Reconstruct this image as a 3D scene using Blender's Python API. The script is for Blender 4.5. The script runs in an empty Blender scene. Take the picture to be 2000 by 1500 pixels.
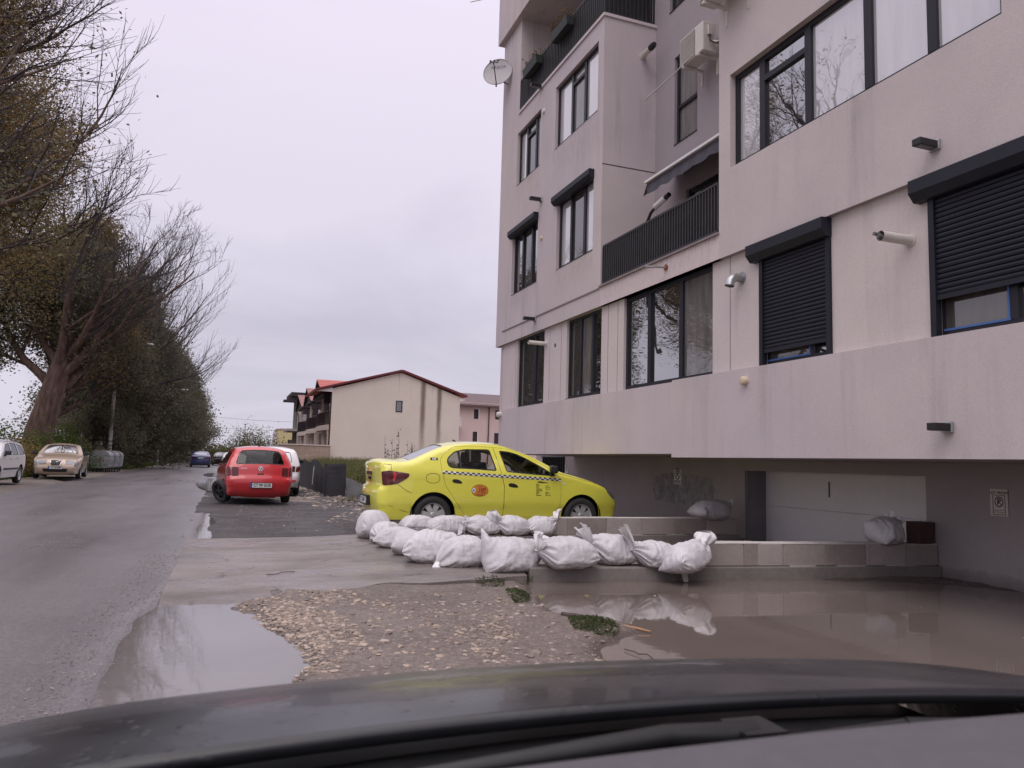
import bpy, bmesh, math, random
import numpy as np
from mathutils import Vector, Matrix, geometry, noise

random.seed(7)
rng = np.random.default_rng(7)
scene = bpy.context.scene
COL = scene.collection
R = math.radians
EYE = 1.25
FPX = 1490.0
# camera axes in world space (rows: world X, Y, Z; columns: camera right, up, back)
CAM = Matrix(((0.93632530, -0.06290687, -0.34545282),
              (-0.34994789, -0.08639143, -0.93277703),
              (0.02883392, 0.99427323, -0.10290461)))

def spot(px, py, z=0.0):
    """place on the level z seen at a pixel of the photograph"""
    d = CAM @ Vector((px - 1000, 750 - py, -FPX))
    k = (z - EYE) / d.z
    return Vector((d.x * k, d.y * k, z))

# ------------------------------------------------------------------ objects
def tag(o, label=None, cat=None, group=None, kind=None):
    if label: o['label'] = label
    if cat: o['category'] = cat
    if group: o['group'] = group
    if kind: o['kind'] = kind
    return o

def empty(name, loc=(0, 0, 0), rz=0.0, label=None, cat=None, group=None):
    o = bpy.data.objects.new(name, None)
    o.empty_display_size = 0.2
    COL.objects.link(o)
    o.location = loc
    o.rotation_euler = (0, 0, rz)
    return tag(o, label, cat, group)

def copy_tree(o, parent=None):
    c = o.copy()
    COL.objects.link(c)
    if parent: c.parent = parent
    for ch in list(o.children):
        copy_tree(ch, c)
    return c

class MB:
    """collects shapes and links them as ONE mesh object"""
    def __init__(s):
        s.v = []; s.f = []; s.m = []; s.sm = []
    def add(s, vs, fs, mi=0, smooth=False):
        b = len(s.v)
        s.v.extend([tuple(v) for v in vs])
        for f in fs:
            s.f.append(tuple(i + b for i in f)); s.m.append(mi); s.sm.append(smooth)
        return s
    def box(s, x0, x1, y0, y1, z0, z1, mi=0):
        vs = [(x, y, z) for x in (x0, x1) for y in (y0, y1) for z in (z0, z1)]
        return s.add(vs, [(0, 1, 3, 2), (4, 6, 7, 5), (0, 4, 5, 1), (2, 3, 7, 6), (0, 2, 6, 4), (1, 5, 7, 3)], mi)
    def obox(s, c, ax, ay, az, mi=0):
        c = Vector(c); ax = Vector(ax); ay = Vector(ay); az = Vector(az)
        vs = [c + ax * i + ay * j + az * k for i in (-1, 1) for j in (-1, 1) for k in (-1, 1)]
        return s.add(vs, [(0, 1, 3, 2), (4, 6, 7, 5), (0, 4, 5, 1), (2, 3, 7, 6), (0, 2, 6, 4), (1, 5, 7, 3)], mi)
    def quad(s, a, b, c, d, mi=0):
        return s.add([a, b, c, d], [(0, 1, 2, 3)], mi)
    def tube(s, pts, rad, n=8, mi=0, caps=True, smooth=True):
        pts = [Vector(p) for p in pts]
        if not hasattr(rad, '__len__'): rad = [rad] * len(pts)
        vs = []; N = len(pts)
        t0 = (pts[1] - pts[0]).normalized()
        up = Vector((0, 0, 1)) if abs(t0.z) < .9 else Vector((1, 0, 0))
        u = t0.cross(up).normalized()
        for i, p in enumerate(pts):
            t = (pts[min(i + 1, N - 1)] - pts[max(i - 1, 0)]).normalized()
            u = (u - t * u.dot(t))
            if u.length < 1e-5: u = t.orthogonal()
            u.normalize(); w = t.cross(u)
            for k in range(n):
                a = 2 * math.pi * k / n
                vs.append(p + (u * math.cos(a) + w * math.sin(a)) * rad[i])
        fs = [(i * n + k, i * n + (k + 1) % n, (i + 1) * n + (k + 1) % n, (i + 1) * n + k) for i in range(N - 1) for k in range(n)]
        s.add(vs, fs, mi, smooth)
        if caps:
            s.add(vs[:n], [tuple(range(n - 1, -1, -1))], mi); s.add(vs[-n:], [tuple(range(n))], mi)
        return s
    def lathe(s, prof, c=(0, 0, 0), axis='z', n=24, mi=0, smooth=True):
        """prof: list of (radius, height) spun about an axis through c"""
        vs = []
        for r, h in prof:
            for k in range(n):
                a = 2 * math.pi * k / n
                p = (r * math.cos(a), r * math.sin(a), h)
                if axis == 'y': p = (p[0], p[2], p[1])
                if axis == 'x': p = (p[2], p[0], p[1])
                vs.append((p[0] + c[0], p[1] + c[1], p[2] + c[2]))
        fs = [(i * n + k, i * n + (k + 1) % n, (i + 1) * n + (k + 1) % n, (i + 1) * n + k) for i in range(len(prof) - 1) for k in range(n)]
        return s.add(vs, fs, mi, smooth)
    def prism(s, poly, axis, a, b, mi=0):
        """2D polygon extruded along an axis from a to b"""
        n = len(poly)
        def P(p, h):
            if axis == 'y': return (p[0], h, p[1])
            if axis == 'x': return (h, p[0], p[1])
            return (p[0], p[1], h)
        vs = [P(p, a) for p in poly] + [P(p, b) for p in poly]
        fs = [(i, (i + 1) % n, n + (i + 1) % n, n + i) for i in range(n)]
        s.add(vs, fs, mi)
        s.add(vs[:n], [tuple(range(n - 1, -1, -1))], mi); s.add(vs[n:], [tuple(range(n))], mi)
        return s
    def build(s, name, mats, parent=None, bevel=0, weld=0, loc=None, flip=False):
        me = bpy.data.meshes.new(name)
        me.from_pydata(s.v, [], s.f)
        if not isinstance(mats, (list, tuple)): mats = [mats]
        for m in mats: me.materials.append(m)
        me.polygons.foreach_set('material_index', s.m)
        me.polygons.foreach_set('use_smooth', s.sm)
        if weld or flip is None or flip:
            bm = bmesh.new(); bm.from_mesh(me)
            if weld: bmesh.ops.remove_doubles(bm, verts=bm.verts, dist=weld)
            bmesh.ops.recalc_face_normals(bm, faces=bm.faces)
            bm.to_mesh(me); bm.free()
        me.update()
        o = bpy.data.objects.new(name, me)
        COL.objects.link(o)
        if loc: o.location = loc
        if parent: o.parent = parent
        if bevel:
            md = o.modifiers.new('bevel', 'BEVEL'); md.width = bevel; md.segments = 2; md.limit_method = 'ANGLE'; md.angle_limit = R(40)
        return o

def text_mesh(txt, size=1.0, bold=0.0, squeeze=1.0):
    """outline letters as flat 2D triangles, centred: list of (x, y), faces"""
    cu = bpy.data.curves.new('t', 'FONT'); cu.body = txt; cu.size = size
    cu.align_x = 'CENTER'; cu.align_y = 'CENTER'; cu.offset = bold; cu.resolution_u = 2
    o = bpy.data.objects.new('t', cu); COL.objects.link(o)
    dg = bpy.context.evaluated_depsgraph_get()
    me = bpy.data.meshes.new_from_object(o.evaluated_get(dg))
    vs = [(v.co.x * squeeze, v.co.y) for v in me.vertices]; fs = [tuple(p.vertices) for p in me.polygons]
    bpy.data.objects.remove(o); bpy.data.curves.remove(cu); bpy.data.meshes.remove(me)
    return vs, fs

# ---------------------------------------------------------------- materials
class NT:
    def __init__(s, name):
        s.m = bpy.data.materials.new(name); s.m.use_nodes = True
        s.t = s.m.node_tree; s.t.nodes.clear()
        s.out = s.n('ShaderNodeOutputMaterial')
    def n(s, typ, **kw):
        nd = s.t.nodes.new(typ)
        for k, v in kw.items():
            if k in nd.inputs.keys(): nd.inputs[k].default_value = v
            else: setattr(nd, k, v)
        return nd
    def l(s, a, b): s.t.links.new(a, b)
    def coord(s, kind='Object', scale=(1, 1, 1), rnd=False):
        tc = s.n('ShaderNodeTexCoord'); mp = s.n('ShaderNodeMapping'); mp.inputs['Scale'].default_value = scale
        s.l(tc.outputs[kind], mp.inputs['Vector'])
        if rnd:
            oi = s.n('ShaderNodeObjectInfo'); ml = s.n('ShaderNodeMath', operation='MULTIPLY'); ml.inputs[1].default_value = 37.0
            s.l(oi.outputs['Random'], ml.inputs[0]); s.l(ml.outputs[0], mp.inputs['Location'])
        return mp.outputs[0]
    def noise(s, vec, scale, detail=4, rough=.55, dist=0.0):
        nd = s.n('ShaderNodeTexNoise'); nd.inputs['Scale'].default_value = scale; nd.inputs['Detail'].default_value = detail
        nd.inputs['Roughness'].default_value = rough; nd.inputs['Distortion'].default_value = dist
        s.l(vec, nd.inputs['Vector']); return nd.outputs['Fac']
    def ramp(s, fac, stops):
        nd = s.n('ShaderNodeValToRGB'); cr = nd.color_ramp
        while len(cr.elements) < len(stops): cr.elements.new(.5)
        for e, (p, c) in zip(cr.elements, stops):
            e.position = p; e.color = (c[0], c[1], c[2], 1) if hasattr(c, '__len__') else (c, c, c, 1)
        s.l(fac, nd.inputs[0]); return nd.outputs[0]
    def mix(s, fac, a, b, mode='MIX'):
        nd = s.n('ShaderNodeMix', data_type='RGBA', blend_type=mode)
        for sock, v in ((nd.inputs[0], fac), (nd.inputs[6], a), (nd.inputs[7], b)):
            if hasattr(v, 'is_linked'): s.l(v, sock)
            elif hasattr(v, '__len__'): sock.default_value = (v[0], v[1], v[2], 1)
            else: sock.default_value = v
        return nd.outputs[2]
    def math(s, op, a, b=0.0):
        nd = s.n('ShaderNodeMath', operation=op)
        for sock, v in ((nd.inputs[0], a), (nd.inputs[1], b)):
            if hasattr(v, 'is_linked'): s.l(v, sock)
            else: sock.default_value = v
        return nd.outputs[0]
    def bump(s, h, strength=.3, dist=.01, normal=None):
        nd = s.n('ShaderNodeBump'); nd.inputs['Strength'].default_value = strength; nd.inputs['Distance'].default_value = dist
        s.l(h, nd.inputs['Height'])
        if normal: s.l(normal, nd.inputs['Normal'])
        return nd.outputs[0]
    def bsdf(s, col, rough=.6, metal=0.0, spec=.5, normal=None, coat=0.0, sheen=0.0):
        b = s.n('ShaderNodeBsdfPrincipled')
        for k, v in (('Base Color', col), ('Roughness', rough), ('Metallic', metal), ('Specular IOR Level', spec), ('Coat Weight', coat)):
            if hasattr(v, 'is_linked'): s.l(v, b.inputs[k])
            elif hasattr(v, '__len__'): b.inputs[k].default_value = (v[0], v[1], v[2], 1)
            else: b.inputs[k].default_value = v
        b.inputs['Coat Roughness'].default_value = .05
        if normal: s.l(normal, b.inputs['Normal'])
        s.b = b
        s.l(b.outputs[0], s.out.inputs[0])
        return s.m

def plain(name, col, rough=.55, metal=0.0, var=.18, scale=3.0, bump=0.0, bscale=80.0, spec=.5, coat=0.0, rnd=True):
    """one material with mild dirt and fine grain"""
    t = NT(name); v = t.coord(rnd=rnd)
    n1 = t.noise(v, scale, 5); n2 = t.noise(v, scale * 9, 3)
    lo = [c * (1 - var) for c in col]; hi = [min(1, c * (1 + var)) for c in col]
    c = t.ramp(n1, [(.3, lo), (.7, hi)])
    c = t.mix(.35, c, t.ramp(n2, [(.35, lo), (.65, hi)]))
    rg = t.math('ADD', t.math('MULTIPLY', n1, .2), rough - .1)
    nm = t.bump(t.noise(v, bscale, 2), bump, .004) if bump else None
    return t.bsdf(c, rg, metal, spec, nm, coat)

def stucco(name, col, var=.07, stain=.16, grain=.5):
    t = NT(name); v = t.coord()
    lo = [c * (1 - var) for c in col]; hi = [c * (1 + var) for c in col]
    hue = t.noise(v, .22, 3)
    c = t.mix(t.ramp(hue, [(.4, 0.0), (.6, 1.0)]), t.ramp(t.noise(v, .55, 6, .6), [(.3, lo), (.7, hi)]), t.ramp(t.noise(v, .8, 6, .6), [(.3, [lo[0] * .98, lo[1] * .99, lo[2] * 1.08]), (.7, [hi[0] * .96, hi[1] * .95, hi[2] * 1.02])]))
    streak = t.noise(t.coord(scale=(2.2, 2.2, .16)), 1.6, 6, .65)
    big = t.noise(v, .35, 3)
    m = t.math('MULTIPLY', t.ramp(streak, [(.52, 0.0), (.74, 1.0)]), t.ramp(big, [(.42, 0.0), (.62, 1.0)]))
    c = t.mix(t.math('MULTIPLY', m, stain * 2.2), c, [x * .55 for x in col])
    fine = t.noise(v, 55, 3, .7)
    c = t.mix(.22, c, t.ramp(fine, [(.35, [x * .72 for x in col]), (.65, [min(1, x * 1.18) for x in col])]))
    nm = t.bump(t.noise(v, 90, 3, .7), grain, .006)
    nm = t.bump(t.noise(v, 2.2, 3), .12, .03, nm)
    return t.bsdf(c, .88, 0, .25, nm)

def paint(name, col, rough=.32, metal=0.0, dirt=.35, dirtcol=(.16, .135, .115)):
    """car paint: base, clear coat, road film towards the sills"""
    t = NT(name); v = t.coord()
    sp = t.n('ShaderNodeSeparateXYZ'); tc = t.n('ShaderNodeTexCoord'); t.l(tc.outputs['Object'], sp.inputs[0])
    h = t.ramp(sp.outputs['Z'], [(0.12, 1.0), (.62, 0.0)])
    d = t.math('MULTIPLY', t.math('MULTIPLY', h, t.ramp(t.noise(v, 3.5, 6, .65), [(.3, .25), (.75, 1.0)])), dirt)
    c = t.mix(t.math('ADD', d, .02), col, dirtcol)
    spk = t.ramp(t.noise(v, 60, 2, .5), [(.66, 0.0), (.72, 1.0)])
    c = t.mix(t.math('MULTIPLY', spk, .10), c, dirtcol)
    rg = t.math('ADD', t.math('MULTIPLY', t.noise(v, 7, 4), .16), rough - .08)
    rg = t.math('ADD', rg, t.math('MULTIPLY', d, .5))
    nm = t.bump(t.noise(v, 2.2, 2), .03, .015)
    m = t.bsdf(c, t.math('ADD', rg, .12), metal, .5, nm, 1.0); t.b.inputs['Coat Roughness'].default_value = .035; return m

def glass_clear(name, tint=(.55, .58, .58), spec=1.0, rough=.02):
    """car glass: tinted see-through film plus mirror reflection"""
    t = NT(name)
    tr = t.n('ShaderNodeBsdfTransparent'); tr.inputs[0].default_value = (*tint, 1)
    gl = t.n('ShaderNodeBsdfGlossy'); gl.inputs['Roughness'].default_value = rough
    fr = t.n('ShaderNodeFresnel'); fr.inputs[0].default_value = 1.5
    f = t.math('MULTIPLY', fr.outputs[0], spec)
    mx = t.n('ShaderNodeMixShader'); t.l(f, mx.inputs[0]); t.l(tr.outputs[0], mx.inputs[1]); t.l(gl.outputs[0], mx.inputs[2])
    t.l(mx.outputs[0], t.out.inputs[0])
    return t.m

def glass_pane(name, back, refl=.35, wob=.02, var=.3):
    """window pane in a wall: what stands behind it (curtain, dark room) under a mirror-like coat"""
    t = NT(name); v = t.coord(rnd=True)
    c = t.ramp(t.noise(t.coord(scale=(1, 6, .7), rnd=True), 1.3, 3), [(.3, [x * (1 - var) for x in back]), (.7, [x * (1 + var) for x in back])])
    d = t.n('ShaderNodeBsdfDiffuse'); t.l(c, d.inputs[0])
    g = t.n('ShaderNodeBsdfGlossy'); g.inputs['Roughness'].default_value = .015
    nm = t.bump(t.noise(v, 1.4, 2), wob, .1); t.l(nm, g.inputs['Normal'])
    lw = t.n('ShaderNodeFresnel'); lw.inputs[0].default_value = 1.55
    f = t.math('MINIMUM', t.math('ADD', lw.outputs[0], refl), 1.0)
    mx = t.n('ShaderNodeMixShader'); t.l(f, mx.inputs[0]); t.l(d.outputs[0], mx.inputs[1]); t.l(g.outputs[0], mx.inputs[2])
    t.l(mx.outputs[0], t.out.inputs[0])
    return t.m

def leafy(name, cols, scale=.5, trans=.35):
    t = NT(name); v = t.coord(rnd=True)
    n = t.noise(v, scale, 3); n2 = t.noise(v, scale * 14, 2)
    k = len(cols)
    c = t.ramp(t.math('ADD', t.math('MULTIPLY', n, .6), t.math('MULTIPLY', n2, .4)), [(.34 + .32 * i / (k - 1), cols[i]) for i in range(k)])
    d = t.n('ShaderNodeBsdfDiffuse'); t.l(c, d.inputs[0])
    tl = t.n('ShaderNodeBsdfTranslucent'); t.l(c, tl.inputs[0])
    mx = t.n('ShaderNodeMixShader'); mx.inputs[0].default_value = trans
    t.l(d.outputs[0], mx.inputs[1]); t.l(tl.outputs[0], mx.inputs[2]); t.l(mx.outputs[0], t.out.inputs[0])
    return t.m

M = {}
M['wall'] = stucco('stucco_pinkish', (.545, .483, .472), .11, .34)
M['wall_lt'] = stucco('stucco_light', (.60, .535, .51), .08, .25)
M['wall_dk'] = stucco('stucco_dark', (.46, .405, .395), .06, .08)
def base_wall():
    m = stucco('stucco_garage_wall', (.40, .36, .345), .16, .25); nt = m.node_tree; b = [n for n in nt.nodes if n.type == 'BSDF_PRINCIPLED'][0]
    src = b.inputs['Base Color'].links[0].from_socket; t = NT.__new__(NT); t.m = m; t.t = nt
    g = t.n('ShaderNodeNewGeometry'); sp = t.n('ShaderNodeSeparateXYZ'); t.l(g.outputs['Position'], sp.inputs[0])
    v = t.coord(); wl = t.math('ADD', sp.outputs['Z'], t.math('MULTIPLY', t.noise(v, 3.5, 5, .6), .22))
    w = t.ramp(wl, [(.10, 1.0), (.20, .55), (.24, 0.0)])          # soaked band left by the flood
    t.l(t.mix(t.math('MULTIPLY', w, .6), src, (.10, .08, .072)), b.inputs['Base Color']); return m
M['base'] = base_wall()
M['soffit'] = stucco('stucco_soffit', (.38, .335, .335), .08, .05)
M['cream'] = stucco('stucco_cream', (.60, .515, .455), .04, .05)
M['pink'] = stucco('stucco_pale_pink', (.62, .47, .42), .03, .02)
M['yellow'] = stucco('stucco_yellow', (.62, .53, .27), .03, .02)
M['frame'] = plain('anthracite_frame', (.018, .018, .024), .42, var=.15, spec=.3)
M['frame_lt'] = plain('grey_metal', (.12, .12, .125), .4)
M['rail'] = plain('railing_paint', (.040, .039, .043), .5, var=.25, spec=.3)
M['shutter'] = plain('shutter_slats', (.015, .016, .024), .48, var=.2, spec=.3)
M['black'] = plain('black_plastic', (.012, .012, .013), .45, var=.3)
M['rubber'] = plain('tyre_rubber', (.022, .021, .021), .75, var=.35, scale=9, bump=.2)
M['white'] = plain('white_plastic', (.74, .73, .72), .4, var=.06)
M['offwhite'] = plain('aged_white', (.60, .56, .52), .5, var=.12, scale=6)
M['steel'] = plain('galvanised_steel', (.42, .43, .44), .42, .75, var=.25, scale=5)
M['alloy'] = plain('silver_rim', (.50, .50, .50), .35, .5, var=.15)
M['rust'] = plain('rust', (.22, .08, .035), .8, var=.4, scale=20)
M['concrete'] = plain('concrete', (.33, .30, .285), .8, var=.2, scale=2.2, bump=.35, bscale=70)
M['conc_dk'] = plain('damp_concrete', (.205, .18, .168), .55, var=.25, scale=2.0, bump=.3, bscale=60)
M['glass'] = glass_pane('window_glass_mirror', (.03, .029, .03), .50)
M['glass_dk'] = glass_pane('window_glass_dark', (.06, .058, .055), .16)
M['glass_curtain'] = glass_pane('window_glass_net_curtain', (.16, .15, .145), .10)
M['glass_white'] = glass_pane('window_glass_white_film', (.58, .57, .58), .36, .03, .07)
M['glass_dusty'] = glass_pane('window_glass_dusty', (.10, .088, .08), .10)
M['curtain'] = plain('white_curtain', (.70, .68, .68), .9, var=.05)
M['carglass'] = glass_clear('car_glass', (.74, .77, .76), 1.2)
M['carglass_dk'] = glass_clear('car_glass_tinted', (.16, .17, .18), 1.3)
M['carglass_sky'] = glass_pane('car_glass_sloped', (.12, .12, .125), .42)
M['seat'] = plain('seat_cloth', (.03, .03, .033), .9, var=.2)
M['red_lens'] = plain('red_lens', (.085, .008, .010), .12, var=.25, coat=.6)
M['red_bright'] = plain('red_lens_bright', (.55, .03, .025), .12, var=.1, coat=.6)
M['lens'] = plain('headlight_lens', (.17, .17, .18), .08, .3, var=.3, coat=.7)
M['chrome'] = plain('chrome', (.62, .62, .63), .12, .95, var=.08)
M['plate'] = plain('number_plate', (.68, .67, .66), .4, var=.08)
M['plate_blue'] = plain('plate_band', (.03, .07, .32), .4)
M['ink'] = plain('black_print', (.012, .012, .012), .5)
M['ink_red'] = plain('red_print', (.30, .03, .02), .5)
M['orange'] = plain('orange_sticker', (.60, .24, .035), .4, var=.08)
M['check'] = plain('white_sticker', (.72, .72, .70), .4, var=.05)
M['yellow_paint'] = paint('taxi_yellow', (.78, .75, .085), .22, dirt=.16)
M['red_paint'] = paint('red_car_paint', (.50, .010, .016), .22, dirt=.25)
M['white_paint'] = paint('white_car_paint', (.70, .69, .69), .25, dirt=.35)
M['gold_paint'] = paint('beige_gold_car_paint', (.54, .42, .31), .28, .30, dirt=.4)
M['blue_paint'] = paint('dark_blue_car_paint', (.015, .030, .13), .22, .2, dirt=.25)
M['dark_paint'] = paint('black_car_paint', (.012, .012, .016), .14, dirt=.5)
# ================================================================ GROUND
def sdist(px, py, poly):
    """signed distance (positive inside) of points to a polygon"""
    P = np.array(poly, float); Q = np.roll(P, -1, 0)
    best = np.full(px.shape, 1e9); ins = np.zeros(px.shape, bool)
    for (ax, ay), (bx, by) in zip(P, Q):
        ex, ey = bx - ax, by - ay
        t = np.clip(((px - ax) * ex + (py - ay) * ey) / (ex * ex + ey * ey + 1e-12), 0, 1)
        best = np.minimum(best, (px - ax - t * ex) ** 2 + (py - ay - t * ey) ** 2)
        c = (ay > py) != (by > py)
        with np.errstate(divide='ignore', invalid='ignore'):
            ins ^= c & (px < (bx - ax) * (py - ay) / (by - ay + 1e-12) + ax)
    return np.where(ins, 1, -1) * np.sqrt(best)

_L = [rng.uniform(0, 1, (64, 64)) for _ in range(4)]
def vnoise(x, y, k=0):
    xi = np.floor(x).astype(int); yi = np.floor(y).astype(int); fx = x - xi; fy = y - yi
    fx = fx * fx * (3 - 2 * fx); fy = fy * fy * (3 - 2 * fy); T = _L[k % 4]
    g = lambda a, b: T[a % 64, b % 64]
    return (g(xi, yi) * (1 - fx) + g(xi + 1, yi) * fx) * (1 - fy) + (g(xi, yi + 1) * (1 - fx) + g(xi + 1, yi + 1) * fx) * fy
def fbm(x, y, f=1.0, o=4, k=0):
    s = 0; a = .5
    for i in range(o):
        s = s + a * vnoise(x * f + 17.3 * i, y * f + 5.1 * i, k + i); f *= 2.1; a *= .5
    return s - .47
def sstep(a, b, x):
    t = np.clip((x - a) / (b - a), 0, 1); return t * t * (3 - 2 * t)
def pix(poly, z=0): return [tuple(spot(x, y, z)[:2]) for x, y in poly]

WATER = -.024
puddle_poly = pix([(225, 1172), (360, 1162), (430, 1172), (500, 1200), (545, 1236), (582, 1268), (598, 1292), (575, 1335), (500, 1375), (400, 1430), (150, 1480), (60, 1400), (130, 1310), (200, 1232)])
pool_poly = pix([(1030, 1122), (1046, 1168), (1082, 1192), (1130, 1199), (1240, 1213), (1275, 1232), (1225, 1243), (1188, 1262), (1205, 1290), (1228, 1320), (1180, 1400)]) + [(2.4, 2.2), (9.2, 1.5), (9.2, 7.4)]

def grid_mesh(name, xs, ys, hf, mat, kind='structure'):
    X, Y = np.meshgrid(xs, ys, indexing='ij'); Z = hf(X, Y)
    nx, ny = X.shape
    v = np.stack([X, Y, Z], -1).reshape(-1, 3)
    i = np.arange(nx * ny).reshape(nx, ny)
    f = np.stack([i[:-1, :-1], i[1:, :-1], i[1:, 1:], i[:-1, 1:]], -1).reshape(-1, 4)
    me = bpy.data.meshes.new(name); me.from_pydata(v.tolist(), [], f.tolist()); me.materials.append(mat)
    me.polygons.foreach_set('use_smooth', [True] * len(f))
    o = bpy.data.objects.new(name, me); COL.objects.link(o); tag(o, kind=kind)
    return o

def ground_mat(name, base, light, dark, rough=.7, speck=.5, sc=1.0, wet=True, wetcol=.72):
    t = NT(name); v = t.coord()
    c = t.ramp(t.noise(v, .9 * sc, 7, .65), [(.32, dark), (.5, base), (.7, light)])
    vo = t.n('ShaderNodeTexVoronoi'); vo.inputs['Scale'].default_value = 42 * sc; t.l(v, vo.inputs['Vector'])
    hs = t.n('ShaderNodeSeparateColor'); t.l(vo.outputs['Color'], hs.inputs[0])
    c = t.mix(t.math('MULTIPLY', t.ramp(hs.outputs[0], [(.55, 0.0), (.95, 1.0)]), speck), c, [min(1, x * 1.7) for x in light])
    c = t.mix(t.math('MULTIPLY', t.ramp(hs.outputs[1], [(.6, 0.0), (.95, 1.0)]), speck), c, [x * .5 for x in dark])
    n3 = t.noise(v, 26 * sc, 4, .7)
    c = t.mix(.3, c, t.ramp(n3, [(.35, dark), (.65, light)]))
    rg = t.ramp(t.noise(v, 1.3 * sc, 5, .6), [(.35, rough - .28), (.62, rough)])
    if wet:
        sp = t.n('ShaderNodeSeparateXYZ'); gp = t.n('ShaderNodeNewGeometry'); t.l(gp.outputs['Position'], sp.inputs[0])
        w = t.ramp(t.math('ADD', t.math('MULTIPLY', sp.outputs['Z'], 8.0), t.math('MULTIPLY', n3, .12)), [(.0, 1.0), (.22, 0.0)])
        c = t.mix(w, c, [x * wetcol for x in base]); rg = t.mix(w, rg, (.22, .22, .22))
    nm = t.bump(vo.outputs['Distance'], .5, .012)
    nm = t.bump(n3, .5, .02, nm); nm = t.bump(t.noise(v, 5 * sc, 4), .35, .05, nm)
    return t.bsdf(c, rg, 0, .35, nm)

M['dirt'] = ground_mat('wet_dirt', (.150, .122, .107), (.21, .172, .150), (.095, .076, .067), .75, .45)
M['gravel'] = ground_mat('dark_gravel', (.050, .045, .046), (.085, .076, .075), (.024, .021, .022), .85, .6, .8, wet=False)
M['verge'] = ground_mat('verge_dirt', (.17, .14, .12), (.24, .20, .17), (.09, .075, .062), .85, .3, .5, wet=False)
def slab_mat():
    """old poured slab: silt film, dark damp patches, hairline cracks and wheel scuffs"""
    t = NT('worn_concrete_slab'); v = t.coord()
    c = t.ramp(t.noise(v, .8, 7, .65, .6), [(.30, (.105, .088, .080)), (.48, (.190, .162, .150)), (.70, (.265, .232, .220))])
    c = t.mix(t.ramp(t.noise(t.coord(scale=(.35, 1.6, 1)), 1.3, 6, .65, 1.0), [(.50, 0.0), (.68, .65)]), c, (.095, .078, .070))
    vo = t.n('ShaderNodeTexVoronoi'); vo.feature = 'DISTANCE_TO_EDGE'; vo.inputs['Scale'].default_value = .55
    wv = t.n('ShaderNodeVectorMath', operation='ADD'); nz = t.n('ShaderNodeTexNoise'); nz.inputs['Scale'].default_value = 2.6; nz.inputs['Detail'].default_value = 5; t.l(v, nz.inputs['Vector']); t.l(v, wv.inputs[0]); t.l(nz.outputs['Color'], wv.inputs[1]); t.l(wv.outputs[0], vo.inputs['Vector'])
    crk = t.math('MULTIPLY', t.ramp(vo.outputs['Distance'], [(.004, 1.0), (.016, 0.0)]), t.ramp(t.noise(v, 1.1, 3), [(.46, 0.0), (.56, 1.0)]))
    c = t.mix(t.math('MULTIPLY', crk, .85), c, (.040, .034, .030))
    pits = t.ramp(t.noise(t.coord(scale=(1, 2.2, 1)), 7, 5, .7), [(.64, 0.0), (.70, .8)]); c = t.mix(pits, c, (.062, .052, .047))
    fine = t.noise(v, 40, 4, .7); c = t.mix(.25, c, t.ramp(fine, [(.35, (.12, .10, .092)), (.65, (.29, .255, .24))]))
    rg = t.ramp(t.noise(t.coord(scale=(.5, 1.3, 1)), 1.1, 5, .6), [(.40, .20), (.58, .62)])
    nm = t.bump(fine, .4, .008); nm = t.bump(t.noise(v, 4, 5), .35, .03, nm); nm = t.bump(crk, -.6, .02, nm)
    return t.bsdf(c, rg, 0, .4, nm)
M['apron'] = slab_mat()

def asphalt():
    t = NT('wet_asphalt'); v = t.coord()
    lane = t.noise(t.coord(scale=(1.1, .035, 1)), 1.5, 4, .55)
    c = t.ramp(lane, [(.3, (.112, .100, .104)), (.52, (.140, .127, .130)), (.72, (.170, .155, .158))])
    c = t.mix(.45, c, t.ramp(t.noise(v, .7, 7, .65), [(.3, (.100, .090, .093)), (.7, (.172, .157, .160))]))
    vo = t.n('ShaderNodeTexVoronoi'); vo.inputs['Scale'].default_value = 75; t.l(v, vo.inputs['Vector'])
    hs = t.n('ShaderNodeSeparateColor'); t.l(vo.outputs['Color'], hs.inputs[0])
    c = t.mix(t.ramp(hs.outputs[0], [(.6, 0.0), (1.0, .35)]), c, (.25, .23, .23))
    c = t.mix(t.ramp(hs.outputs[1], [(.6, 0.0), (1.0, .4)]), c, (.05, .045, .046))
    wetn = t.noise(t.coord(scale=(1, .22, 1)), .55, 5, .6)
    rg = t.ramp(wetn, [(.36, .26), (.64, .52)])
    nm = t.bump(vo.outputs['Distance'], .30, .006); nm = t.bump(t.noise(v, 3, 4), .12, .03, nm)
    return t.bsdf(c, rg, 0, .45, nm)
M['asphalt'] = asphalt()

def water_mat(name, col, ripple=.06, sc=3.0):
    t = NT(name)
    nm = t.bump(t.noise(t.coord(scale=(1, 1.6, 1)), sc, 4, .55, .6), ripple, .03)
    nm = t.bump(t.noise(t.coord(), 14, 2), ripple * .25, .006, nm)
    c = t.ramp(t.noise(t.coord(), .8, 5), [(.3, [x * .88 for x in col]), (.7, [x * 1.1 for x in col])])
    m = t.bsdf(c, .035, 0, .5, nm); t.b.inputs['IOR'].default_value = 1.75
    return m
M['water'] = water_mat('muddy_water', (.172, .155, .152), .03)
M['water2'] = water_mat('muddy_pool_water', (.160, .130, .115), .03, 1.4)

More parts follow.
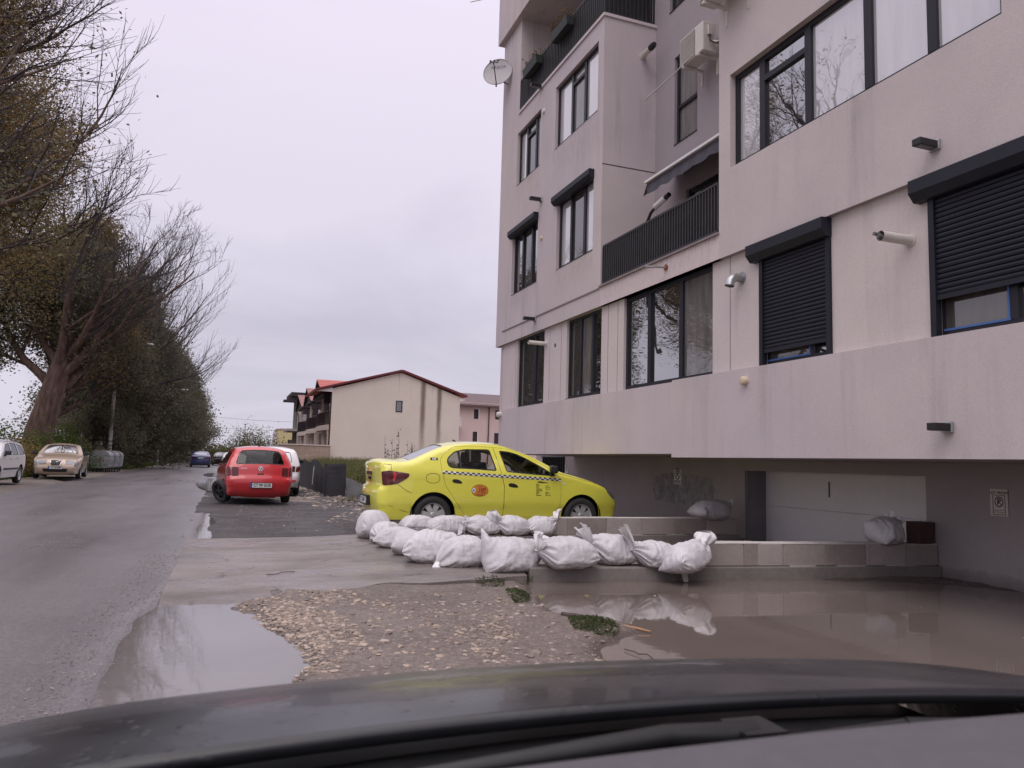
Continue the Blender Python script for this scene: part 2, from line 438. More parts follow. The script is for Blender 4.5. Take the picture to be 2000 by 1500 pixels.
fp = [spot(x, y, .02) for x, y in ((230, 1184), (290, 1182), (330, 1181), (450, 1178), (540, 1168), (560, 1152), (640, 1157), (760, 1142), (830, 1145), (940, 1140), (1035, 1131))]
fx_, fy_ = [p.x for p in fp], [p.y for p in fp]
def land(X, Y):
    return .022 + .035 * fbm(X, Y, 1.1, 5) + .012 * fbm(X, Y, 7, 3, 1)
def shoulder_h(X, Y):
    h = land(X, Y)
    wig = .16 * fbm(X, Y, 3.0, 4, 2)
    for poly, depth in ((puddle_poly, .085), (pool_poly, .12)):
        s = sstep(-.22, .26, sdist(X, Y, poly) + wig)
        h = h * (1 - s) - depth * s
    # silt left dry along the foot of the block wall and the garage wall
    silt = sstep(.75, .1, (7.62 - .133 * (X - 5.6)) - Y) * sstep(5.8, 7.0, X) + .9 * sstep(7.6, 8.4, X) * sstep(5.4, 6.4, Y)
    h = h + np.clip(silt, 0, 1) * (.122 + .05 * fbm(X, Y, 2.2, 4, 3)) * (h < -.03)
    h = h - .05 * sstep(-.36, -.58, X) - .10 * sstep(-.25, -.40, X) * sstep(6.8, 7.4, Y)
    h = h - .10 * sstep(.02, .22, Y - np.interp(X, fx_, fy_)) * (X < 8.4)
    return h

grid_mesh('ground', np.linspace(-500, 500, 41), np.linspace(-120, 900, 41), lambda X, Y: np.full(X.shape, -.16), M['verge'])
grid_mesh('dirt_shoulder', np.arange(-1.0, 8.7, .05), np.arange(.6, 8.6, .05), shoulder_h, M['dirt'])
o = MB().quad((-.85, 2.5, WATER), (1.2, 2.5, WATER), (1.2, 7.62, WATER), (-.85, 7.62, WATER)).build('puddle', M['water']); tag(o, kind='structure')
o = MB().quad((2.2, 1.0, WATER), (8.45, 1.0, WATER), (8.45, 8.0, WATER), (2.2, 8.0, WATER)).build('flood_water', M['water2']); tag(o, kind='structure')

# road: crumbling right edge, slight camber
ye = np.concatenate([np.arange(-20, 1, 1.0), np.arange(1, 24, .1), np.arange(24, 60, .5), np.arange(60, 420, 6.0)])
def redge(y):
    e = -.38 + .16 * fbm(y * 0 + 3.1, y, .5, 4) + .10 * fbm(y * 0 + 9.7, y, 2.6, 4, 1)
    return e - .13 * sstep(7.6, 6.6, y) + .08 * sstep(6.9, 8.5, y) - .08 * sstep(16, 26, y)
rows = []
for y in ye:
    r = float(redge(np.array(y))); l = -6.15 + .25 * float(fbm(np.array(2.2), np.array(y), .4, 4, 2))
    xs = [l, l + .25, -5.0, -3.2, -1.8, -1.0, r - .22, r - .06, r]
    zs = [-.10, -.005, .012, .03, .018, .006, -.004, -.014, -.10]
    rows.append([(x, y, z) for x, z in zip(xs, zs)])
mb = MB(); n = 9
mb.add([p for r_ in rows for p in r_], [(i * n + k, i * n + k + 1, (i + 1) * n + k + 1, (i + 1) * n + k) for i in range(len(rows) - 1) for k in range(n - 1)], 0, True)
tag(mb.build('road', M['asphalt']), kind='structure')

# dark gravel lay-by behind the slab, earth beyond it, verge across the road
def layby(X, Y):
    return .0 + .05 * fbm(X, Y, .8, 4) + .02 * fbm(X, Y, 5, 3, 1) - .06 * sstep(-.55, -.72, X) - .085 * np.exp(-((X + .33 + .05 * np.sin(Y * 2.3)) / .13) ** 2) * sstep(18.5, 16.5, Y) - .05 * sstep(12.6, 12.2, Y) + .10 * sstep(2.0, 4.5, X) * sstep(17, 22, Y)
grid_mesh('gravel_layby', np.arange(-.75, 4.2, .07), np.arange(12.0, 30.0, .1), layby, M['gravel'])
def bank(X, Y):
    return -.02 + .10 * fbm(X, Y, .5, 4) + .55 * sstep(3.4, 6.5, X) * sstep(20, 32, Y) + .35 * sstep(40, 58, Y) * sstep(2.5, 4, X) - .05 * sstep(0, -.6, X) - .12 * sstep(22, 19, Y)
grid_mesh('earth_bank', np.arange(-.9, 40, .5), np.arange(19.0, 130, .6), bank, M['verge'])
def lverge(X, Y):
    return .02 + .12 * fbm(X, Y, .45, 4) - .12 * sstep(-6.5, -5.9, X) + .5 * sstep(-8.5, -12, X)
grid_mesh('dirt_verge', np.arange(-45, -5.7, .4), np.arange(4, 200, .5), lverge, M['verge'])
o = MB().quad((-.9, 25.2, -.012), (.0, 25.2, -.012), (.0, 33, -.012), (-.9, 33, -.012)).build('puddle', M['water']); tag(o, kind='structure')

# irregular sheets of standing water on the carriageway by the red car and along the asphalt edge
def blob(name, pts, z, mat, seed=0, n=90, amp=.5):
    for _ in range(3): pts = [tuple(np.array(a) * w_ + np.array(b) * (1 - w_)) for a, b in zip(pts, pts[1:] + pts[:1]) for w_ in (.75, .25)]
    c = np.array(pts).mean(0); vs = []
    for k in range(n):
        a = k / n * len(pts); i = int(a); f = a - i
        p = np.array(pts[i]) * (1 - f) + np.array(pts[(i + 1) % len(pts)]) * f
        w = 1 + amp * (float(fbm(np.array(p[0] * 2 + seed), np.array(p[1] * 1.2), 1.5, 4)))
        q = c + (p - c) * w; vs.append((q[0], q[1], z))
    o = MB().add(vs, [tuple(range(n))]).build(name, mat); tag(o, kind='structure'); return o
blob('puddle', pix([(376, 946), (396, 936), (425, 934), (445, 945), (430, 965), (402, 960)]), .021, M['water'], 3, 90, .25)
tag(MB().quad((-.62, 12.15, -.022), (-.02, 12.15, -.022), (-.02, 18.6, -.022), (-.62, 18.6, -.022)).build('puddle', M['water']), kind='structure')
blob('puddle', pix([(395, 926), (420, 924), (428, 931), (400, 932)]), .020, M['water'], 8)

# concrete slab in front of the garage ramp
XS = np.arange(-.45, 8.46, .06); VS = np.linspace(0, 1, 70)
def slab_z(x, y):
    flat = .012 + .05 * sstep(.3, 2.6, x)
    return flat + .022 * fbm(x, y, .9, 5) * sstep(2.6, 1.0, x) + .004 * fbm(x, y, 9, 2, 1)
vs = []; 
for x in XS:
    yf = np.interp(x, fx_, fy_) + (.10 + .22 * (x < .7)) * float(fbm(np.array(x), np.array(.5), 3.5, 4, 1)) * (x < 3)
    yf = yf if x < 3.1 else 7.87 - .13 * (x - 3.15) + .1
    yb = 12.3 + .18 * float(fbm(np.array(x), np.array(4.5), 2.0, 4, 2))
    if x > 3.3: yb = 21.0
    for j, w in enumerate(VS):
        y = yf + (yb - yf) * w
        z = float(slab_z(np.array(x), np.array(y)))
        z -= .060 * float(sstep(.50, .0, np.array(y - yf)) * sstep(1.3, .6, np.array(x)))
        z -= 1.05 * float(sstep(4.4, 8.3, np.array(x))) * (1 if y < 10.9 else 0)      # ramp down to the garage door
        vs.append((x, y, z))
nv = len(VS); fs = [(i * nv + j, (i + 1) * nv + j, (i + 1) * nv + j + 1, i * nv + j + 1) for i in range(len(XS) - 1) for j in range(nv - 1)]
base = len(vs)
for i in range(len(XS)): vs.append((vs[i * nv][0], vs[i * nv][1] - .01, -.16))
fs2 = [(i * nv, base + i, base + i + 1, (i + 1) * nv) for i in range(len(XS) - 1)]
mb = MB(); mb.add(vs, fs, 0, True); mb.add(vs, fs2, 0, False)
tag(mb.build('concrete_apron', M['apron']), kind='structure')
o = MB().quad((4.0, 7.9, -.22), (8.9, 7.5, -.22), (8.9, 10.75, -.22), (4.0, 10.75, -.22)).build('flood_water', M['water2']); tag(o, kind='structure')

# ---- stones -------------------------------------------------------------
ico = bmesh.new(); bmesh.ops.create_icosphere(ico, subdivisions=1, radius=1)
IV = np.array([v.co[:] for v in ico.verts]); IF = [tuple(v.index for v in f.verts) for f in ico.faces]; ico.free()
OV = np.array([(1, 0, 0), (-1, 0, 0), (0, 1, 0), (0, -1, 0), (0, 0, 1), (0, 0, -1)], float)
OF = [(0, 2, 4), (2, 1, 4), (1, 3, 4), (3, 0, 4), (2, 0, 5), (1, 2, 5), (3, 1, 5), (0, 3, 5)]
M['stone'] = plain('pale_limestone', (.37, .295, .24), .8, var=.35, scale=9, bump=.4, bscale=60)
M['stone2'] = plain('dull_limestone', (.235, .185, .150), .8, var=.35, scale=9, bump=.4, bscale=60)
M['grit'] = plain('dark_grit', (.11, .098, .094), .7, var=.5, scale=11)
def hgt(x, y):
    return float(shoulder_h(np.array(x, float), np.array(y, float)))
def rand_in(poly, n):
    P = np.array(poly); lo, hi = P.min(0), P.max(0); out = []
    while len(out) < n:
        q = rng.uniform(lo, hi, (n * 3, 2)); d = sdist(q[:, 0], q[:, 1], poly)
        out += q[d > 0].tolist()
    return out[:n]
def stones(name, pts, smin, smax, mats, mw, tet=False, hfun=None, power=2.2):
    mb = MB(); V, F = (OV, OF) if tet else (IV, IF)
    for x, y in pts:
        s = smin + (smax - smin) * random.random() ** power
        k = s * np.array([random.uniform(.75, 1.35), random.uniform(.7, 1.1), random.uniform(.22, .52)])
        a = random.uniform(0, 6.28); ca, sa = math.cos(a), math.sin(a)
        q = V * k * rng.uniform(.68, 1.25, (len(V), 1))
        z = (hfun or hgt)(x, y) + k[2] * random.uniform(-.75, .22)
        q = np.stack([q[:, 0] * ca - q[:, 1] * sa + x, q[:, 0] * sa + q[:, 1] * ca + y, q[:, 2] + z], 1)
        mb.add(q.tolist(), F, random.choices(range(len(mats)), mw)[0], False)
    return tag(mb.build(name, mats), kind='stuff')
zones = [(pix([(690, 1175), (900, 1165), (1020, 1205), (1000, 1290), (720, 1330), (690, 1250)]), 900),
         (pix([(540, 1160), (640, 1158), (720, 1160), (700, 1185), (600, 1190), (540, 1185)]), 520),
         (pix([(455, 1178), (540, 1172), (650, 1195), (700, 1230), (715, 1265), (650, 1320), (565, 1330), (560, 1300), (600, 1280), (560, 1245), (510, 1215)]), 2700),
         (pix([(520, 1195), (620, 1195), (640, 1280), (600, 1310), (560, 1240)]), 1200),
         (pix([(850, 1245), (930, 1215), (1005, 1222), (1000, 1250), (960, 1290), (900, 1290), (920, 1255)]), 300),
         (pix([(985, 1278), (1200, 1278), (1215, 1300), (980, 1305)]), 90),
         (pix([(905, 1150), (1030, 1150), (1050, 1190), (960, 1200)]), 110),
         (pix([(560, 1165), (1020, 1160), (1190, 1225), (1180, 1300), (600, 1350)]), 1000)]
pts = []
for poly, n_ in zones: pts += rand_in(poly, n_)
stones('limestone_rubble', pts,    .004, .034, [M['stone'], M['stone2'], M['dirt']], [3, 3, 1], power=3.4)
pts = rand_in(pix([(560, 1165), (1020, 1150), (1200, 1225), (1180, 1330), (600, 1380)]), 5200)
stones('fine_gravel', pts, .003, .012, [M['stone2'], M['grit']], [2, 1], True)
def onroad(x, y): return .0 if x > -.6 else .004
pts = [(float(redge(np.array(y))) - .02 - abs(random.gauss(0, .75)), y) for y in [random.uniform(2.6, 10.5) for _ in range(8500)]]
stones('road_edge_grit', pts, .002, .009, [M['grit'], M['stone2'], M['stone']], [3, 3, 1], True, onroad)
pts = rand_in([(.2, 12.6), (3.6, 13.0), (3.9, 27), (.2, 27)], 900)
stones('layby_stones', pts, .008, .05, [M['grit'], M['stone2'], M['stone']], [8, 2, .4], False, lambda x, y: float(layby(np.array(x), np.array(y))))
pts = rand_in([(2.2, 19.6), (4.9, 18.2), (4.9, 21), (3.6, 24), (3.0, 33), (2.0, 33), (2.2, 23)], 700) + rand_in([(1.9, 15.4), (2.3, 15.0), (4.0, 19), (3.2, 19.8)], 120)
stones('limestone_rubble', pts, .02, .09, [M['stone'], M['stone2']], [1, 1], False, lambda x, y: float(max(layby(np.array(x), np.array(y)), bank(np.array(x), np.array(y)))))
pts = rand_in(pix([(340, 1070), (700, 1065), (900, 1130), (560, 1145), (350, 1165)]), 260)
stones('slab_debris', pts, .004, .016, [M['grit'], M['stone2']], [2, 1], True, lambda x, y: float(slab_z(np.array(x), np.array(y))))

pts = rand_in(pix([(1060, 1150), (1850, 1132), (2000, 1160), (2000, 1290), (1260, 1290), (1240, 1200)]), 170)
stones('floating_debris', pts, .003, .016, [M['stone2'], M['grit'], M['offwhite']], [3, 2, 1], True, lambda x, y: WATER - .001, 4.0)
# sticks and scraps on the ground
def rodpts(a, b, n=7, wob=.012):
    a = Vector(a); b = Vector(b)
    return [a.lerp(b, i / (n - 1)) + Vector((random.gauss(0, wob), random.gauss(0, wob), random.gauss(0, wob * .3))) for i in range(n)]
M['wood_dark'] = plain('wet_dark_wood', (.06, .04, .03), .6, var=.4, scale=12)
M['wood_or'] = plain('peeled_wood', (.34, .19, .10), .55, var=.25, scale=14)
a, b = spot(1097, 1198, .04), spot(1272, 1234, -.01)
st = MB(); P_ = rodpts(a, b, 14, .006)
st.tube(P_[:7], [.018, .021, .02, .019, .019, .018, .018], 7, 0); st.tube(P_[6:], [.0185, .0175, .017, .016, .014, .012, .010, .006], 7, 1)
tag(st.build('wooden_stick', [M['wood_dark'], M['wood_or']]), 'long stick, dark at one end and peeled orange at the other, half in water', 'stick')
for i, (p, q, lab) in enumerate([((520, 1122), (575, 1116), 'thin dark twig on the slab near its broken front edge'), ((1290, 1292), (1225, 1268), 'thin curved twig at the waterline just before the bonnet')]):
    z = .03 if i < 1 else -.01
    t_ = MB(); t_.tube(rodpts(spot(*p, z), spot(*q, z), 6, .012), .004, 5, 0)
    tag(t_.build('twig', M['wood_dark']), lab, 'twig', 'twigs lying on the ground')

# ============================================================ GARAGE WALLS
WX = 8.45            # recessed garage wall
gw = empty('garage_wall', (WX, 11, 0), 0, 'recessed grey plastered wall under the overhang, with the garage opening in it', 'wall')
def wbuild(mb, name, m, parent, **k):
    o = mb.build(name, m, None, **k); o.parent = parent; o.matrix_parent_inverse = Matrix.Translation(-Vector(parent.location)); return o
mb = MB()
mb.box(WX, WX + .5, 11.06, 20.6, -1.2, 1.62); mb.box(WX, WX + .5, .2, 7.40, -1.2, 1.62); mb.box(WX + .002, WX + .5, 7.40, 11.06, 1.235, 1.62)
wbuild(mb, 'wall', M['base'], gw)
mb = MB()
for i in range(4):
    z0 = -1.15 + i * .60; mb.box(WX + .42, WX + .46, 7.40, 11.06, z0, z0 + .594)
mb.box(WX + .46, WX + .48, 7.40, 11.06, -1.2, 1.235)
wbuild(mb, 'garage_door', plain('garage_door_white', (.80, .775, .785), .45, var=.05, scale=1.2), gw)
mb = MB(); mb.box(WX + .405, WX + .418, 9.52, 9.535, .86, 1.10)
wbuild(mb, 'door_handle', M['black'], gw)
mb = MB(); mb.box(WX + .02, WX + .419, 11.03, 11.055, -1.2, 1.234)
wbuild(mb, 'jamb', plain('jamb_grey', (.22, .21, .23), .6), gw)
# rough patch where render has been scraped
t = NT('scraped_render'); v = t.coord()
c = t.ramp(t.noise(v, 6, 6, .7), [(.35, (.20, .19, .205)), (.55, (.32, .305, .31)), (.7, (.42, .40, .40))])
patchm = t.bsdf(c, .9, 0, .2, t.bump(t.noise(v, 30, 4), .5, .01))
n = 40; ring = []
for k in range(n):
    a = 2 * math.pi * k / n; ca, sa = math.cos(a), math.sin(a)
    q = (abs(ca) ** 5 + abs(sa) ** 5) ** -.2
    ring.append((WX - .004, 13.03 + 1.08 * q * ca * random.uniform(.92, 1.05), .84 + .30 * q * sa * random.uniform(.88, 1.08)))
wbuild(MB().add(ring, [tuple(range(n))]), 'scraped_patch', patchm, gw)
# barred grille at the far end
mb = MB(); mb.box(WX - .004, WX - .001, 18.6, 20.1, .75, 1.44)
for k in range(11): y = 18.66 + k * .138; mb.box(WX - .04, WX - .015, y - .018, y + .018, .74, 1.45)
mb.box(WX - .05, WX - .01, 18.58, 20.12, 1.43, 1.46)
g_ = wbuild(mb, 'vent_grille', M['black'], gw)
# outlines where fittings have been painted round
M['chalk'] = plain('pale_outline', (.42, .37, .37), .8)
def frame_loop(y0, y1, z0, z1, w=.025, x=WX - .005):
    m_ = MB(); m_.box(x, x + .004, y0, y1, z0, z0 + w); m_.box(x, x + .004, y0, y1, z1 - w, z1); m_.box(x, x + .004, y0, y0 + w, z0 + w, z1 - w); m_.box(x, x + .004, y1 - w, y1, z0 + w, z1 - w); return m_
mb = frame_loop(16.15, 16.40, 1.03, 1.33)
mb.box(WX - .005, WX - .001, 16.27, 16.29, 1.12, 1.24)
for k in range(20):
    a = 2 * math.pi * k / 20; b_ = 2 * math.pi * (k + 1) / 20
    for r0, r1 in ((.075, .10),):
        mb.add([(WX - .005, 16.70 + r * math.cos(q) * 1.0, 1.02 + r * .9 * math.sin(q)) for r, q in ((r0, a), (r1, a), (r1, b_), (r0, b_))], [(0, 1, 2, 3)])
wbuild(mb, 'painted_outline', M['chalk'], gw)

# no-parking signs
def nopark(y, z, w, h, label, top=None, boxh=.0):
    s = empty('no_parking_sign', (WX - .006, y, z), 0, label, 'sign', 'no parking signs on the garage wall')
    b = MB().box(-.006, 0, -w / 2, w / 2, -h / 2, h / 2).build('board', M['check'] if top is None else M['offwhite'], s)
    mb = MB()
    cy, cz, r = (0, h * .20, w * .40) if top is None else (0, h * .03, w * .25)
    for k in range(36):
        a = 2 * math.pi * k / 36; c_ = 2 * math.pi * (k + 1) / 36
        mb.add([(-.0075, cy - q * math.cos(t_), cz + q * math.sin(t_) * 1.12) for q, t_ in ((r, a), (r * .80, a), (r * .80, c_), (r, c_))], [(3, 2, 1, 0)])
    tv, tf = text_mesh('P', r * 1.75, r * .05)
    mb.add([(-.0075, cy - p[0], cz + p[1]) for p in tv], tf)
    mb.obox((-.0085, cy - r * .30, cz - r * .42), (.0004, 0, 0), (0, -r * .36, -r * .42), (0, -r * .06, r * .055))
    def bar(y0, y1, z0, z1): mb.box(-.0085, -.0065, min(y0, y1), max(y0, y1), min(z0, z1), max(z0, z1))
    if top is None:
        bw = w * .40; zb, zt = -h * .44, -h * .24
        bar(-bw, bw, zb, zb + .012); bar(-bw, bw, zt - .012, zt); bar(-bw, -bw + .016, zb, zt); bar(bw - .016, bw, zb, zt); bar(-bw * .7, bw * .7, (zb + zt) / 2 - .006, (zb + zt) / 2 + .006)
    else:
        tv, tf = text_mesh(top, .042, .0012); mb.add([(-.0075, -p[0], h * .36 + p[1]) for p in tv], tf)
        bw = w * .35; zb, zt = -h * .45, h * .28
        for a0, a1, b0, b1 in ((-bw, bw, zb, zb + .006), (-bw, bw, zt - .006, zt), (-bw, -bw + .006, zb, zt), (bw - .006, bw, zb, zt)): bar(a0, a1, b0, b1)
        bar(-bw * .78, bw * .78, -h * .29, -h * .275); bar(-bw * .75, bw * .75, -h * .36, -h * .345)
    mb.build('print', M['ink'], s)
nopark(13.155, 1.07, .25, .29, 'small narrow no-parking sign on the wall beyond the garage door')
nopark(6.40, .955, .22, .31, 'large white no-parking notice with a line of text, on the wall nearest the camera', 'LOC PRIVAT')
nopark(18.44, 1.10, .20, .28, 'small faded no-parking sign beside the barred grille, half hidden by the taxi')

# low block walls
def block_wall(name, label, A, B, zp, zt, th, starts, plinth_from, seed):
    A = Vector((*A, 0)); B = Vector((*B, 0)); d = (B - A).normalized(); nrm = Vector((d.y, -d.x, 0)); L = (B - A).length
    root = empty(name, A, math.atan2(d.y, d.x), label, 'wall', 'low block walls beside the ramp')
    rs = random.Random(seed); mb = MB()
    for i, (s0, s1) in enumerate(zip(starts[:-1], starts[1:])):
        e = rs.uniform(0, .006)
        mb.box(s0 + .005, s1 - .005, -e, th, zp + .008, zt - rs.uniform(0, .006), i % 3)
    mb.box(starts[0] + .02, starts[-1] - .02, .012, th - .012, zp, zt - .014, 3)
    mb.build('block_course', [M['blk0'], M['blk1'], M['blk2'], M['mortar']], root, bevel=.006)
    # mortar smeared proud along the top and the bed joint
    mb = MB(); x = starts[0]
    while x < starts[-1] - .05:
        w = rs.uniform(.12, .5); w = min(w, starts[-1] - x)
        mb.box(x, x + w, -.003, th + .003, zt - .002, zt + rs.uniform(.004, .012))
        if rs.random() < .5: mb.box(x, x + w, -.012, .01, zp - .004, zp + rs.uniform(.004, .010))
        x += w
    mb.build('mortar', M['mortar'], root)
    mb = MB(); mb.box(plinth_from, L, -.05, th + .02, -.9, zp); mb.build('plinth', M['conc_dk'], root, bevel=.012)
    return root
M['blk0'] = plain('aerated_block', (.335, .288, .268), .9, var=.14, scale=3, bump=.3, bscale=90)
M['blk1'] = plain('aerated_block_damp', (.285, .24, .222), .9, var=.2, scale=2.4, bump=.3, bscale=90)
M['blk2'] = plain('aerated_block_pale', (.39, .343, .322), .9, var=.16, scale=3.5, bump=.3, bscale=90)
M['mortar'] = plain('mortar', (.50, .47, .44), .9, var=.12, scale=8, bump=.3)
A = (3.17, 7.87); B = (8.44, 7.23)
block_wall('block_wall', 'low wall of pale blocks standing in the flood water, nearest the camera', A, B, .125, .385, .25, [2.02, 2.60, 2.78, 3.12, 3.70, 4.26, 4.83, 5.30], 0, 3)
block_wall('block_wall', 'low wall of pale blocks in front of the taxi, behind the nearer wall', (2.45, 10.85), (8.12, 10.85), .165, .425, .25, [2.14, 2.55, 3.22, 3.84, 4.45, 5.07, 5.67], 0, 5)
mb = MB(); mb.box(8.16, 8.43, 7.26, 7.46, .39, .66)
tag(mb.build('brick_block', plain('red_brown_block', (.075, .042, .038), .85, var=.3), bevel=.01), 'dark red-brown block standing on the end of the near wall against the garage wall', 'block')
# ===================================================== APARTMENT BUILDING
bld = empty('apartment_building', (6.35, 9, 0), 0, 'large pinkish-grey apartment block with black window frames, filling the right of the view', 'building')
BINV = Matrix.Translation(-Vector(bld.location))
def bb(mb, name, m, bevel=0, parent=None, label=None):
    o = mb.build(name, m, bevel=bevel)
    if parent is None:
        o.parent = bld; o.matrix_parent_inverse = BINV
    else: o.parent = parent
    if label: o['label'] = label
    return o

def facade(mb, X, y0, y1, z0, z1, ops=(), depth=.14, mi=0):
    """wall sheet in a plane X=const facing -X, with openings and their reveals"""
    ops = [(max(a, y0), min(b, y1), max(c, z0), min(d, z1)) for a, b, c, d in ops if a < y1 and b > y0 and c < z1 and d > z0]
    ys = sorted({y0, y1, *[o_[0] for o_ in ops], *[o_[1] for o_ in ops]}); zs = sorted({z0, z1, *[o_[2] for o_ in ops], *[o_[3] for o_ in ops]})
    for a, b in zip(ys[:-1], ys[1:]):
        for c, d in zip(zs[:-1], zs[1:]):
            if any(o_[0] <= (a + b) / 2 <= o_[1] and o_[2] <= (c + d) / 2 <= o_[3] for o_ in ops): continue
            mb.quad((X, a, c), (X, a, d), (X, b, d), (X, b, c), mi)
    for a, b, c, d in ops:
        D = X + depth
        mb.quad((X, a, c), (D, a, c), (D, a, d), (X, a, d), mi); mb.quad((X, b, c), (X, b, d), (D, b, d), (D, b, c), mi)
        mb.quad((X, a, d), (D, a, d), (D, b, d), (X, b, d), mi); mb.quad((X, a, c), (X, b, c), (D, b, c), (D, a, c), mi)

XU, XS_, XB, XN = 6.35, 6.425, 6.365, 6.335
GW = [(15.36, 17.02, 2.56, 4.20), (12.62, 14.17, 2.58, 4.20), (9.13, 11.76, 2.57, 4.20)]
RW = [(6.83, 8.06, 2.59, 4.05), (3.2, 5.48, 2.59, 4.05)]
W1F = [(15.74, 17.40, 5.36, 6.85), (12.91, 14.66, 5.37, 6.85)]
W2F = [(15.72, 17.24, 8.10, 9.45), (12.80, 14.88, 8.13, 9.55)]
NW = [(4.62, 8.62, 5.44, 6.80)]
mb = MB()
facade(mb, XS_, -3, 18.05, 2.45, 4.22, GW + RW, .10, 1)                   # ground-floor window strip
facade(mb, XB, 10.05, 18.05, 1.46, 2.56, [], .1, 0)                       # parapet band, far part
facade(mb, XN, -3, 10.05, 1.405, 2.58, [], .1, 0)                         # near part, slightly proud and lower
mb.quad((XN, 10.05, 1.405), (XN, 10.05, 2.58), (XS_, 10.05, 2.58), (XS_, 10.05, 1.405), 0)
mb.quad((XB, 10.05, 2.56), (XS_, 10.05, 2.56), (XS_, 18.05, 2.56), (XB, 18.05, 2.56), 0)
mb.quad((XN, -3, 2.58), (XS_, -3, 2.58), (XS_, 10.05, 2.58), (XN, 10.05, 2.58), 0)
# soffit of the overhang
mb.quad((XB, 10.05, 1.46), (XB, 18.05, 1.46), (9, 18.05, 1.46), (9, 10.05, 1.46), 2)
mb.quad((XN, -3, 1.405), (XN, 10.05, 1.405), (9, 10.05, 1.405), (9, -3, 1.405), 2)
mb.quad((XN, 10.05, 1.405), (9, 10.05, 1.405), (9, 10.05, 1.46), (XN, 10.05, 1.46), 0)
mb.quad((XB, 18.05, 1.46), (XB, 18.05, 4.2), (20, 18.05, 4.2), (20, 18.05, 1.46), 0)
# upper block, far: walls, pillar, side cheek
facade(mb, XU, 12.56, 18.44, 4.20, 9.97, W1F + W2F, .13, 0)
mb.quad((XU, 18.44, 4.20), (XU, 18.44, 12.46), (20, 18.44, 12.46), (20, 18.44, 4.20), 0)
facade(mb, XU, 17.17, 18.44, 9.97, 12.46, [], .1, 0)
mb.quad((XU, 12.56, 4.58), (7.5, 12.56, 4.58), (7.5, 12.56, 6.945), (XU, 12.56, 6.945), 0)
mb.quad((XU + .012, 12.572, 6.945), (7.5, 12.572, 6.945), (7.5, 12.572, 6.97), (XU + .012, 12.572, 6.97), 3)
mb.quad((XU, 12.56, 6.97), (7.5, 12.56, 6.97), (7.5, 12.56, 9.97), (XU, 12.56, 9.97), 0)
mb.box(XU - .03, 7.5, 12.53, 17.17, 9.93, 9.99, 1)                         # loggia floor edge
mb.quad((7.5, 17.17, 9.97), (7.5, 17.17, 12.46), (XU, 17.17, 12.46), (XU, 17.17, 9.97), 0)
mb.quad((7.9, 12.4, 9.99), (7.9, 12.4, 12.46), (7.9, 17.17, 12.46), (7.9, 17.17, 9.99), 2)
mb.box(XU - .13, 20, 12.9, 18.62, 12.46, 15.5, 0)
# recessed bay between the two blocks
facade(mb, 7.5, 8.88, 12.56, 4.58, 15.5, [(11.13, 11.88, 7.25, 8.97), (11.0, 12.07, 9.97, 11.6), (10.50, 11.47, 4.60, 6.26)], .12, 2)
mb.box(XU + .001, 7.5, 8.881, 12.559, 4.20, 4.575, 4)                      # balcony slab and its fascia
mb.box(XU - .035, XU + .08, 8.87, 12.58, 4.555, 4.585, 3)
mb.box(XU - .018, XU, 12.60, 17.95, 4.53, 4.555, 3)
# near block
facade(mb, XU, -3, 8.88, 4.20, 15.5, NW, .15, 0)
mb.quad((XU, 8.88, 4.58), (7.5, 8.88, 4.58), (7.5, 8.88, 15.5), (XU, 8.88, 15.5), 0)
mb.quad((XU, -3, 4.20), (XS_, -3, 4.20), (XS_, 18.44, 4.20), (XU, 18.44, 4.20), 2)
mb.quad((XS_, 18.05, 4.20), (20, 18.05, 4.20), (20, 18.44, 4.20), (XU, 18.44, 4.20), 2)
mb.box(7.7, 20, -3, 18.4, 1.47, 15.4, 2) if False else None
mb.quad((XU, -3, -1), (20, -3, -1), (20, -3, 15.5), (XU, -3, 15.5), 0)
mb.quad((20, -3, -1), (20, 18.44, -1), (20, 18.44, 15.5), (20, -3, 15.5), 0)
mb.quad((XU, -3, 15.5), (20, -3, 15.5), (20, 18.44, 15.5), (XU, 18.44, 15.5), 2)
# shallow render joints on the ground-floor strip
for y in (17.12, 15.05, 14.45, 12.35, 11.98, 8.72): mb.box(XS_ - .003, XS_ + .01, y - .006, y + .006, 2.45, 4.2, 3)
band = stucco('stucco_stained_band', (.62, .535, .525), .05, .55)
bb(mb, 'wall', [M['wall'], M['wall_lt'], M['soffit'], plain('joint_shadow', (.24, .20, .20), .9), band])

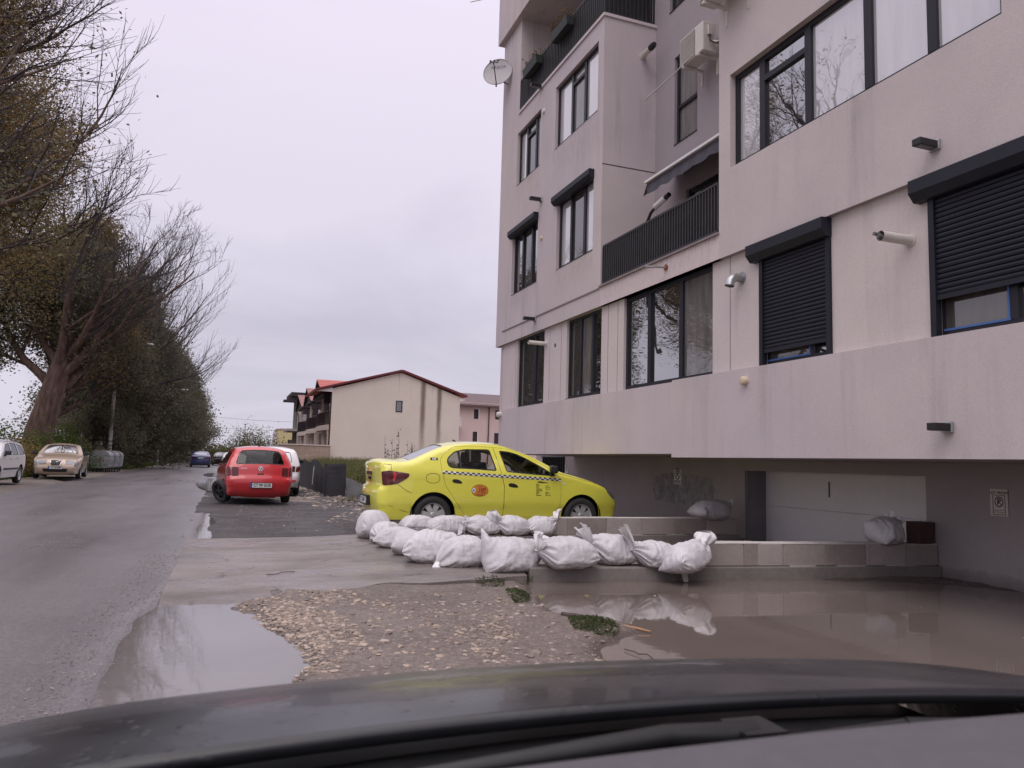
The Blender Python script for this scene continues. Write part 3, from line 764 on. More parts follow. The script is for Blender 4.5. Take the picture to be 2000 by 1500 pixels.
def window(y0, y1, z0, z1, X, splits, panes, fw=.06, fmat='frame', transoms=(), sill=True):
    """frame with mullions at fractions of its width; one glass mesh with a material per light"""
    W, H = y1 - y0, z1 - z0
    f = MB(); X0, X1 = X, X + .055
    f.box(X0, X1, y0, y1, z0, z0 + fw); f.box(X0, X1, y0, y1, z1 - fw, z1)
    f.box(X0, X1, y0, y0 + fw, z0 + fw, z1 - fw); f.box(X0, X1, y1 - fw, y1, z0 + fw, z1 - fw)
    ys = [y0 + fw] + [y1 - s_ * W for s_ in splits][::-1] + [y1 - fw]
    for s_ in splits:
        y = y1 - s_ * W; f.box(X0 - .004, X1, y - fw * .72, y + fw * .72, z0 + fw, z1 - fw)
    for (k, fr) in transoms:      # k-th light counted from the far side
        a, b = ys[len(ys) - 2 - k], ys[len(ys) - 1 - k]
        f.box(X0 - .006, X1, a, b, z0 + fr * H - fw * .5, z0 + fr * H + fw * .5)
    if sill: f.box(X0 - .075, X1, y0 - .0, y1 + .0, z0 - .012, z0 - .001)
    fo = bb(f, 'window', M[fmat])
    g = MB(); names = []
    for i, (a, b) in enumerate(zip(ys[:-1], ys[1:])):
        mname = panes[len(ys) - 2 - i]
        if mname not in names: names.append(mname)
        g.quad((X1 - .02, a, z0 + fw * .8), (X1 - .02, a, z1 - fw * .8), (X1 - .02, b, z1 - fw * .8), (X1 - .02, b, z0 + fw * .8), names.index(mname))
    po = g.build('pane', [M[k] for k in names]); po.parent = fo
    return fo
# panes are listed from the far end of the facade to the near end
window(*GW[0], XS_ + .05, (.62,), ['glass_dk', 'glass_dk'])
window(*GW[1], XS_ + .05, (.36, .70), ['glass_dk', 'glass_curtain', 'glass'])
w_ = window(*GW[2], XS_ + .05, (.30, .66), ['glass', 'glass', 'glass_curtain'], .07)
window(*W1F[0], XU + .07, (.34, .70), ['glass', 'glass_dk', 'glass'])
window(*W1F[1], XU + .07, (.34, .70), ['glass_white', 'glass_dk', 'glass_white'])
window(*W2F[0], XU + .07, (.34, .72), ['glass_white', 'glass_dk', 'glass_white'], transoms=((1, .78),))
window(*W2F[1], XU + .07, (.36, .66), ['glass_white', 'glass_curtain', 'glass_white'], transoms=((1, .80),))
window(*NW[0], XU + .09, (.145, .36, .595, .80), ['glass_white', 'glass', 'glass_white', 'glass_white', 'glass_white'], .075, transoms=((1, .76),))
window(*RW[0], XS_ + .055, (.70,), ['glass_dusty', 'glass'], .06, 'frame')
window(*RW[1], XS_ + .055, (.34, .66), ['glass_dusty', 'glass', 'glass_dusty'], .06, 'frame')
window(11.13, 11.88, 7.25, 8.97, 7.56, (), ['glass_curtain'], .06, transoms=((0, .42),))
window(11.0, 12.07, 9.97, 11.6, 7.56, (.5,), ['glass_dk', 'glass_dk'], .06)
window(10.50, 11.47, 4.60, 6.26, 7.56, (), ['glass_dk'], .08, sill=False)
window(13.6, 17.1, 10.0, 12.3, 7.82, (.13, .3, .5, .75), ['glass_curtain'] * 5, .06, sill=False)
# white reveal boards and blue masking tape left on the two shuttered windows
M['tape'] = plain('blue_masking_tape', (.05, .13, .34), .6)
for (y0, y1, z0, z1) in RW:
    t_ = MB(); X = XS_ + .048; W = y1 - y0; yb = y1 - .70 * W if W < 2 else y1 - .34 * W
    t_.box(X, X + .004, yb + .03, y1 - .07, z0 + .055, z0 + .075); t_.box(X, X + .004, yb + .035, yb + .055, z0 + .075, z0 + .55)
    t_.box(XS_ + .008, XS_ + .10, y1 - .045, y1 - .003, z0, z0 + .5, 1)
    bb(t_, 'masking_tape', [M['tape'], M['wall_lt']])

def shutter(y0, y1, ztop, zbot, zsill, X, boxd=.155, boxh=.22, ext=.13, slats=True):
    b = MB()
    prof = [(X + .03, ztop), (X + .03, ztop - boxh), (X - boxd * .55, ztop - boxh), (X - boxd, ztop - boxh * .62), (X - boxd, ztop)]
    b.prism(prof, 'y', y0 - .02, y1 + ext)
    root = bb(b, 'roller_shutter', M['shutter'], bevel=.008)
    if slats:
        MB().box(X - .035, X + .04, y1 - .055, y1 + .01, zsill - .03, ztop - boxh).build('guide_rail', M['shutter'], root); MB().box(X - .035, X + .04, y0 - .01, y0 + .055, zsill - .03, ztop - boxh).build('guide_rail', M['shutter'], root)
        c = MB(); z = ztop - boxh; n = int(round((z - zbot) / .052)); st = (z - zbot) / n; pr = []
        for k in range(n):
            zb = z - (k + 1) * st
            pr += [(X + .004, zb + st), (X - .010, zb + st * .82), (X - .013, zb + st * .5), (X - .008, zb + st * .16), (X + .004, zb + .001)]
        vs = [(x, y, zz) for x, zz in pr for y in (y0 + .05, y1 - .05)]
        c.add(vs, [(2 * i, 2 * i + 1, 2 * i + 3, 2 * i + 2) for i in range(len(pr) - 1)])
        c.box(X - .016, X + .006, y0 + .05, y1 - .05, zbot - .05, zbot)
        c.build('slat_curtain', M['shutter'], root)
    return root
shutter(6.83, 8.06, 4.19, 2.80, 2.60, XS_)
shutter(3.2, 5.48, 4.19, 3.00, 2.60, XS_)
shutter(15.74, 17.40, 6.97, 6.7, 5.4, XU + .02, .14, .18, .08, False)
shutter(12.91, 14.66, 6.97, 6.7, 5.4, XU + .02, .14, .18, .08, False)

def railing(pts, z0, z1, step, w=.018, name='railing', m='rail'):
    r_ = MB()
    for (a, b) in zip(pts[:-1], pts[1:]):
        a = Vector(a); b = Vector(b); d = (b - a); L = d.length; d.normalize(); nx = Vector((d.y, -d.x, 0))
        A3 = Vector((a.x, a.y, 0)); mid = (A3 + Vector((b.x, b.y, 0))) / 2; d3 = Vector((d.x, d.y, 0)); n3 = Vector((d.y, -d.x, 0))
        for z in (z1 - .02, z0 + .02): r_.obox(mid + Vector((0, 0, z)), d3 * (L / 2), n3 * .022, (0, 0, .018))
        n = int(L / step)
        for k in range(n + 1):
            p = A3 + d3 * (L * k / n) + Vector((0, 0, (z0 + z1) / 2)); r_.obox(p, d3 * w / 2, n3 * .02, (0, 0, (z1 - z0) / 2 - .038))
    return bb(r_, name, M[m])
railing([Vector((XU + .03, 12.50)), Vector((XU + .03, 8.93))], 4.60, 5.345, .0735, .026)
bk = MB(); bk.box(XU + .30, XU + .31, 8.95, 12.50, 4.60, 5.28)
bb(bk, 'privacy_screen', plain('black_screen_cloth', (.014, .014, .018), .8, var=.3, scale=8))
railing([Vector((XU + .01, 17.12)), Vector((XU + .01, 12.58)), Vector((7.45, 12.58))], 10.0, 10.80, .085, .026)
bk = MB(); bk.box(XU + .06, 7.44, 12.62, 12.63, 10.02, 10.74)
bb(bk, 'privacy_screen', plain('reed_screen', (.03, .028, .03), .8, var=.8, scale=14))

# fixtures on the facade --------------------------------------------------
def bar_lamp(y, z, label, X=XU, L=.27):
    l_ = empty('wall_lamp', (X, y, z), 0, label, 'wall lamp', 'black bar lamps on the facade')
    MB().box(-L - .02, -.02, -.05, .05, -.035, .035).build('housing', M['black'], l_, bevel=.006)
    MB().box(-.035, 0, -.06, .06, -.05, .05).build('bracket', M['steel'], l_, bevel=.004)
    MB().box(-L, -.05, -.035, .035, -.038, -.0355).build('lens', M['frame_lt'], l_)
bar_lamp(15.56, 7.21, 'black bar lamp above the left shuttered window of the second row', XU)
bar_lamp(15.70, 9.96, 'highest black bar lamp, just under the flower-box balcony')
bar_lamp(15.74, 4.49, 'black bar lamp on the pale band over the ground-floor windows')
bar_lamp(5.34, 4.47, 'black bar lamp between the long window and the big shutter box', XU, .24)
bar_lamp(5.28, 1.70, 'lowest black bar lamp, near the bottom edge of the facade', XN, .20)

def pvc(y, z, X, L, r, label, d=(-1, 0, 0), inner=True, droop=.0, cap=None):
    root = empty('vent_pipe', (X, y, z), 0, label, 'vent pipe', 'pipes sticking out of the facade')
    d = Vector(d).normalized(); m_ = MB()
    m_.tube([d * -.05, d * L], r, 16, 0, False); m_.tube([d * (L - .001), d * (L - .06)], r * .88, 16, 0, False)
    m_.lathe([(r * 1.02, 0), (r * 1.35, .004), (r * 1.35, .012), (r * 1.02, .018)], n=16, mi=0) if False else None
    m_.build('pipe', M['offwhite'], root)
    if inner:
        m_ = MB(); s_ = d.orthogonal().normalized()
        m_.tube([d * (L - .3) + s_ * r * .35, d * (L + .05) + s_ * r * .35], r * .36, 10); m_.tube([d * (L - .3) - s_ * r * .4, d * (L + .07) - s_ * r * .4], r * .36, 10)
        m_.build('inner_hose', M['frame_lt'], root)
    if cap:
        m_ = MB(); m_.tube([d * (L - .03), d * (L + .07), d * (L + .12)], [r * 1.12, r * 1.1, r * .8], 16); m_.build('cap', M['black'], root)
    m_ = MB(); m_.tube([d * 0, d * .015], r * 1.3, 16); m_.build('collar', M['offwhite'], root)
pvc(5.73, 3.63, XS_, .40, .052, 'white plastic pipe with two grey hoses in its mouth, between the two shuttered windows')
pvc(15.26, 3.87, XS_, .42, .045, 'white plastic pipe beside the farthest ground-floor window', inner=False)
pvc(0, 0, 0, .34, .055, 'white pipe with a black cap on the side wall under the upper balcony', (.0, -1, .05), False, cap=True)
o = [o_ for o_ in COL.objects if o_.name.startswith('vent_pipe')][-1]; o.location = (7.19, 12.56, 9.28)
mm = MB(); mm.tube([(0, 0, 0), (-.08, 0, 0), (-.15, 0, -.015), (-.19, 0, -.06), (-.205, 0, -.13)], [.06, .06, .062, .062, .065], 16, 0, False); mm.tube([(-.205, 0, -.10), (-.205, 0, -.129)], .055, 12, 1)
mm.tube([(0, 0, 0), (-.012, 0, 0)], .085, 16)
o = mm.build('elbow_vent', [M['steel'], M['black']], loc=(XS_, 8.46, 3.84)); tag(o, 'shiny metal elbow vent left of the nearer shutter', 'vent pipe')
mm = MB(); mm.tube([(0, 0, 0), (-.10, 0, -.005), (-.34, .06, -.01)], .017, 10, 0); mm.tube([(0, 0, 0), (-.02, 0, 0)], .05, 12, 1)
o = mm.build('drain_spout', [M['steel'], M['rust']], loc=(XU, 10.26, 4.40)); tag(o, 'thin metal drain spout with a rusty rosette below the lower balcony', 'drain spout')
def cap(y, z, X, r, dep, m, label, grp='round caps on the facade'):
    o = MB().lathe([(r, 0), (r, -dep), (r * .86, -dep - .012), (r * .6, -dep - .016), (0, -dep - .018)], axis='x', n=20).build('round_vent', M[m], loc=(X, y, z)); tag(o, label, 'vent cap', grp)
M['capcream'] = plain('cream_cap', (.58, .48, .34), .5)
cap(8.27, 2.41, XN, .058, .055, 'capcream', 'round cream vent cap low on the facade under the nearer shutter')
cap(15.50, 6.30, XU, .05, .02, 'capcream', 'round vent cap between the two shuttered upper windows')
cap(15.54, 9.30, XU, .06, .02, 'offwhite', 'round white vent cap between the two windows of the third row')
cap(17.93, 2.44, XB, .07, .09, 'offwhite', 'round white vent cap at the far bottom corner of the facade')
o = MB().lathe([(.045, -.001), (.03, -.002), (0, -.003)], axis='x', n=16).build('vent_hole', M['black'], loc=(XS_, 14.77, 3.77)); tag(o, 'small black hole drilled between the two farthest ground-floor windows', 'vent hole')

# run-off stains on the pale band under the balcony and under a few sills
t = NT('runoff_stain'); v = t.coord(scale=(1, 14, 1.2)); g_ = t.coord('Generated'); sp = t.n('ShaderNodeSeparateXYZ'); t.l(g_, sp.inputs[0])
a_ = t.math('MULTIPLY', t.ramp(t.noise(v, 3.0, 5, .65), [(.50, 0.0), (.72, .42)]), t.ramp(sp.outputs['Z'], [(.0, 0.0), (.55, .6), (1.0, 1.0)]))
tr = t.n('ShaderNodeBsdfTransparent'); df = t.n('ShaderNodeBsdfDiffuse'); df.inputs[0].default_value = (.13, .095, .08, 1); mx = t.n('ShaderNodeMixShader')
t.l(a_, mx.inputs[0]); t.l(tr.outputs[0], mx.inputs[1]); t.l(df.outputs[0], mx.inputs[2]); t.l(mx.outputs[0], t.out.inputs[0]); M['stain'] = t.m
rs_ = random.Random(9)
for (ya, yb, zt, hh) in ((8.95, 12.45, 4.553, .33), (12.85, 14.95, 8.11, .9), (15.7, 17.3, 8.08, .8), (12.9, 14.7, 5.35, .6), (15.7, 17.4, 5.34, .5)):
    m_ = MB(); m_.quad((XU - .0035, ya, zt - hh), (XU - .0035, ya, zt), (XU - .0035, yb, zt), (XU - .0035, yb, zt - hh)); bb(m_, 'runoff_stain', M['stain'])
# air conditioners
def aircon(loc, label, W=.70, H=.52, D=.27):
    a = empty('air_conditioner', loc, 0, label, 'air conditioner', 'air conditioners on the facade')
    MB().box(-D / 2, D / 2, -W / 2, W / 2, 0, H).build('casing', M['offwhite'], a, bevel=.018)
    g = MB(); gw_ = W * .62
    g.box(-D / 2 - .004, -D / 2 - .001, W / 2 - .03 - gw_, W / 2 - .03, .03, H - .03, 1)
    for k in range(16):
        z = .04 + k * (H - .08) / 15; g.box(-D / 2 - .016, -D / 2 - .005, W / 2 - .03 - gw_, W / 2 - .03, z - .006, z + .006, 0)
    g.build('grille', [M['offwhite'], M['frame_lt']], a)
    g = MB(); g.box(-.06, .03, -W / 2 - .05, -W / 2 - .001, H * .52, H * .86); g.build('valve_cover', M['offwhite'], a, bevel=.01)
    g = MB(); g.tube([(-.02, -W / 2 - .03, H * .52), (-.03, -W / 2 - .05, H * .3), (.05, -W / 2 - .1, H * .2), (.16, -W / 2 - .2, H * .26)], .012, 8); g.tube([(.03, -W / 2 - .03, H * .3), (.10, -W / 2 - .10, H * .24), (.16, -W / 2 - .22, H * .3)], .03, 8, 1)
    g.build('refrigerant_hose', [M['black'], M['offwhite']], a)
    for y in (-W * .32, W * .32):
        g = MB(); g.box(-D / 2 - .02, D / 2 + .14, y - .02, y + .02, -.045, -.004); g.box(D / 2 + .10, D / 2 + .14, y - .02, y + .02, -.30, -.045); g.build('bracket', M['offwhite'], a)
    return a
aircon((7.16, 10.62, 8.20), 'white air conditioner bracketed in the recess above the tall dark window')
aircon((6.10, 8.45, 7.86), 'air conditioner on the nearer block, cut off by the top of the picture', .75, .55, .28)
mm = MB(); mm.tube([(7.02, 10.55, 8.25), (7.0, 11.2, 8.17), (6.98, 12.1, 8.13)], [.011, .011, .013], 8)
tag(mm.build('drain_hose', M['offwhite']), 'thin white hose running from the air conditioner across the side wall', 'hose')

# awning over the lower balcony
aw = empty('awning', (7.45, 10.4, 6.6), 0, 'dark grey fabric awning with a white front bar over the lower balcony', 'awning')
M['awn'] = plain('awning_cloth', (.085, .08, .10), .85, var=.2)
y0, y1 = -1.5, 1.42
m_ = MB(); n = 40
vs = []
for k in range(n + 1):
    y = y0 + (y1 - y0) * k / n
    vs += [(0, y, .16), (-.55, y, -.19), (-.56, y, -.21), (-.565 + .01 * math.sin(k * 1.3), y, -.40 - .035 * abs(math.sin(k * math.pi / 6.67)))]
m_.add(vs, [(4 * k + j, 4 * k + 4 + j, 4 * k + 5 + j, 4 * k + 1 + j) for k in range(n) for j in range(3)])
m_.add([(0, y1, .16), (-.55, y1, -.19), (-.60, y1 + .06, -.44), (-.42, y1, -.30)], [(0, 1, 2, 3)])
m_.build('cloth', M['awn'], aw)
MB().box(-.61, -.55, y0, y1 + .01, -.215, -.165).build('front_bar', M['white'], aw, bevel=.01)
m_ = MB(); m_.tube([(0, y1 - .3, -.05), (-.28, y1 - .8, -.20), (-.55, y1 - .25, -.20)], .022, 8); m_.build('folding_arm', M['frame_lt'], aw)
MB().box(-.06, .05, y0, y1, .10, .21).build('cassette', M['frame_lt'], aw)
# white drain pipe with a chain and a bent black hose, hanging under the awning
rl = empty('drain_pipe', (7.02, 11.55, 5.97), 0, 'white cylinder with a chain and a bent black hose under the awning', 'bracket')
d_ = Vector((.0, -.45, .02))
m_ = MB(); m_.tube([(0, .18, -.02), (0, -.16, .04)], .055, 14); m_.build('cylinder', M['white'], rl)
m_ = MB(); m_.tube([(0, -.16, .04), (0, -.28, .06)], .045, 12); m_.build('clamp', M['black'], rl)
m_ = MB(); m_.tube([(0, .18, -.03), (-.02, .30, -.10), (-.03, .42, -.25), (-.03, .48, -.42), (-.03, .50, -.65)], .028, 10); m_.build('hose', M['black'], rl)
m_ = MB()
for k in range(7): m_.lathe([(.016, -.005), (.022, 0), (.016, .005), (.012, 0), (.016, -.005)], (0, .15, -.09 - k * .05), 'x' if k % 2 else 'y', 10)
m_.build('chain', M['chrome'], rl)

# satellite dish at the far corner
sd = empty('satellite_dish', (6.35, 18.05, 11.10), 0, 'large round grey satellite dish with a three-headed arm at the far corner of the building', 'satellite dish')
dc = Vector((-.30, .0, .28)); ax = Vector((-.55, -.80, .22)).normalized(); u = ax.cross(Vector((0, 0, 1))).normalized(); w = u.cross(ax)
m_ = MB(); rs = [0, .11, .22, .30, .36, .38]; N = 40
def dp(r, a, e=0): return dc + (u * math.cos(a) + w * math.sin(a) * 1.05) * r + ax * (.42 * r * r + e)
vs = [dp(0, 0)] + [dp(r, 2 * math.pi * k / N) for r in rs[1:] for k in range(N)]
fs = [(0, 1 + k, 1 + (k + 1) % N) for k in range(N)] + [(1 + i * N + k, 1 + (i + 1) * N + k, 1 + (i + 1) * N + (k + 1) % N, 1 + i * N + (k + 1) % N) for i in range(4) for k in range(N)]
m_.add(vs, fs, 0, True); m_.add([tuple(Vector(v) - ax * .012) for v in vs], [f[::-1] for f in fs], 0, True)
m_.tube([dp(.382, 2 * math.pi * k / N) for k in range(N + 1)], .012, 6, 0, False)
m_.build('reflector', plain('dish_grey', (.40, .385, .39), .5, var=.06), sd)
m_ = MB(); tip = dc + ax * .46 - w * .05
m_.tube([dc - w * .47 + ax * .05, dc - w * .36 + ax * .10, tip], [.022, .014, .012], 8)
m_.tube([tip - u * .11, tip + u * .11], .009, 6)
for k in (-1, 0, 1): m_.tube([tip + u * .10 * k + ax * .02 - w * .04, tip + u * .10 * k - ax * .03 + w * .07, tip + u * .10 * k - ax * .04 + w * .09], [.015, .016, .028], 10)
m_.build('receiver_arm', M['black'], sd)
m_ = MB(); m_.tube([dc - ax * .02, dc - ax * .20 - w * .05], .03, 8); m_.tube([dc - ax * .20 - w * .05, Vector((0.0, dc.y + .05, dc.z - .22))], .02, 8); m_.build('mount', M['frame_lt'], sd)
tv, tf = text_mesh('ARBOX', .12, .001); m_ = MB()
m_.add([dc - u * p[0] + w * (.17 + p[1]) + ax * (.42 * (p[0] ** 2 + (.17 + p[1]) ** 2) + .004) for p in tv], tf)
m_.build('lettering', M['frame_lt'], sd)

# flower boxes hooked on the upper railing
M['dry'] = leafy('dry_flowers', [(.10, .06, .03), (.20, .13, .06), (.12, .13, .05)], 3.0)
def flowerbox(y, z, L, label, seed):
    f = empty('flower_box', (XU - .02, y, z), 0, label, 'flower box', 'flower boxes on the upper balcony railing')
    MB().prism([(-.20, .19), (-.165, 0), (-.015, 0), (.0, .19)], 'y', -L / 2, L / 2).build('trough', plain('green_black_plastic', (.018, .024, .022), .5), f, bevel=.006)
    rs = random.Random(seed); m_ = MB()
    for k in range(70):
        p = Vector((rs.uniform(-.18, -.02), rs.uniform(-L / 2, L / 2), .18)); q = p + Vector((rs.gauss(0, .05), rs.gauss(0, .05), rs.uniform(.05, .22)))
        m_.tube([p, q], .003, 3, 0, False)
        for j in range(3):
            c = q + Vector((rs.gauss(0, .02), rs.gauss(0, .02), rs.gauss(0, .02))); a = Vector((rs.gauss(0, 1), rs.gauss(0, 1), rs.gauss(0, 1))).normalized() * .028; b = a.orthogonal().normalized() * .016
            m_.add([c - a, c + b, c + a, c - b], [(0, 1, 2, 3)])
    m_.build('dried_plants', M['dry'], f)
flowerbox(16.05, 10.50, .85, 'dark flower box with dried plants, the lower one beside the dish', 1)
flowerbox(14.35, 10.50, .85, 'dark flower box with dried plants, the higher one in the middle of the balcony railing', 2)
# lamp rod poking from the far top corner
tag(MB().tube([(6.3, 18.5, 13.92), (5.9, 18.75, 13.84), (5.5, 19.0, 13.78)], .012, 6).build('clothes_line_rod', M['steel']), 'thin metal rod sticking out from the top far corner of the building', 'rod')
# ================================================================== CARS
def inpoly(px, py, poly): return sdist(np.atleast_1d(np.array(px, float)), np.atleast_1d(np.array(py, float)), poly) > 0
def densify(poly, step, closed=True):
    out = []; n = len(poly)
    for i in range(n if closed else n - 1):
        a = np.array(poly[i]); b = np.array(poly[(i + 1) % n]); k = max(1, int(np.ceil(np.linalg.norm(b - a) / step)))
        for j in range(k): out.append(tuple(a + (b - a) * j / k))
    if not closed: out.append(tuple(poly[-1]))
    return out
def smooth_poly(poly, it=1, closed=True):
    P = [np.array(p, float) for p in poly]
    for _ in range(it):
        Q = [] if closed else [P[0]]
        n = len(P)
        for i in range(n if closed else n - 1):
            a, b = P[i], P[(i + 1) % n]; Q += [a * .75 + b * .25, a * .25 + b * .75]
        if not closed: Q.append(P[-1])
        P = Q
    return [tuple(p) for p in P]
def shrink(poly, d):
    P = np.array(poly, float); A = np.roll(P, 1, 0); B = np.roll(P, -1, 0); T = B - A; T /= np.linalg.norm(T, axis=1)[:, None] + 1e-9
    N = np.stack([-T[:, 1], T[:, 0]], 1); area = .5 * np.sum(P[:, 0] * B[:, 1] - B[:, 0] * P[:, 1])
    return [tuple(p) for p in P + N * d * (1 if area > 0 else -1)]
def circ(cx, cz, r, n=30, a0=0, a1=2 * math.pi): return [(cx + r * math.cos(a0 + (a1 - a0) * k / n), cz + r * math.sin(a0 + (a1 - a0) * k / n)) for k in range(n)]

def cdt(outer, holes=(), extra=(), lines=()):
    """triangulate a polygon with holes; extra interior points keep the mapped surface curved"""
    vs = [Vector(p) for p in outer]; es = [(i, (i + 1) % len(outer)) for i in range(len(outer))]
    for h in holes:
        b = len(vs); vs += [Vector(p) for p in h]; es += [(b + i, b + (i + 1) % len(h)) for i in range(len(h))]
    for h in lines:
        b = len(vs); vs += [Vector(p) for p in h]; es += [(b + i, b + (i + 1) % len(h)) for i in range(len(h))]
    if len(extra):
        E_ = np.array(extra); ok = sdist(E_[:, 0], E_[:, 1], outer) > .006
        for h in lines: ok &= np.abs(sdist(E_[:, 0], E_[:, 1], h)) > .006
        for h in holes: ok &= sdist(E_[:, 0], E_[:, 1], h) < -.006
        vs += [Vector(p) for p in E_[ok]]
    r = geometry.delaunay_2d_cdt(vs, es, [], 0, 1e-5)
    V = np.array([v[:] for v in r[0]]); F = np.array(r[2]); C = V[F].mean(1)
    ok = sdist(C[:, 0], C[:, 1], outer) > 0
    for h in holes: ok &= sdist(C[:, 0], C[:, 1], h) < 0
    return V, F[ok]

class Car:
    """body surface: side panels y = W(x, z), and a skin swept across the car along its profile"""
    def __init__(s, prof, hw, belt, tumble=.22, roof=1.45, r=.08, crown=.04, ftaper=(.9, .22), rtaper=(.4, .10), waist=.02):
        s.L = max(p[0] for p in prof); s.hw, s.belt, s.tumble, s.roof, s.r, s.crown, s.ft, s.rt, s.waist = hw, belt, tumble, roof, r, crown, ftaper, rtaper, waist
        s.P = np.array(densify(smooth_poly(prof, 2, False), .055, False)); s.S = np.concatenate([[0], np.cumsum(np.linalg.norm(np.diff(s.P, axis=0), axis=1))])
    def W0(s, x, z):
        x = np.asarray(x, float); z = np.asarray(z, float)
        w = s.hw - s.waist * ((z - .66) / .40) ** 2 * (z < s.belt) - .030 * sstep(.50, .40, z) + .008 * sstep(.90, .945, z) * (z < s.belt) - .045 * np.clip((.30 - z) / .15, 0, 1) ** 2
        wb = s.hw - s.waist * ((s.belt - .66) / .40) ** 2 + .008
        w = np.where(z < s.belt, w, wb - .012 - s.tumble * np.clip((z - s.belt) / (s.roof - s.belt), 0, 1.2) ** 1.15)
        f = np.clip((x - (s.L - s.ft[0])) / s.ft[0], 0, 1); b = np.clip((s.rt[0] - x) / s.rt[0], 0, 1)
        return w * (1 - s.ft[1] * f ** 2.4 - s.rt[1] * b ** 2.2)
    def W(s, x, z):
        x = np.asarray(x, float); z = np.asarray(z, float); d = np.full(x.shape, 1e9)
        for a, b in zip(s.P[:-1], s.P[1:]):
            e = b - a; t = np.clip(((x - a[0]) * e[0] + (z - a[1]) * e[1]) / (e @ e + 1e-12), 0, 1)
            d = np.minimum(d, np.hypot(x - a[0] - t * e[0], z - a[1] - t * e[1]))
        q = 1 - np.clip(d / s.r, 0, 1)
        return s.W0(x, z) - s.r * (1 - np.sqrt(np.clip(1 - q * q, 0, 1)))
    def side_pts(s, V, sg, off=0):
        y = (s.W(V[:, 0], V[:, 1]) + off) * sg
        return np.stack([V[:, 0], y, V[:, 1]], 1)
    def at(s, S): return np.stack([np.interp(S, s.S, s.P[:, 0]), np.interp(S, s.S, s.P[:, 1])], -1)
    def s_of(s, x, z): return float(s.S[np.argmin(np.hypot(s.P[:, 0] - x, s.P[:, 1] - z))])
    def sweep_pts(s, V, off=0):
        """V columns: arc length along the profile, t across (-1..1)"""
        p = s.at(V[:, 0]); q = s.at(V[:, 0] + .03); q0 = s.at(V[:, 0] - .03); T = q - q0; T /= np.linalg.norm(T, axis=1)[:, None] + 1e-9
        N = np.stack([-T[:, 1], T[:, 0]], 1); t = V[:, 1]; we = s.W(p[:, 0], p[:, 1])
        h = s.crown * (1 - t * t) + off
        return np.stack([p[:, 0] + N[:, 0] * h, we * t, p[:, 1] + N[:, 1] * h], 1)
    def side_patch(s, mb, poly, sides=(1, -1), holes=(), off=0, mi=0, step=.09, ring=True, inner=None, mi2=0, smooth=True):
        pol = densify(poly, .05); hs = [densify(h, .05) for h in holes]
        lo, hi = np.min(pol, 0), np.max(pol, 0)
        ex = [(x, z) for x in np.arange(lo[0], hi[0], step) for z in np.arange(lo[1], hi[1], step)]
        if ring:
            for k in (.12, .3, .6, 1.0): ex += shrink([tuple(p) for p in s.P] + [(s.L, -.5), (0, -.5)], s.r * k)[1:-3]
        V, F = cdt(pol, hs, ex, [densify(inner, .05)] if inner is not None else ())
        C = V[F].mean(1); ins = sdist(C[:, 0], C[:, 1], inner) > 0 if inner is not None else None
        for sg in sides:
            Q = s.side_pts(V, sg, off); FF = F if sg < 0 else F[:, ::-1]
            if ins is None: mb.add(Q.tolist(), FF.tolist(), mi, smooth)
            else: mb.add(Q.tolist(), FF[~ins].tolist(), mi, smooth); mb.add(Q.tolist(), FF[ins].tolist(), mi2, smooth)
    def sweep_patch(s, mb, poly, holes=(), off=0, mi=0, inner=None, mi2=0, full=False):
        pol = densify(poly, .06) if not full else poly
        hs = [densify(h, .06) for h in holes]
        lo, hi = np.min(pol, 0), np.max(pol, 0)
        ex = [(a, b) for a in np.arange(lo[0], hi[0], .07) for b in np.linspace(-.94, .94, 15)]
        V, F = cdt(pol, hs, ex, [densify(inner, .06)] if inner is not None else ()); Q = s.sweep_pts(V, off)
        C = V[F].mean(1)
        if inner is None: mb.add(Q.tolist(), F.tolist(), mi, True)
        else:
            ins = sdist(C[:, 0], C[:, 1], inner) > 0
            mb.add(Q.tolist(), F[~ins].tolist(), mi, True); mb.add(Q.tolist(), F[ins].tolist(), mi2, True)

def wheel(parent, x, y, r, w, sg, rim, spokes=7, name='wheel', rimr=.64, solid=False, tilt=None):
    root = empty(name, (x, y, r)); root.parent = parent
    if tilt: root.rotation_euler = tilt
    t = MB(); h = w / 2
    t.lathe([(r * rimr, -h * .8), (r * .80, -h), (r * .94, -h * .9), (r, -h * .6), (r, h * .6), (r * .94, h * .9), (r * .80, h), (r * rimr, h * .8)], axis='y', n=36)
    t.build('tyre', M['rubber'], root)
    d = MB(); R_ = r * rimr; o = h * .62 * sg
    d.lathe([(R_, h * .85 * sg), (R_ * .93, h * .80 * sg), (R_ * .90, o * .7)], axis='y', n=36, mi=0)
    d.lathe([(R_ * .92, o * .45), (0, o * .45)], axis='y', n=30, mi=1)
    for k in range(spokes):
        a = 2 * math.pi * k / spokes + .3; ca, sa = math.cos(a), math.sin(a)
        p = lambda rr, dd, yy: (ca * rr - sa * dd, yy, sa * rr + ca * dd)
        w0, w1 = R_ * .16, R_ * (.25 if not solid else .34)
        vs = [p(R_ * .12, -w0, o * 1.15), p(R_ * .12, w0, o * 1.15), p(R_ * .92, w1, o * 1.02), p(R_ * .92, -w1, o * 1.02), p(R_ * .12, -w0, o * .6), p(R_ * .12, w0, o * .6), p(R_ * .92, w1, o * .6), p(R_ * .92, -w1, o * .6)]
        d.add(vs, [(0, 1, 2, 3), (0, 3, 7, 4), (1, 5, 6, 2), (2, 6, 7, 3)], 0)
    d.lathe([(R_ * .26, o * .8), (R_ * .26, o * 1.2), (R_ * .18, o * 1.28), (0, o * 1.3)], axis='y', n=20, mi=0)
    d.build('rim', [M[rim], M['black']], root, flip=True)
    return root

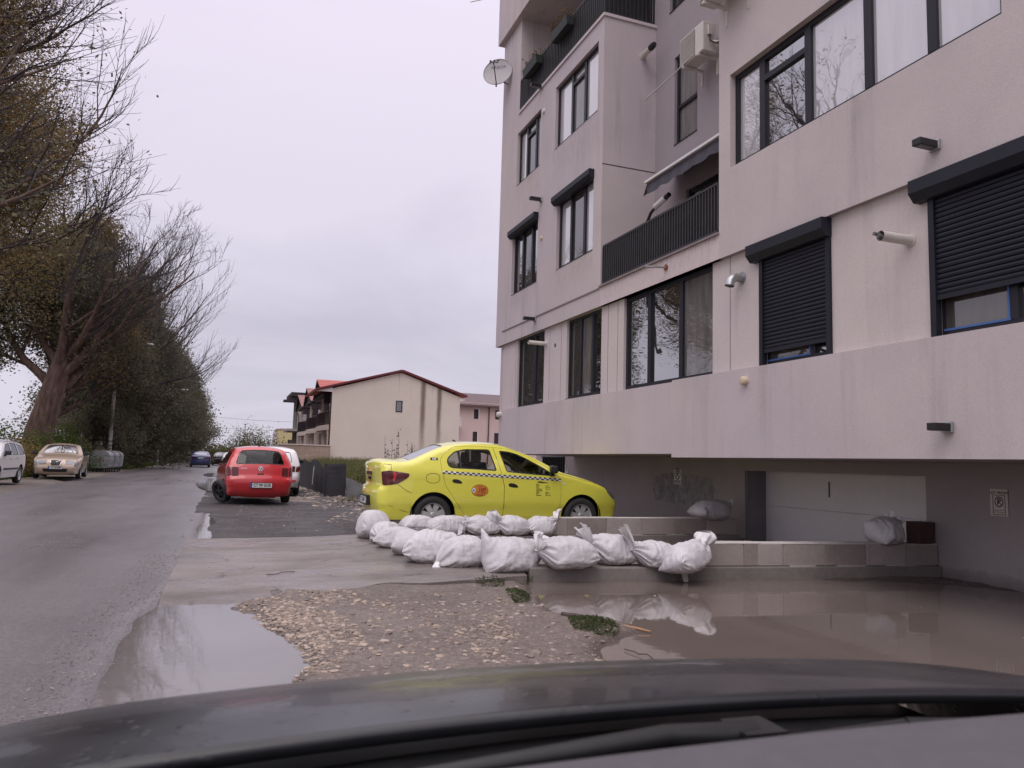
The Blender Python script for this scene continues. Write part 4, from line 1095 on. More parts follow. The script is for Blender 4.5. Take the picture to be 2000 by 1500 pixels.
def flat_text(parent, txt, size, frame, mat, name='lettering', bold=0.0, squeeze=1.0, mb=None):
    """frame: (origin, right, up)"""
    O, Rt, Up = [Vector(q) for q in frame]; tv, tf = text_mesh(txt, size, bold, squeeze)
    m_ = mb or MB(); m_.add([O + Rt * p[0] + Up * p[1] for p in tv], tf)
    return None if mb else m_.build(name, mat, parent)

def plate(parent, x, y, z, w, h, txt, face=-1, tilt=0.0, yaw=0.0, bold=.002):
    """number plate facing -x (face -1) or +x, reading correctly from outside"""
    root = empty('number_plate', (x, y, z)); root.parent = parent; root.rotation_euler = (0, tilt, yaw)
    m_ = MB(); m_.box(-.006, .006, -w / 2, w / 2, -h / 2, h / 2, 0)
    bx = face * .0065; l = -face     # viewer's right is +y*face... seen from -x right hand is -y
    rt = Vector((0, face, 0))
    a = [Vector((bx * 1.05, 0, 0)) + rt * (-w / 2 + q) + Vector((0, 0, zz)) for q, zz in ((0, -h / 2), (w * .085, -h / 2), (w * .085, h / 2), (0, h / 2))]
    m_.add(a, [(0, 1, 2, 3)], 1)
    m_.box(-.008, .004, -w / 2 - .012, w / 2 + .012, -h / 2 - .012, -h / 2, 2); m_.box(-.008, .004, -w / 2 - .012, w / 2 + .012, h / 2, h / 2 + .012, 2)
    m_.build('plate', [M['plate'], M['plate_blue'], M['black']], root)
    if txt: flat_text(root, txt, h * .92, (Vector((bx * 1.3, 0, 0)) + rt * (w * .045), rt, (0, 0, 1)), M['ink'], 'lettering', bold, .80)
    return root

def build_car(label, loc, yaw, c, paintm, windows, doors=(), arches=(), wheels=None, rear_glass=None, wind_glass=None, tails=None, heads=None, grille=None,
              gl_side='carglass_dk', gl_ends='carglass_sky', rim='alloy', spokes=7, mirror=None, cabin=True, rows=(.62, 1.30), cat='car', handles=(), simple=False, floor=.22, cabx=None):
    root = empty('parked_car', loc, yaw, label, cat, 'parked cars')
    (xr, xf, wr, tr) = wheels
    P = [tuple(p) for p in c.P]
    sill = .24
    # outline of the side: profile over the top, sill with wheel arches below
    bottom = [(P[-1][0] - .02, P[-1][1] - .02)]
    def arch(cx, ra):
        a = math.asin((sill - wr) / ra)
        return [(cx + ra * math.cos(t_), wr + ra * math.sin(t_)) for t_ in np.linspace(a, math.pi - a, 22)]
    low = arch(xf, arches[1]) + arch(xr, arches[0])
    outer = P + low
    holes = [shrink(densify(d_[0], .05), -.002) for d_ in doors] + ([] if doors else [w_ for w_ in windows])
    extra_w = [w_ for w_ in windows if doors and not any(sdist(np.array([np.mean([p[0] for p in w_])]), np.array([np.mean([p[1] for p in w_])]), d_[0])[0] > 0 for d_ in doors)]
    b = MB()
    c.side_patch(b, outer, holes=holes + extra_w, step=.085)
    hs = []
    rg = wg = None
    def span(a, e, m, top):  # window in the swept skin; m,top = half-widths at start and end as fraction
        s0, s1 = c.s_of(*a), c.s_of(*e); return [(s0, -m), (s1, -top), (s1, top), (s0, m)]
    if rear_glass: rg = smooth_poly(densify(span(*rear_glass), .25), 1); hs.append(rg)
    if wind_glass: wg = smooth_poly(densify(span(*wind_glass), .25), 1); hs.append(wg)
    full = [(a, -1.0) for a in c.S] + [(c.S[-1], b_) for b_ in np.linspace(-.9, .9, 13)] + [(a, 1.0) for a in c.S[::-1]] + [(c.S[0], b_) for b_ in np.linspace(.9, -.9, 13)]
    c.sweep_patch(b, full, hs, full=True)
    b.build('body', M[paintm], root, weld=.0015)
    # underside and wheel wells
    u = MB(); xm0, xm1 = P[0][0] + .05, P[-1][0] - .05
    u.box(xm0, xm1, -c.hw * .74, c.hw * .74, floor - .04, floor)
    for cx, ra in ((xr, arches[0]), (xf, arches[1])):
        pts = [(cx + (ra + .01) * math.cos(t_), wr + (ra + .01) * math.sin(t_)) for t_ in np.linspace(-.35, math.pi + .35, 20)]
        for sg in (1, -1):
            ya, yb = sg * (c.hw - .035), sg * (c.hw - .36)
            u.add([(x, ya, z) for x, z in pts] + [(x, yb, z) for x, z in pts], [(i, i + 1, 21 + i, 20 + i) for i in range(19)], 0, True)
            u.add([(x, yb, z) for x, z in pts], [tuple(range(20))])
    u.build('underbody', M['black'], root)
    for i, w_ in enumerate(windows):
        W_ = smooth_poly(densify(w_, .12), 1)
        for sg in (1, -1):
            g = MB(); c.side_patch(g, shrink(W_, -.008), (sg,), off=-.010, inner=shrink(W_, .020), mi=0, mi2=1, step=.12, ring=False)
            g.build('side_window', [M['black'], M[gl_side]], root)
    for j, (dpoly, hset) in enumerate(doors):
        for sg in (1, -1):
            g = MB(); wh = [smooth_poly(densify(w_, .12), 1) for w_ in windows if sdist(np.array([np.mean([p[0] for p in w_])]), np.array([np.mean([p[1] for p in w_])]), dpoly)[0] > 0]
            c.side_patch(g, shrink(densify(dpoly, .05), .0022), (sg,), holes=wh, step=.085)
            d_ = g.build('door', M[paintm], root)
            if hset:
                x0, x1, z0, z1 = hset
                cup = MB(); pol = smooth_poly([(x0, z1 - .012), (x0 + .02, z1 + .006), ((x0 + x1) / 2, z1 + .004), (x1 - .03, z1 - .02), (x1, z0 + .012), (x1 - .03, z0), (x0 + .03, z0 + .012), (x0, z0 + .03)], 2)
                c.side_patch(cup, pol, (sg,), off=.003, step=.04, ring=False)
                h_ = cup.build('handle', M['black'], d_)
    for gl, nm in ((rg, 'rear_window'), (wg, 'windscreen')):
        if gl:
            g = MB(); c.sweep_patch(g, shrink(gl, -.01), off=-.008, inner=shrink(gl, .03), mi=0, mi2=1)
            g.build(nm, [M['black'], M[gl_ends]], root)
    if tails:
        for sg in (1, -1):
            g = MB(); tp = smooth_poly(densify(tails[0], .1), 1); c.side_patch(g, tp, (sg,), off=.006, mi=0, inner=None, step=.06)
            if len(tails) > 1:
                c.side_patch(g, smooth_poly(tails[1], 1), (sg,), off=.010, mi=1, step=.05)
            if len(tails) > 2 and tails[2]:
                (xa, za, xb, zb, t0) = tails[2]; s0, s1 = c.s_of(xa, za), c.s_of(xb, zb)
                c.sweep_patch(g, [(s0, sg * t0), (s1, sg * t0), (s1, sg * .995), (s0, sg * .995)], off=.006)
            g.build('tail_light', [M['red_lens'], M['red_bright']], root, flip=True)
    if heads:
        for sg in (1, -1):
            g = MB(); c.side_patch(g, smooth_poly(densify(heads[0], .1), 1), (sg,), off=.005, step=.06)
            if len(heads) > 1:
                (xa, za, xb, zb, t0) = heads[1]; s0, s1 = c.s_of(xa, za), c.s_of(xb, zb)
                c.sweep_patch(g, [(s0, sg * t0 * 1.0), (s1, sg * (t0 + .06)), (s1, sg * .995), (s0, sg * .995)], off=.006)
            g.build('headlight', M['lens'], root, flip=True)
    for x in (xr, xf):
        for sg in (1, -1):
            if wheels and not (isinstance(tr, dict) and (x == xr, sg) in tr): wheel(root, x, sg * (c.hw - .105), wr, .19, sg, rim, spokes)
    if mirror:
        x, z = mirror
        for sg in (1, -1):
            m_ = MB(); y = float(c.W(np.array([x]), np.array([z]))[0])
            pr = [(-.5, .55), (-.32, .8), (0, .98), (.45, 1.0), (.8, .75), (1.0, .35)]
            m_.obox((x + .055, sg * (y + .105), z + .07), (.055, sg * .01, 0), (-.012, sg * .095, 0), (-.01, 0, .066))
            m_.obox((x + .06, sg * (y + .01), z - .02), (.05, 0, 0), (0, .05, 0), (0, 0, .03))
            m_.build('mirror', M['black'], root, bevel=.03)
    if cabin:
        k = MB(); x0, x1 = cabx or (xr - .1, xf - .75)
        k.box(x0, x1, -c.hw * .80, c.hw * .80, floor, floor + .04)
        for sx in [x1 - q for q in rows]:
            for sg in (1, -1):
                k.obox((sx, sg * .36, .50), (.26, 0, 0), (0, .24, 0), (0, 0, .10))
                k.obox((sx - .30, sg * .36, .85), (.08, 0, .02), (0, .23, 0), (-.09, 0, .32))
                k.tube([(sx - .39, sg * .36, 1.13), (sx - .40, sg * .36, 1.20)], .02, 8)
        k.build('seats', M['seat'], root, bevel=.05)
        for sx in [x1 - q for q in rows]:
            for sg in (1, -1):
                k = MB(); hp = smooth_poly([(-.11, 0), (-.13, .10), (-.09, .19), (.09, .19), (.13, .10), (.11, 0)], 2)
                k.add([(sx - .44, sg * .36 + a, 1.17 + b_) for a, b_ in hp] + [(sx - .36, sg * .36 + a * .95, 1.17 + b_) for a, b_ in hp], [tuple(range(len(hp))), tuple(range(2 * len(hp) - 1, len(hp) - 1, -1))] + [(i, (i + 1) % len(hp), len(hp) + (i + 1) % len(hp), len(hp) + i) for i in range(len(hp))])
                k.build('headrest', M['seat'], root)
        k = MB(); k.obox((x1 - .05, 0, .82), (.22, 0, 0), (0, c.hw * .80, 0), (-.05, 0, .12)); k.build('dashboard', M['black'], root, bevel=.05)
        k = MB(); ring = [Vector((x1 - .36 + .05 * math.sin(a), .36 + .18 * math.cos(a), .90 + .17 * math.sin(a))) for a in np.linspace(0, 2 * math.pi, 25)]
        k.tube(ring, .014, 8, 0, False); k.obox((x1 - .34, .36, .90), (.02, 0, .005), (0, .16, 0), (0, 0, .025)); k.build('steering_wheel', M['black'], root)
    return root

# ---- the yellow taxi ----------------------------------------------------
prof = [(.10, .24), (.04, .33), (.012, .46), (0, .60), (.005, .70), (.03, .745), (.075, .765), (.055, .86), (.045, .98), (.030, 1.09), (.045, 1.145), (.16, 1.165), (.48, 1.15), (.74, 1.275), (1.06, 1.416), (1.285, 1.470), (1.624, 1.500), (1.98, 1.496), (2.13, 1.482), (2.39, 1.405), (2.68, 1.30), (2.92, 1.18), (3.076, 1.090), (3.226, 1.035), (3.496, .972), (3.75, .908), (3.98, .83), (4.16, .74), (4.27, .64), (4.315, .52), (4.315, .40), (4.28, .27), (4.22, .22)]
taxi_c = Car(prof, .868, 1.02, .235, 1.5, .085, .045, (.95, .20), (.45, .09))
tx_win = [[(1.114, 1.18), (1.135, 1.246), (1.26, 1.352), (1.45, 1.395), (1.88, 1.404), (1.974, 1.045), (1.516, 1.066), (1.20, 1.072), (1.135, 1.106)],
          [(2.045, 1.390), (2.22, 1.378), (2.36, 1.345), (2.507, 1.282), (2.825, 1.116), (2.952, 1.035), (2.952, .985), (2.62, 1.000), (2.14, 1.034)]]
tx_door = [([(1.27, 1.435), (1.10, 1.33), (1.01, 1.22), (1.02, 1.05), (1.085, .80), (1.25, .565), (1.455, .30), (2.098, .285), (2.098, .80), (2.04, 1.03), (1.945, 1.44), (1.6, 1.452)], (1.20, 1.375, .825, .893)),
           [[(1.952, 1.44), (2.047, 1.03), (2.105, .80), (2.105, .285), (3.075, .30), (3.115, .458), (3.14, .764), (3.085, .985), (2.96, 1.088), (2.72, 1.222), (2.52, 1.318), (2.32, 1.395), (2.14, 1.43)], (2.175, 2.355, .775, .845)]]
TAXI_Y = 12.05
taxi = build_car('bright yellow taxi saloon with a checkered stripe, parked behind the sandbags', (2.28, TAXI_Y + .868, .062), 0, taxi_c, 'yellow_paint', tx_win, tx_door, (.375, .370), (.90, 3.534, .312, None),
                 rear_glass=((.50, 1.155), (1.10, 1.435), .93, .90), wind_glass=((2.30, 1.44), (3.06, 1.10), .90, .93),
                 tails=([(.049, .995), (.17, 1.013), (.49, .972), (.47, .91), (.30, .805), (.077, .773)], [(.215, .995), (.285, .985), (.265, .90), (.235, .83), (.22, .86), (.235, .92)]),
                 heads=([(4.02, .815), (4.10, .775), (4.22, .67), (4.27, .60), (4.20, .60), (4.08, .70)], (4.02, .82, 4.24, .68, .62)),
                 gl_side='carglass', rim='alloy', spokes=7, mirror=(2.90, 1.03), cat='taxi')
def side_print(c, parent, name, m, build, off=.0035, sg=-1):
    """flat pieces laid on the flank: build(mb2d) gives 2D points (x forward, z)"""
    m_ = MB(); build(m_)
    V = np.array(m_.v); Q = c.side_pts(V[:, [0, 2]], sg, off)
    m_.v = [tuple(q) for q in Q]
    return m_.build(name, m, parent, flip=False)
def q2(m_, x0, x1, z0, z1, mi=0, n=1):
    for k in range(n):
        a, b_ = x0 + (x1 - x0) * k / n, x0 + (x1 - x0) * (k + 1) / n
        m_.add([(a, 0, z0), (b_, 0, z0), (b_, 0, z1), (a, 0, z1)], [(0, 1, 2, 3)], mi)
def checks(m_):
    N = 46; X0, X1, h = 1.030, 3.130, .023
    zt = lambda x: 1.030 + (.945 - 1.030) * (x - X0) / (X1 - X0)
    for k in range(N):
        a, b_ = X0 + (X1 - X0) * k / N, X0 + (X1 - X0) * (k + 1) / N
        for r_ in range(2):
            z0a, z0b = zt(a) - h * r_, zt(b_) - h * r_
            m_.add([(a, 0, z0a - h), (b_, 0, z0b - h), (b_, 0, z0b), (a, 0, z0a)], [(0, 1, 2, 3)], (k + r_) % 2)
for sg in (-1, 1): side_print(taxi_c, taxi, 'checkered_stripe', [M['check'], M['ink']], checks, sg=sg)
def text2(m_, txt, size, x, z, mi=0, bold=0, sq=1.0):
    tv, tf = text_mesh(txt, size, bold, sq); m_.add([(x + p[0], 0, z + p[1]) for p in tv], tf, mi)
def oval(m_):
    for r0, mi in ((1.0, 1), (.94, 0)):
        ring = [(1.674 + .146 * r0 * math.cos(a), 0, .722 + .099 * r0 * math.sin(a)) for a in np.linspace(0, 2 * math.pi, 40, endpoint=False)]
        m_.add([(x, 0, z) for x, _, z in ring], [tuple(range(40))], mi)
side_print(taxi_c, taxi, 'oval_sticker', [M['orange'], M['ink_red']], oval)
ov = [o_ for o_ in taxi.children if o_.name.startswith('oval_sticker')][0]
for v_ in list(ov.data.vertices)[40:]: v_.co.y -= .0012
def ovtext(m_):
    text2(m_, 'TAXI', .030, 1.674, .795); text2(m_, '1269', .072, 1.715, .742, 0, .003, .9); text2(m_, 'CT 33401', .042, 1.70, .690, 0, .001, .9); q2(m_, 1.615, 1.73, .643, .657, 0, 4)
side_print(taxi_c, taxi, 'lettering', M['ink_red'], ovtext, .0075)
def crest(m_):
    m_.add([(1.568 + .030 * math.cos(a), 0, .725 + .042 * math.sin(a)) for a in np.linspace(0, 2 * math.pi, 20, endpoint=False)], [tuple(range(20))], 0)
side_print(taxi_c, taxi, 'crest', M['check'], crest, .0065)
side_print(taxi_c, taxi, 'crest_mark', M['plate_blue'], lambda m_: m_.add([(1.568 + .013 * math.cos(a), 0, .722 + .018 * math.sin(a)) for a in np.linspace(0, 2 * math.pi, 14, endpoint=False)], [tuple(range(14))], 0), .0078)
def price(m_):
    rs = random.Random(4)
    def word(x, z, w, h):
        a = x
        while a < x + w - .004:
            ww = rs.uniform(.006, .011); q2(m_, a, min(a + ww, x + w), z, z + h * rs.uniform(.75, 1.0)); a += ww + .003
    m_.add([(2.685, 0, .872), (2.70, 0, .886), (2.735, 0, .893), (2.90, 0, .868), (2.90, 0, .872), (2.74, 0, .876)], [(0, 5, 2, 1), (5, 4, 3, 2)])
    word(2.72, .862, .17, .012)
    for i, (w0, w1) in enumerate([(.05, 0), (.065, .07), (.04, .085), (.10, .085), (.12, .0), (.07, .07), (.045, .09), (.10, .10)]):
        z = .836 - i * .0265; word(2.675, z, w0, .014)
        if w1: word(2.845, z, w1 * .5, .014); word(2.845 + w1 * .62, z, w1 * .38, .010)
side_print(taxi_c, taxi, 'price_list', M['ink'], price)
side_print(taxi_c, taxi, 'badge', [M['ink']], lambda m_: q2(m_, .842, .968, 1.198, 1.238, 0, 4))
side_print(taxi_c, taxi, 'lettering', M['check'], lambda m_: text2(m_, '630', .042, .905, 1.218, 0, .002, 1.1), .0060)
def flap(m_):
    pol = smooth_poly([(.765, .825), (.755, .985), (.985, .990), (.992, .83)], 2); inn = shrink(pol, .006)
    n = len(pol); m_.add([(x, 0, z) for x, z in pol] + [(x, 0, z) for x, z in inn], [(i, (i + 1) % n, n + (i + 1) % n, n + i) for i in range(n)])
side_print(taxi_c, taxi, 'fuel_flap_gap', M['ink'], flap, .0025)
M['gap'] = plain('panel_gap', (.045, .038, .01), .8)
def seams(m_):
    for pts in ([(.30, .80), (.45, .70), (.54, .665)], [(.17, .46), (.26, .445), (.40, .38), (.50, .36)], [(.05, 1.12), (.20, 1.105), (.20, 1.02)], [(3.95, .84), (3.4, .965), (3.10, 1.035)]):
        for a, b_ in zip(pts[:-1], pts[1:]):
            a = np.array(a); b_ = np.array(b_); d = (b_ - a) / np.linalg.norm(b_ - a); n_ = np.array([-d[1], d[0]]) * .0028
            for j in range(4):
                p, q = a + (b_ - a) * j / 4, a + (b_ - a) * (j + 1) / 4
                m_.add([(w_[0], 0, w_[1]) for w_ in (p - n_, q - n_, q + n_, p + n_)], [(0, 1, 2, 3)])
side_print(taxi_c, taxi, 'panel_gap', M['gap'], seams, .0025)
side_print(taxi_c, taxi, 'side_repeater', M['check'], lambda m_: q2(m_, 3.165, 3.215, .845, .868), .006)
def pillar(m_): q2(m_, 1.315, 1.345, 1.05, 1.40, 0, 1)
side_print(taxi_c, taxi, 'window_bar', M['black'], lambda m_: m_.add([(1.335, 0, 1.07), (1.372, 0, 1.07), (1.345, 0, 1.385), (1.305, 0, 1.37)], [(0, 1, 2, 3)]), -.004)
m_ = MB(); m_.box(-.05, .01, -.32, .32, .44, .60); m_.build('plate_recess', M['black'], taxi, loc=(-.035, 0, 0))
plate(taxi, -.090, 0, .52, .50, .11, 'CT 33401')
m_ = MB(); m_.box(-.016, .02, -.20, .20, .93, .985); m_.box(-.02, .02, -.12, .02, .85, .90); m_.build('boot_emblem', M['frame'], taxi, loc=(-.0, 0, .0))
m_ = MB(); m_.tube([(1.55, .2, 1.53), (1.50, .2, 1.56), (1.48, .2, 1.555)], .012, 8); m_.build('aerial', M['black'], taxi)
for d_ in [ch for ch in taxi.children if ch.name.startswith('tail_light')]: d_['label'] = 'dark red wrap-round tail light with a bright centre'

# ---- red hatchback with a broken rear wheel -----------------------------
prof = [(.14, .20), (.05, .28), (.015, .42), (0, .56), (.01, .63), (.06, .665), (.085, .74), (.115, .86), (.15, .945), (.27, 1.16), (.38, 1.33), (.46, 1.385), (.60, 1.405), (1.0, 1.425), (1.5, 1.42), (1.85, 1.37), (2.2, 1.19), (2.52, .98), (2.7, .93), (3.2, .85), (3.5, .74), (3.66, .58), (3.69, .42), (3.64, .26), (3.55, .22)]
rc = Car(prof, .825, .94, .21, 1.42, .09, .055, (.8, .18), (.40, .10))
red = build_car('red hatchback seen from behind, with its broken left rear wheel splayed out', (.86, 20.45, .03), R(90 + 4.5), rc, 'red_paint',
                [[(.50, .99), (.62, 1.30), (1.15, 1.33), (1.15, .985)], [(1.25, .985), (1.25, 1.335), (1.65, 1.32), (1.85, 1.26), (2.25, 1.03), (2.25, .98)]], (), (.335, .335), (.62, 3.05, .29, {(True, 1): 1}),
                rear_glass=((.175, .985), (.375, 1.32), .88, .86), wind_glass=((1.95, 1.32), (2.48, 1.0), .88, .92), gl_side='carglass', gl_ends='carglass',
                tails=([(.073, .70), (.098, .80), (.143, .925), (.17, .935), (.24, .85), (.22, .70)], [(.11, .74), (.12, .76), (.16, .76), (.16, .74)], (.072, .70, .142, .925, .77)), mirror=(2.2, .98), cabx=(.5, 2.30), rows=(.62,))
wheel(red, .60, .86, .30, .19, 1, 'black', 5, tilt=(R(-20), 0, R(30)))
m_ = MB(); m_.tube([(.60, -.7, .27), (.62, .75, .25)], .035, 8); m_.tube([(.2, -.3, .24), (.9, -.3, .26)], .05, 8); m_.build('axle', M['black'], red)
plate(red, -.062, -.02, .475, .52, .115, 'CT 99 GOE', bold=.003)
def swp(c, parent, name, m, pieces, off=.006):
    m_ = MB()
    for V, F in pieces: m_.add(c.sweep_pts(np.array(V, float), off).tolist(), F, 0)
    return m_.build(name, m, parent)
s_em = rc.s_of(.115, .865)
def ringp(cs, ct, r0, r1, n=24):
    V = []; F = []
    for k in range(n):
        a = 2 * math.pi * k / n; V += [(cs + r0 * math.sin(a), ct + r0 * math.cos(a) / .74), (cs + r1 * math.sin(a), ct + r1 * math.cos(a) / .74)]
    F = [(2 * k, 2 * k + 1, (2 * k + 3) % (2 * n), (2 * k + 2) % (2 * n)) for k in range(n)]
    return V, F
def strokes(cs, ct, segs, w, sc):
    out = []
    for (a, b, c_, d) in segs:
        p = np.array((b, a)) * sc; q = np.array((d, c_)) * sc; e = (q - p) / np.linalg.norm(q - p); n_ = np.array([-e[1], e[0]]) * w
        V = [(cs + v[0], ct + v[1] / .74) for v in (p - n_, q - n_, q + n_, p + n_)]
        out.append((V, [(0, 1, 2, 3)]))
    return out
swp(rc, red, 'emblem_disc', M['frame'], [(np.array([(s_em + .058 * math.sin(a), .058 * math.cos(a) / .74) for a in np.linspace(0, 2 * math.pi, 24, endpoint=False)]), [tuple(range(24))])], .004)
swp(rc, red, 'emblem', M['chrome'], [ringp(s_em, 0, .052, .060)] + strokes(s_em, 0, [(-.45, .85, 0, .05), (.45, .85, 0, .05), (-.9, .3, -.45, -.8), (-.45, -.8, 0, .02), (.9, .3, .45, -.8), (.45, -.8, 0, .02)], .0065, .052), .008)
tv, tf = text_mesh('POLO', .045, .001, 1.3)
swp(rc, red, 'lettering', M['chrome'], [([(s_em + .005 + p[1], .58 - p[0] / .74) for p in tv], tf)], .007)
swp(rc, red, 'boot_handle', M['black'], [([(s_em - .15, -.12), (s_em - .118, -.10), (s_em - .118, .10), (s_em - .15, .12)], [(0, 1, 2, 3)])], .006)
swp(rc, red, 'bumper_gap', M['black'], [([(rc.s_of(.055, .665), t_) for t_ in np.linspace(-.95, .95, 12)] + [(rc.s_of(.055, .665) + .012, t_) for t_ in np.linspace(-.95, .95, 12)], [(i, i + 1, 13 + i, 12 + i) for i in range(11)])], .002)
m_ = MB(); m_.tube([(.195, .02, 1.03), (.30, .27, 1.135)], .012, 6); m_.tube([(.17, -.02, 1.005), (.17, .06, 1.005)], .03, 8); m_.build('rear_wiper', M['black'], red)
m_ = MB(); m_.tube([(.66, .0, 1.47), (.62, .0, 1.52)], .012, 6); m_.tube([(.66, .0, 1.45), (.66, 0, 1.47)], .03, 8); m_.build('aerial', M['black'], red)

# ---- white crossover just beyond the red car ----------------------------
prof = [(.14, .30), (.05, .36), (.01, .50), (0, .66), (.03, .72), (.08, .80), (.10, .98), (.14, 1.10), (.30, 1.40), (.42, 1.57), (.6, 1.62), (1.2, 1.66), (1.8, 1.65), (2.2, 1.58), (2.7, 1.28), (2.95, 1.10), (3.4, 1.04), (3.85, .98), (4.1, .86), (4.25, .70), (4.3, .5), (4.25, .33), (4.15, .28)]
wc = Car(prof, .90, 1.06, .20, 1.66, .11, .06, (.8, .18), (.5, .14))
duster = build_car('white crossover car with a red tail light, mostly hidden beyond the red hatchback', (1.42, 25.0, .02), R(90 - 3), wc, 'white_paint',
                   [[(.36, 1.14), (.50, 1.46), (1.12, 1.50), (1.12, 1.11)], [(1.2, 1.11), (1.2, 1.51), (1.95, 1.49), (1.95, 1.10)], [(2.03, 1.10), (2.03, 1.48), (2.25, 1.42), (2.65, 1.18), (2.65, 1.10)]], (), (.39, .39), (.82, 3.45, .345, None),
                   rear_glass=((.165, 1.15), (.36, 1.50), .86, .84), wind_glass=((2.3, 1.52), (2.88, 1.15), .88, .92), tails=([(.08, .82), (.10, 1.0), (.20, 1.06), (.34, 1.0), (.28, .88)], [(.12, .86), (.13, .90), (.24, .92), (.22, .88)], (.08, .84, .11, 1.04, .80)), cabin=False, mirror=(2.55, 1.12))
m_ = MB()
for sg in (1, -1): m_.box(-.035, .03, sg * .66 - .09, sg * .66 + .09, .50, .56)
m_.build('reflector', M['red_bright'], duster); duster.scale = (.92, .92, .90)
plate(duster, -.08, 0, .80, .5, .11, '')

# ---- beige saloon facing the camera across the road ---------------------
prof = [(.12, .24), (.03, .34), (0, .55), (.03, .72), (.05, .95), (.12, 1.05), (.5, 1.07), (.85, 1.20), (1.2, 1.37), (1.6, 1.44), (2.1, 1.45), (2.4, 1.42), (2.8, 1.22), (3.15, 1.00), (3.4, .95), (3.9, .87), (4.2, .76), (4.38, .62), (4.46, .46), (4.43, .30), (4.34, .22)]
vc = Car(prof, .88, .98, .23, 1.45, .10, .06, (1.0, .22), (.5, .12))
volvo = build_car('beige gold saloon parked across the road, facing the camera', (-6.85, 40.6, .04), R(-90 + 4), vc, 'gold_paint',
                  [[(.95, 1.00), (1.10, 1.20), (1.40, 1.36), (1.75, 1.38), (1.80, .99)], [(1.90, .99), (1.88, 1.38), (2.3, 1.36), (2.55, 1.26), (2.95, 1.03), (2.95, .98)]], (), (.35, .35), (.90, 3.55, .315, None),
                  rear_glass=((.55, 1.09), (1.15, 1.34), .9, .86), wind_glass=((2.47, 1.38), (3.10, 1.03), .90, .93), heads=([(4.10, .80), (4.28, .70), (4.40, .60), (4.40, .52), (4.25, .56), (4.12, .66)], (4.18, .765, 4.40, .585, .50)), cabin=False, mirror=(2.85, 1.0), rim='alloy')
plate(volvo, 4.525, 0, .48, .50, .11, 'CT 44 SIM', 1)
g0, g1 = vc.s_of(4.25, .72), vc.s_of(4.42, .56)
def swpoly(c, parent, name, m, poly, off):
    m_ = MB(); c.sweep_patch(m_, poly, off=off); return m_.build(name, m, parent)
swpoly(vc, volvo, 'grille', M['black'], [(g0, -.30), (g0, .30), (g1, .24), (g1, -.24)], .016)
swpoly(vc, volvo, 'grille_frame', M['chrome'], [(g0 - .018, -.33), (g0 - .018, .33), (g1 + .018, .265), (g1 + .018, -.265)], .010)
swp(vc, volvo, 'grille_bar', M['chrome'], [([(g0 + .01, .20), (g0 + .01, .24), ((g0 + g1) / 2, .02), ((g0 + g1) / 2, -.02), (g1, -.18), (g1, -.22)], [(0, 1, 2, 3), (3, 2, 4, 5)])], .022)
b0, b1 = vc.s_of(4.46, .44), vc.s_of(4.44, .32)
swpoly(vc, volvo, 'bumper_intake', M['black'], [(b0, -.80), (b0, .80), (b1, .74), (b1, -.74)], .008)

# ---- white estate at the left edge --------------------------------------
prof = [(.10, .26), (.02, .36), (0, .56), (.04, .72), (.06, .95), (.16, 1.20), (.30, 1.38), (.42, 1.44), (1.0, 1.48), (2.0, 1.49), (2.5, 1.43), (2.95, 1.18), (3.25, .99), (3.5, .94), (4.0, .85), (4.3, .70), (4.42, .52), (4.42, .36), (4.34, .24)]
fc = Car(prof, .86, .97, .20, 1.49, .10, .05, (.95, .2), (.45, .12))
focus = build_car('white estate car with roof rails, cut off by the left edge of the picture', (-7.60, 32.35, .04), R(-90 - 1), fc, 'white_paint',
                  [[(.36, 1.01), (.52, 1.32), (1.10, 1.38), (1.10, 1.0)], [(1.18, 1.0), (1.18, 1.385), (1.92, 1.39), (1.95, .99)], [(2.03, .99), (2.0, 1.39), (2.45, 1.35), (2.95, 1.06), (2.95, .98)]], (), (.36, .36), (.85, 3.46, .312, None),
                  rear_glass=((.09, 1.02), (.26, 1.34), .86, .84), wind_glass=((2.55, 1.38), (3.2, 1.03), .9, .93), tails=([(.05, .72), (.08, 1.0), (.18, 1.05), (.24, .80)], [(.08, .80), (.10, .86), (.18, .86), (.18, .80)]), cabin=False, mirror=(2.85, 1.0))
m_ = MB()
for sg in (1, -1): m_.tube([(.55, sg * .60, 1.47), (.75, sg * .60, 1.53), (2.0, sg * .60, 1.55), (2.2, sg * .60, 1.50)], .016, 6)
m_.build('roof_rail', M['frame_lt'], focus)
for sg in (1, -1):
    side_print(fc, focus, 'rubbing_strip', M['black'], lambda m_: q2(m_, 1.2, 2.95, .50, .56, 0, 6), .008, sg)
    side_print(fc, focus, 'handle', M['frame_lt'], lambda m_: (q2(m_, 1.30, 1.45, .86, .89), q2(m_, 2.15, 2.30, .84, .87)), .012, sg)

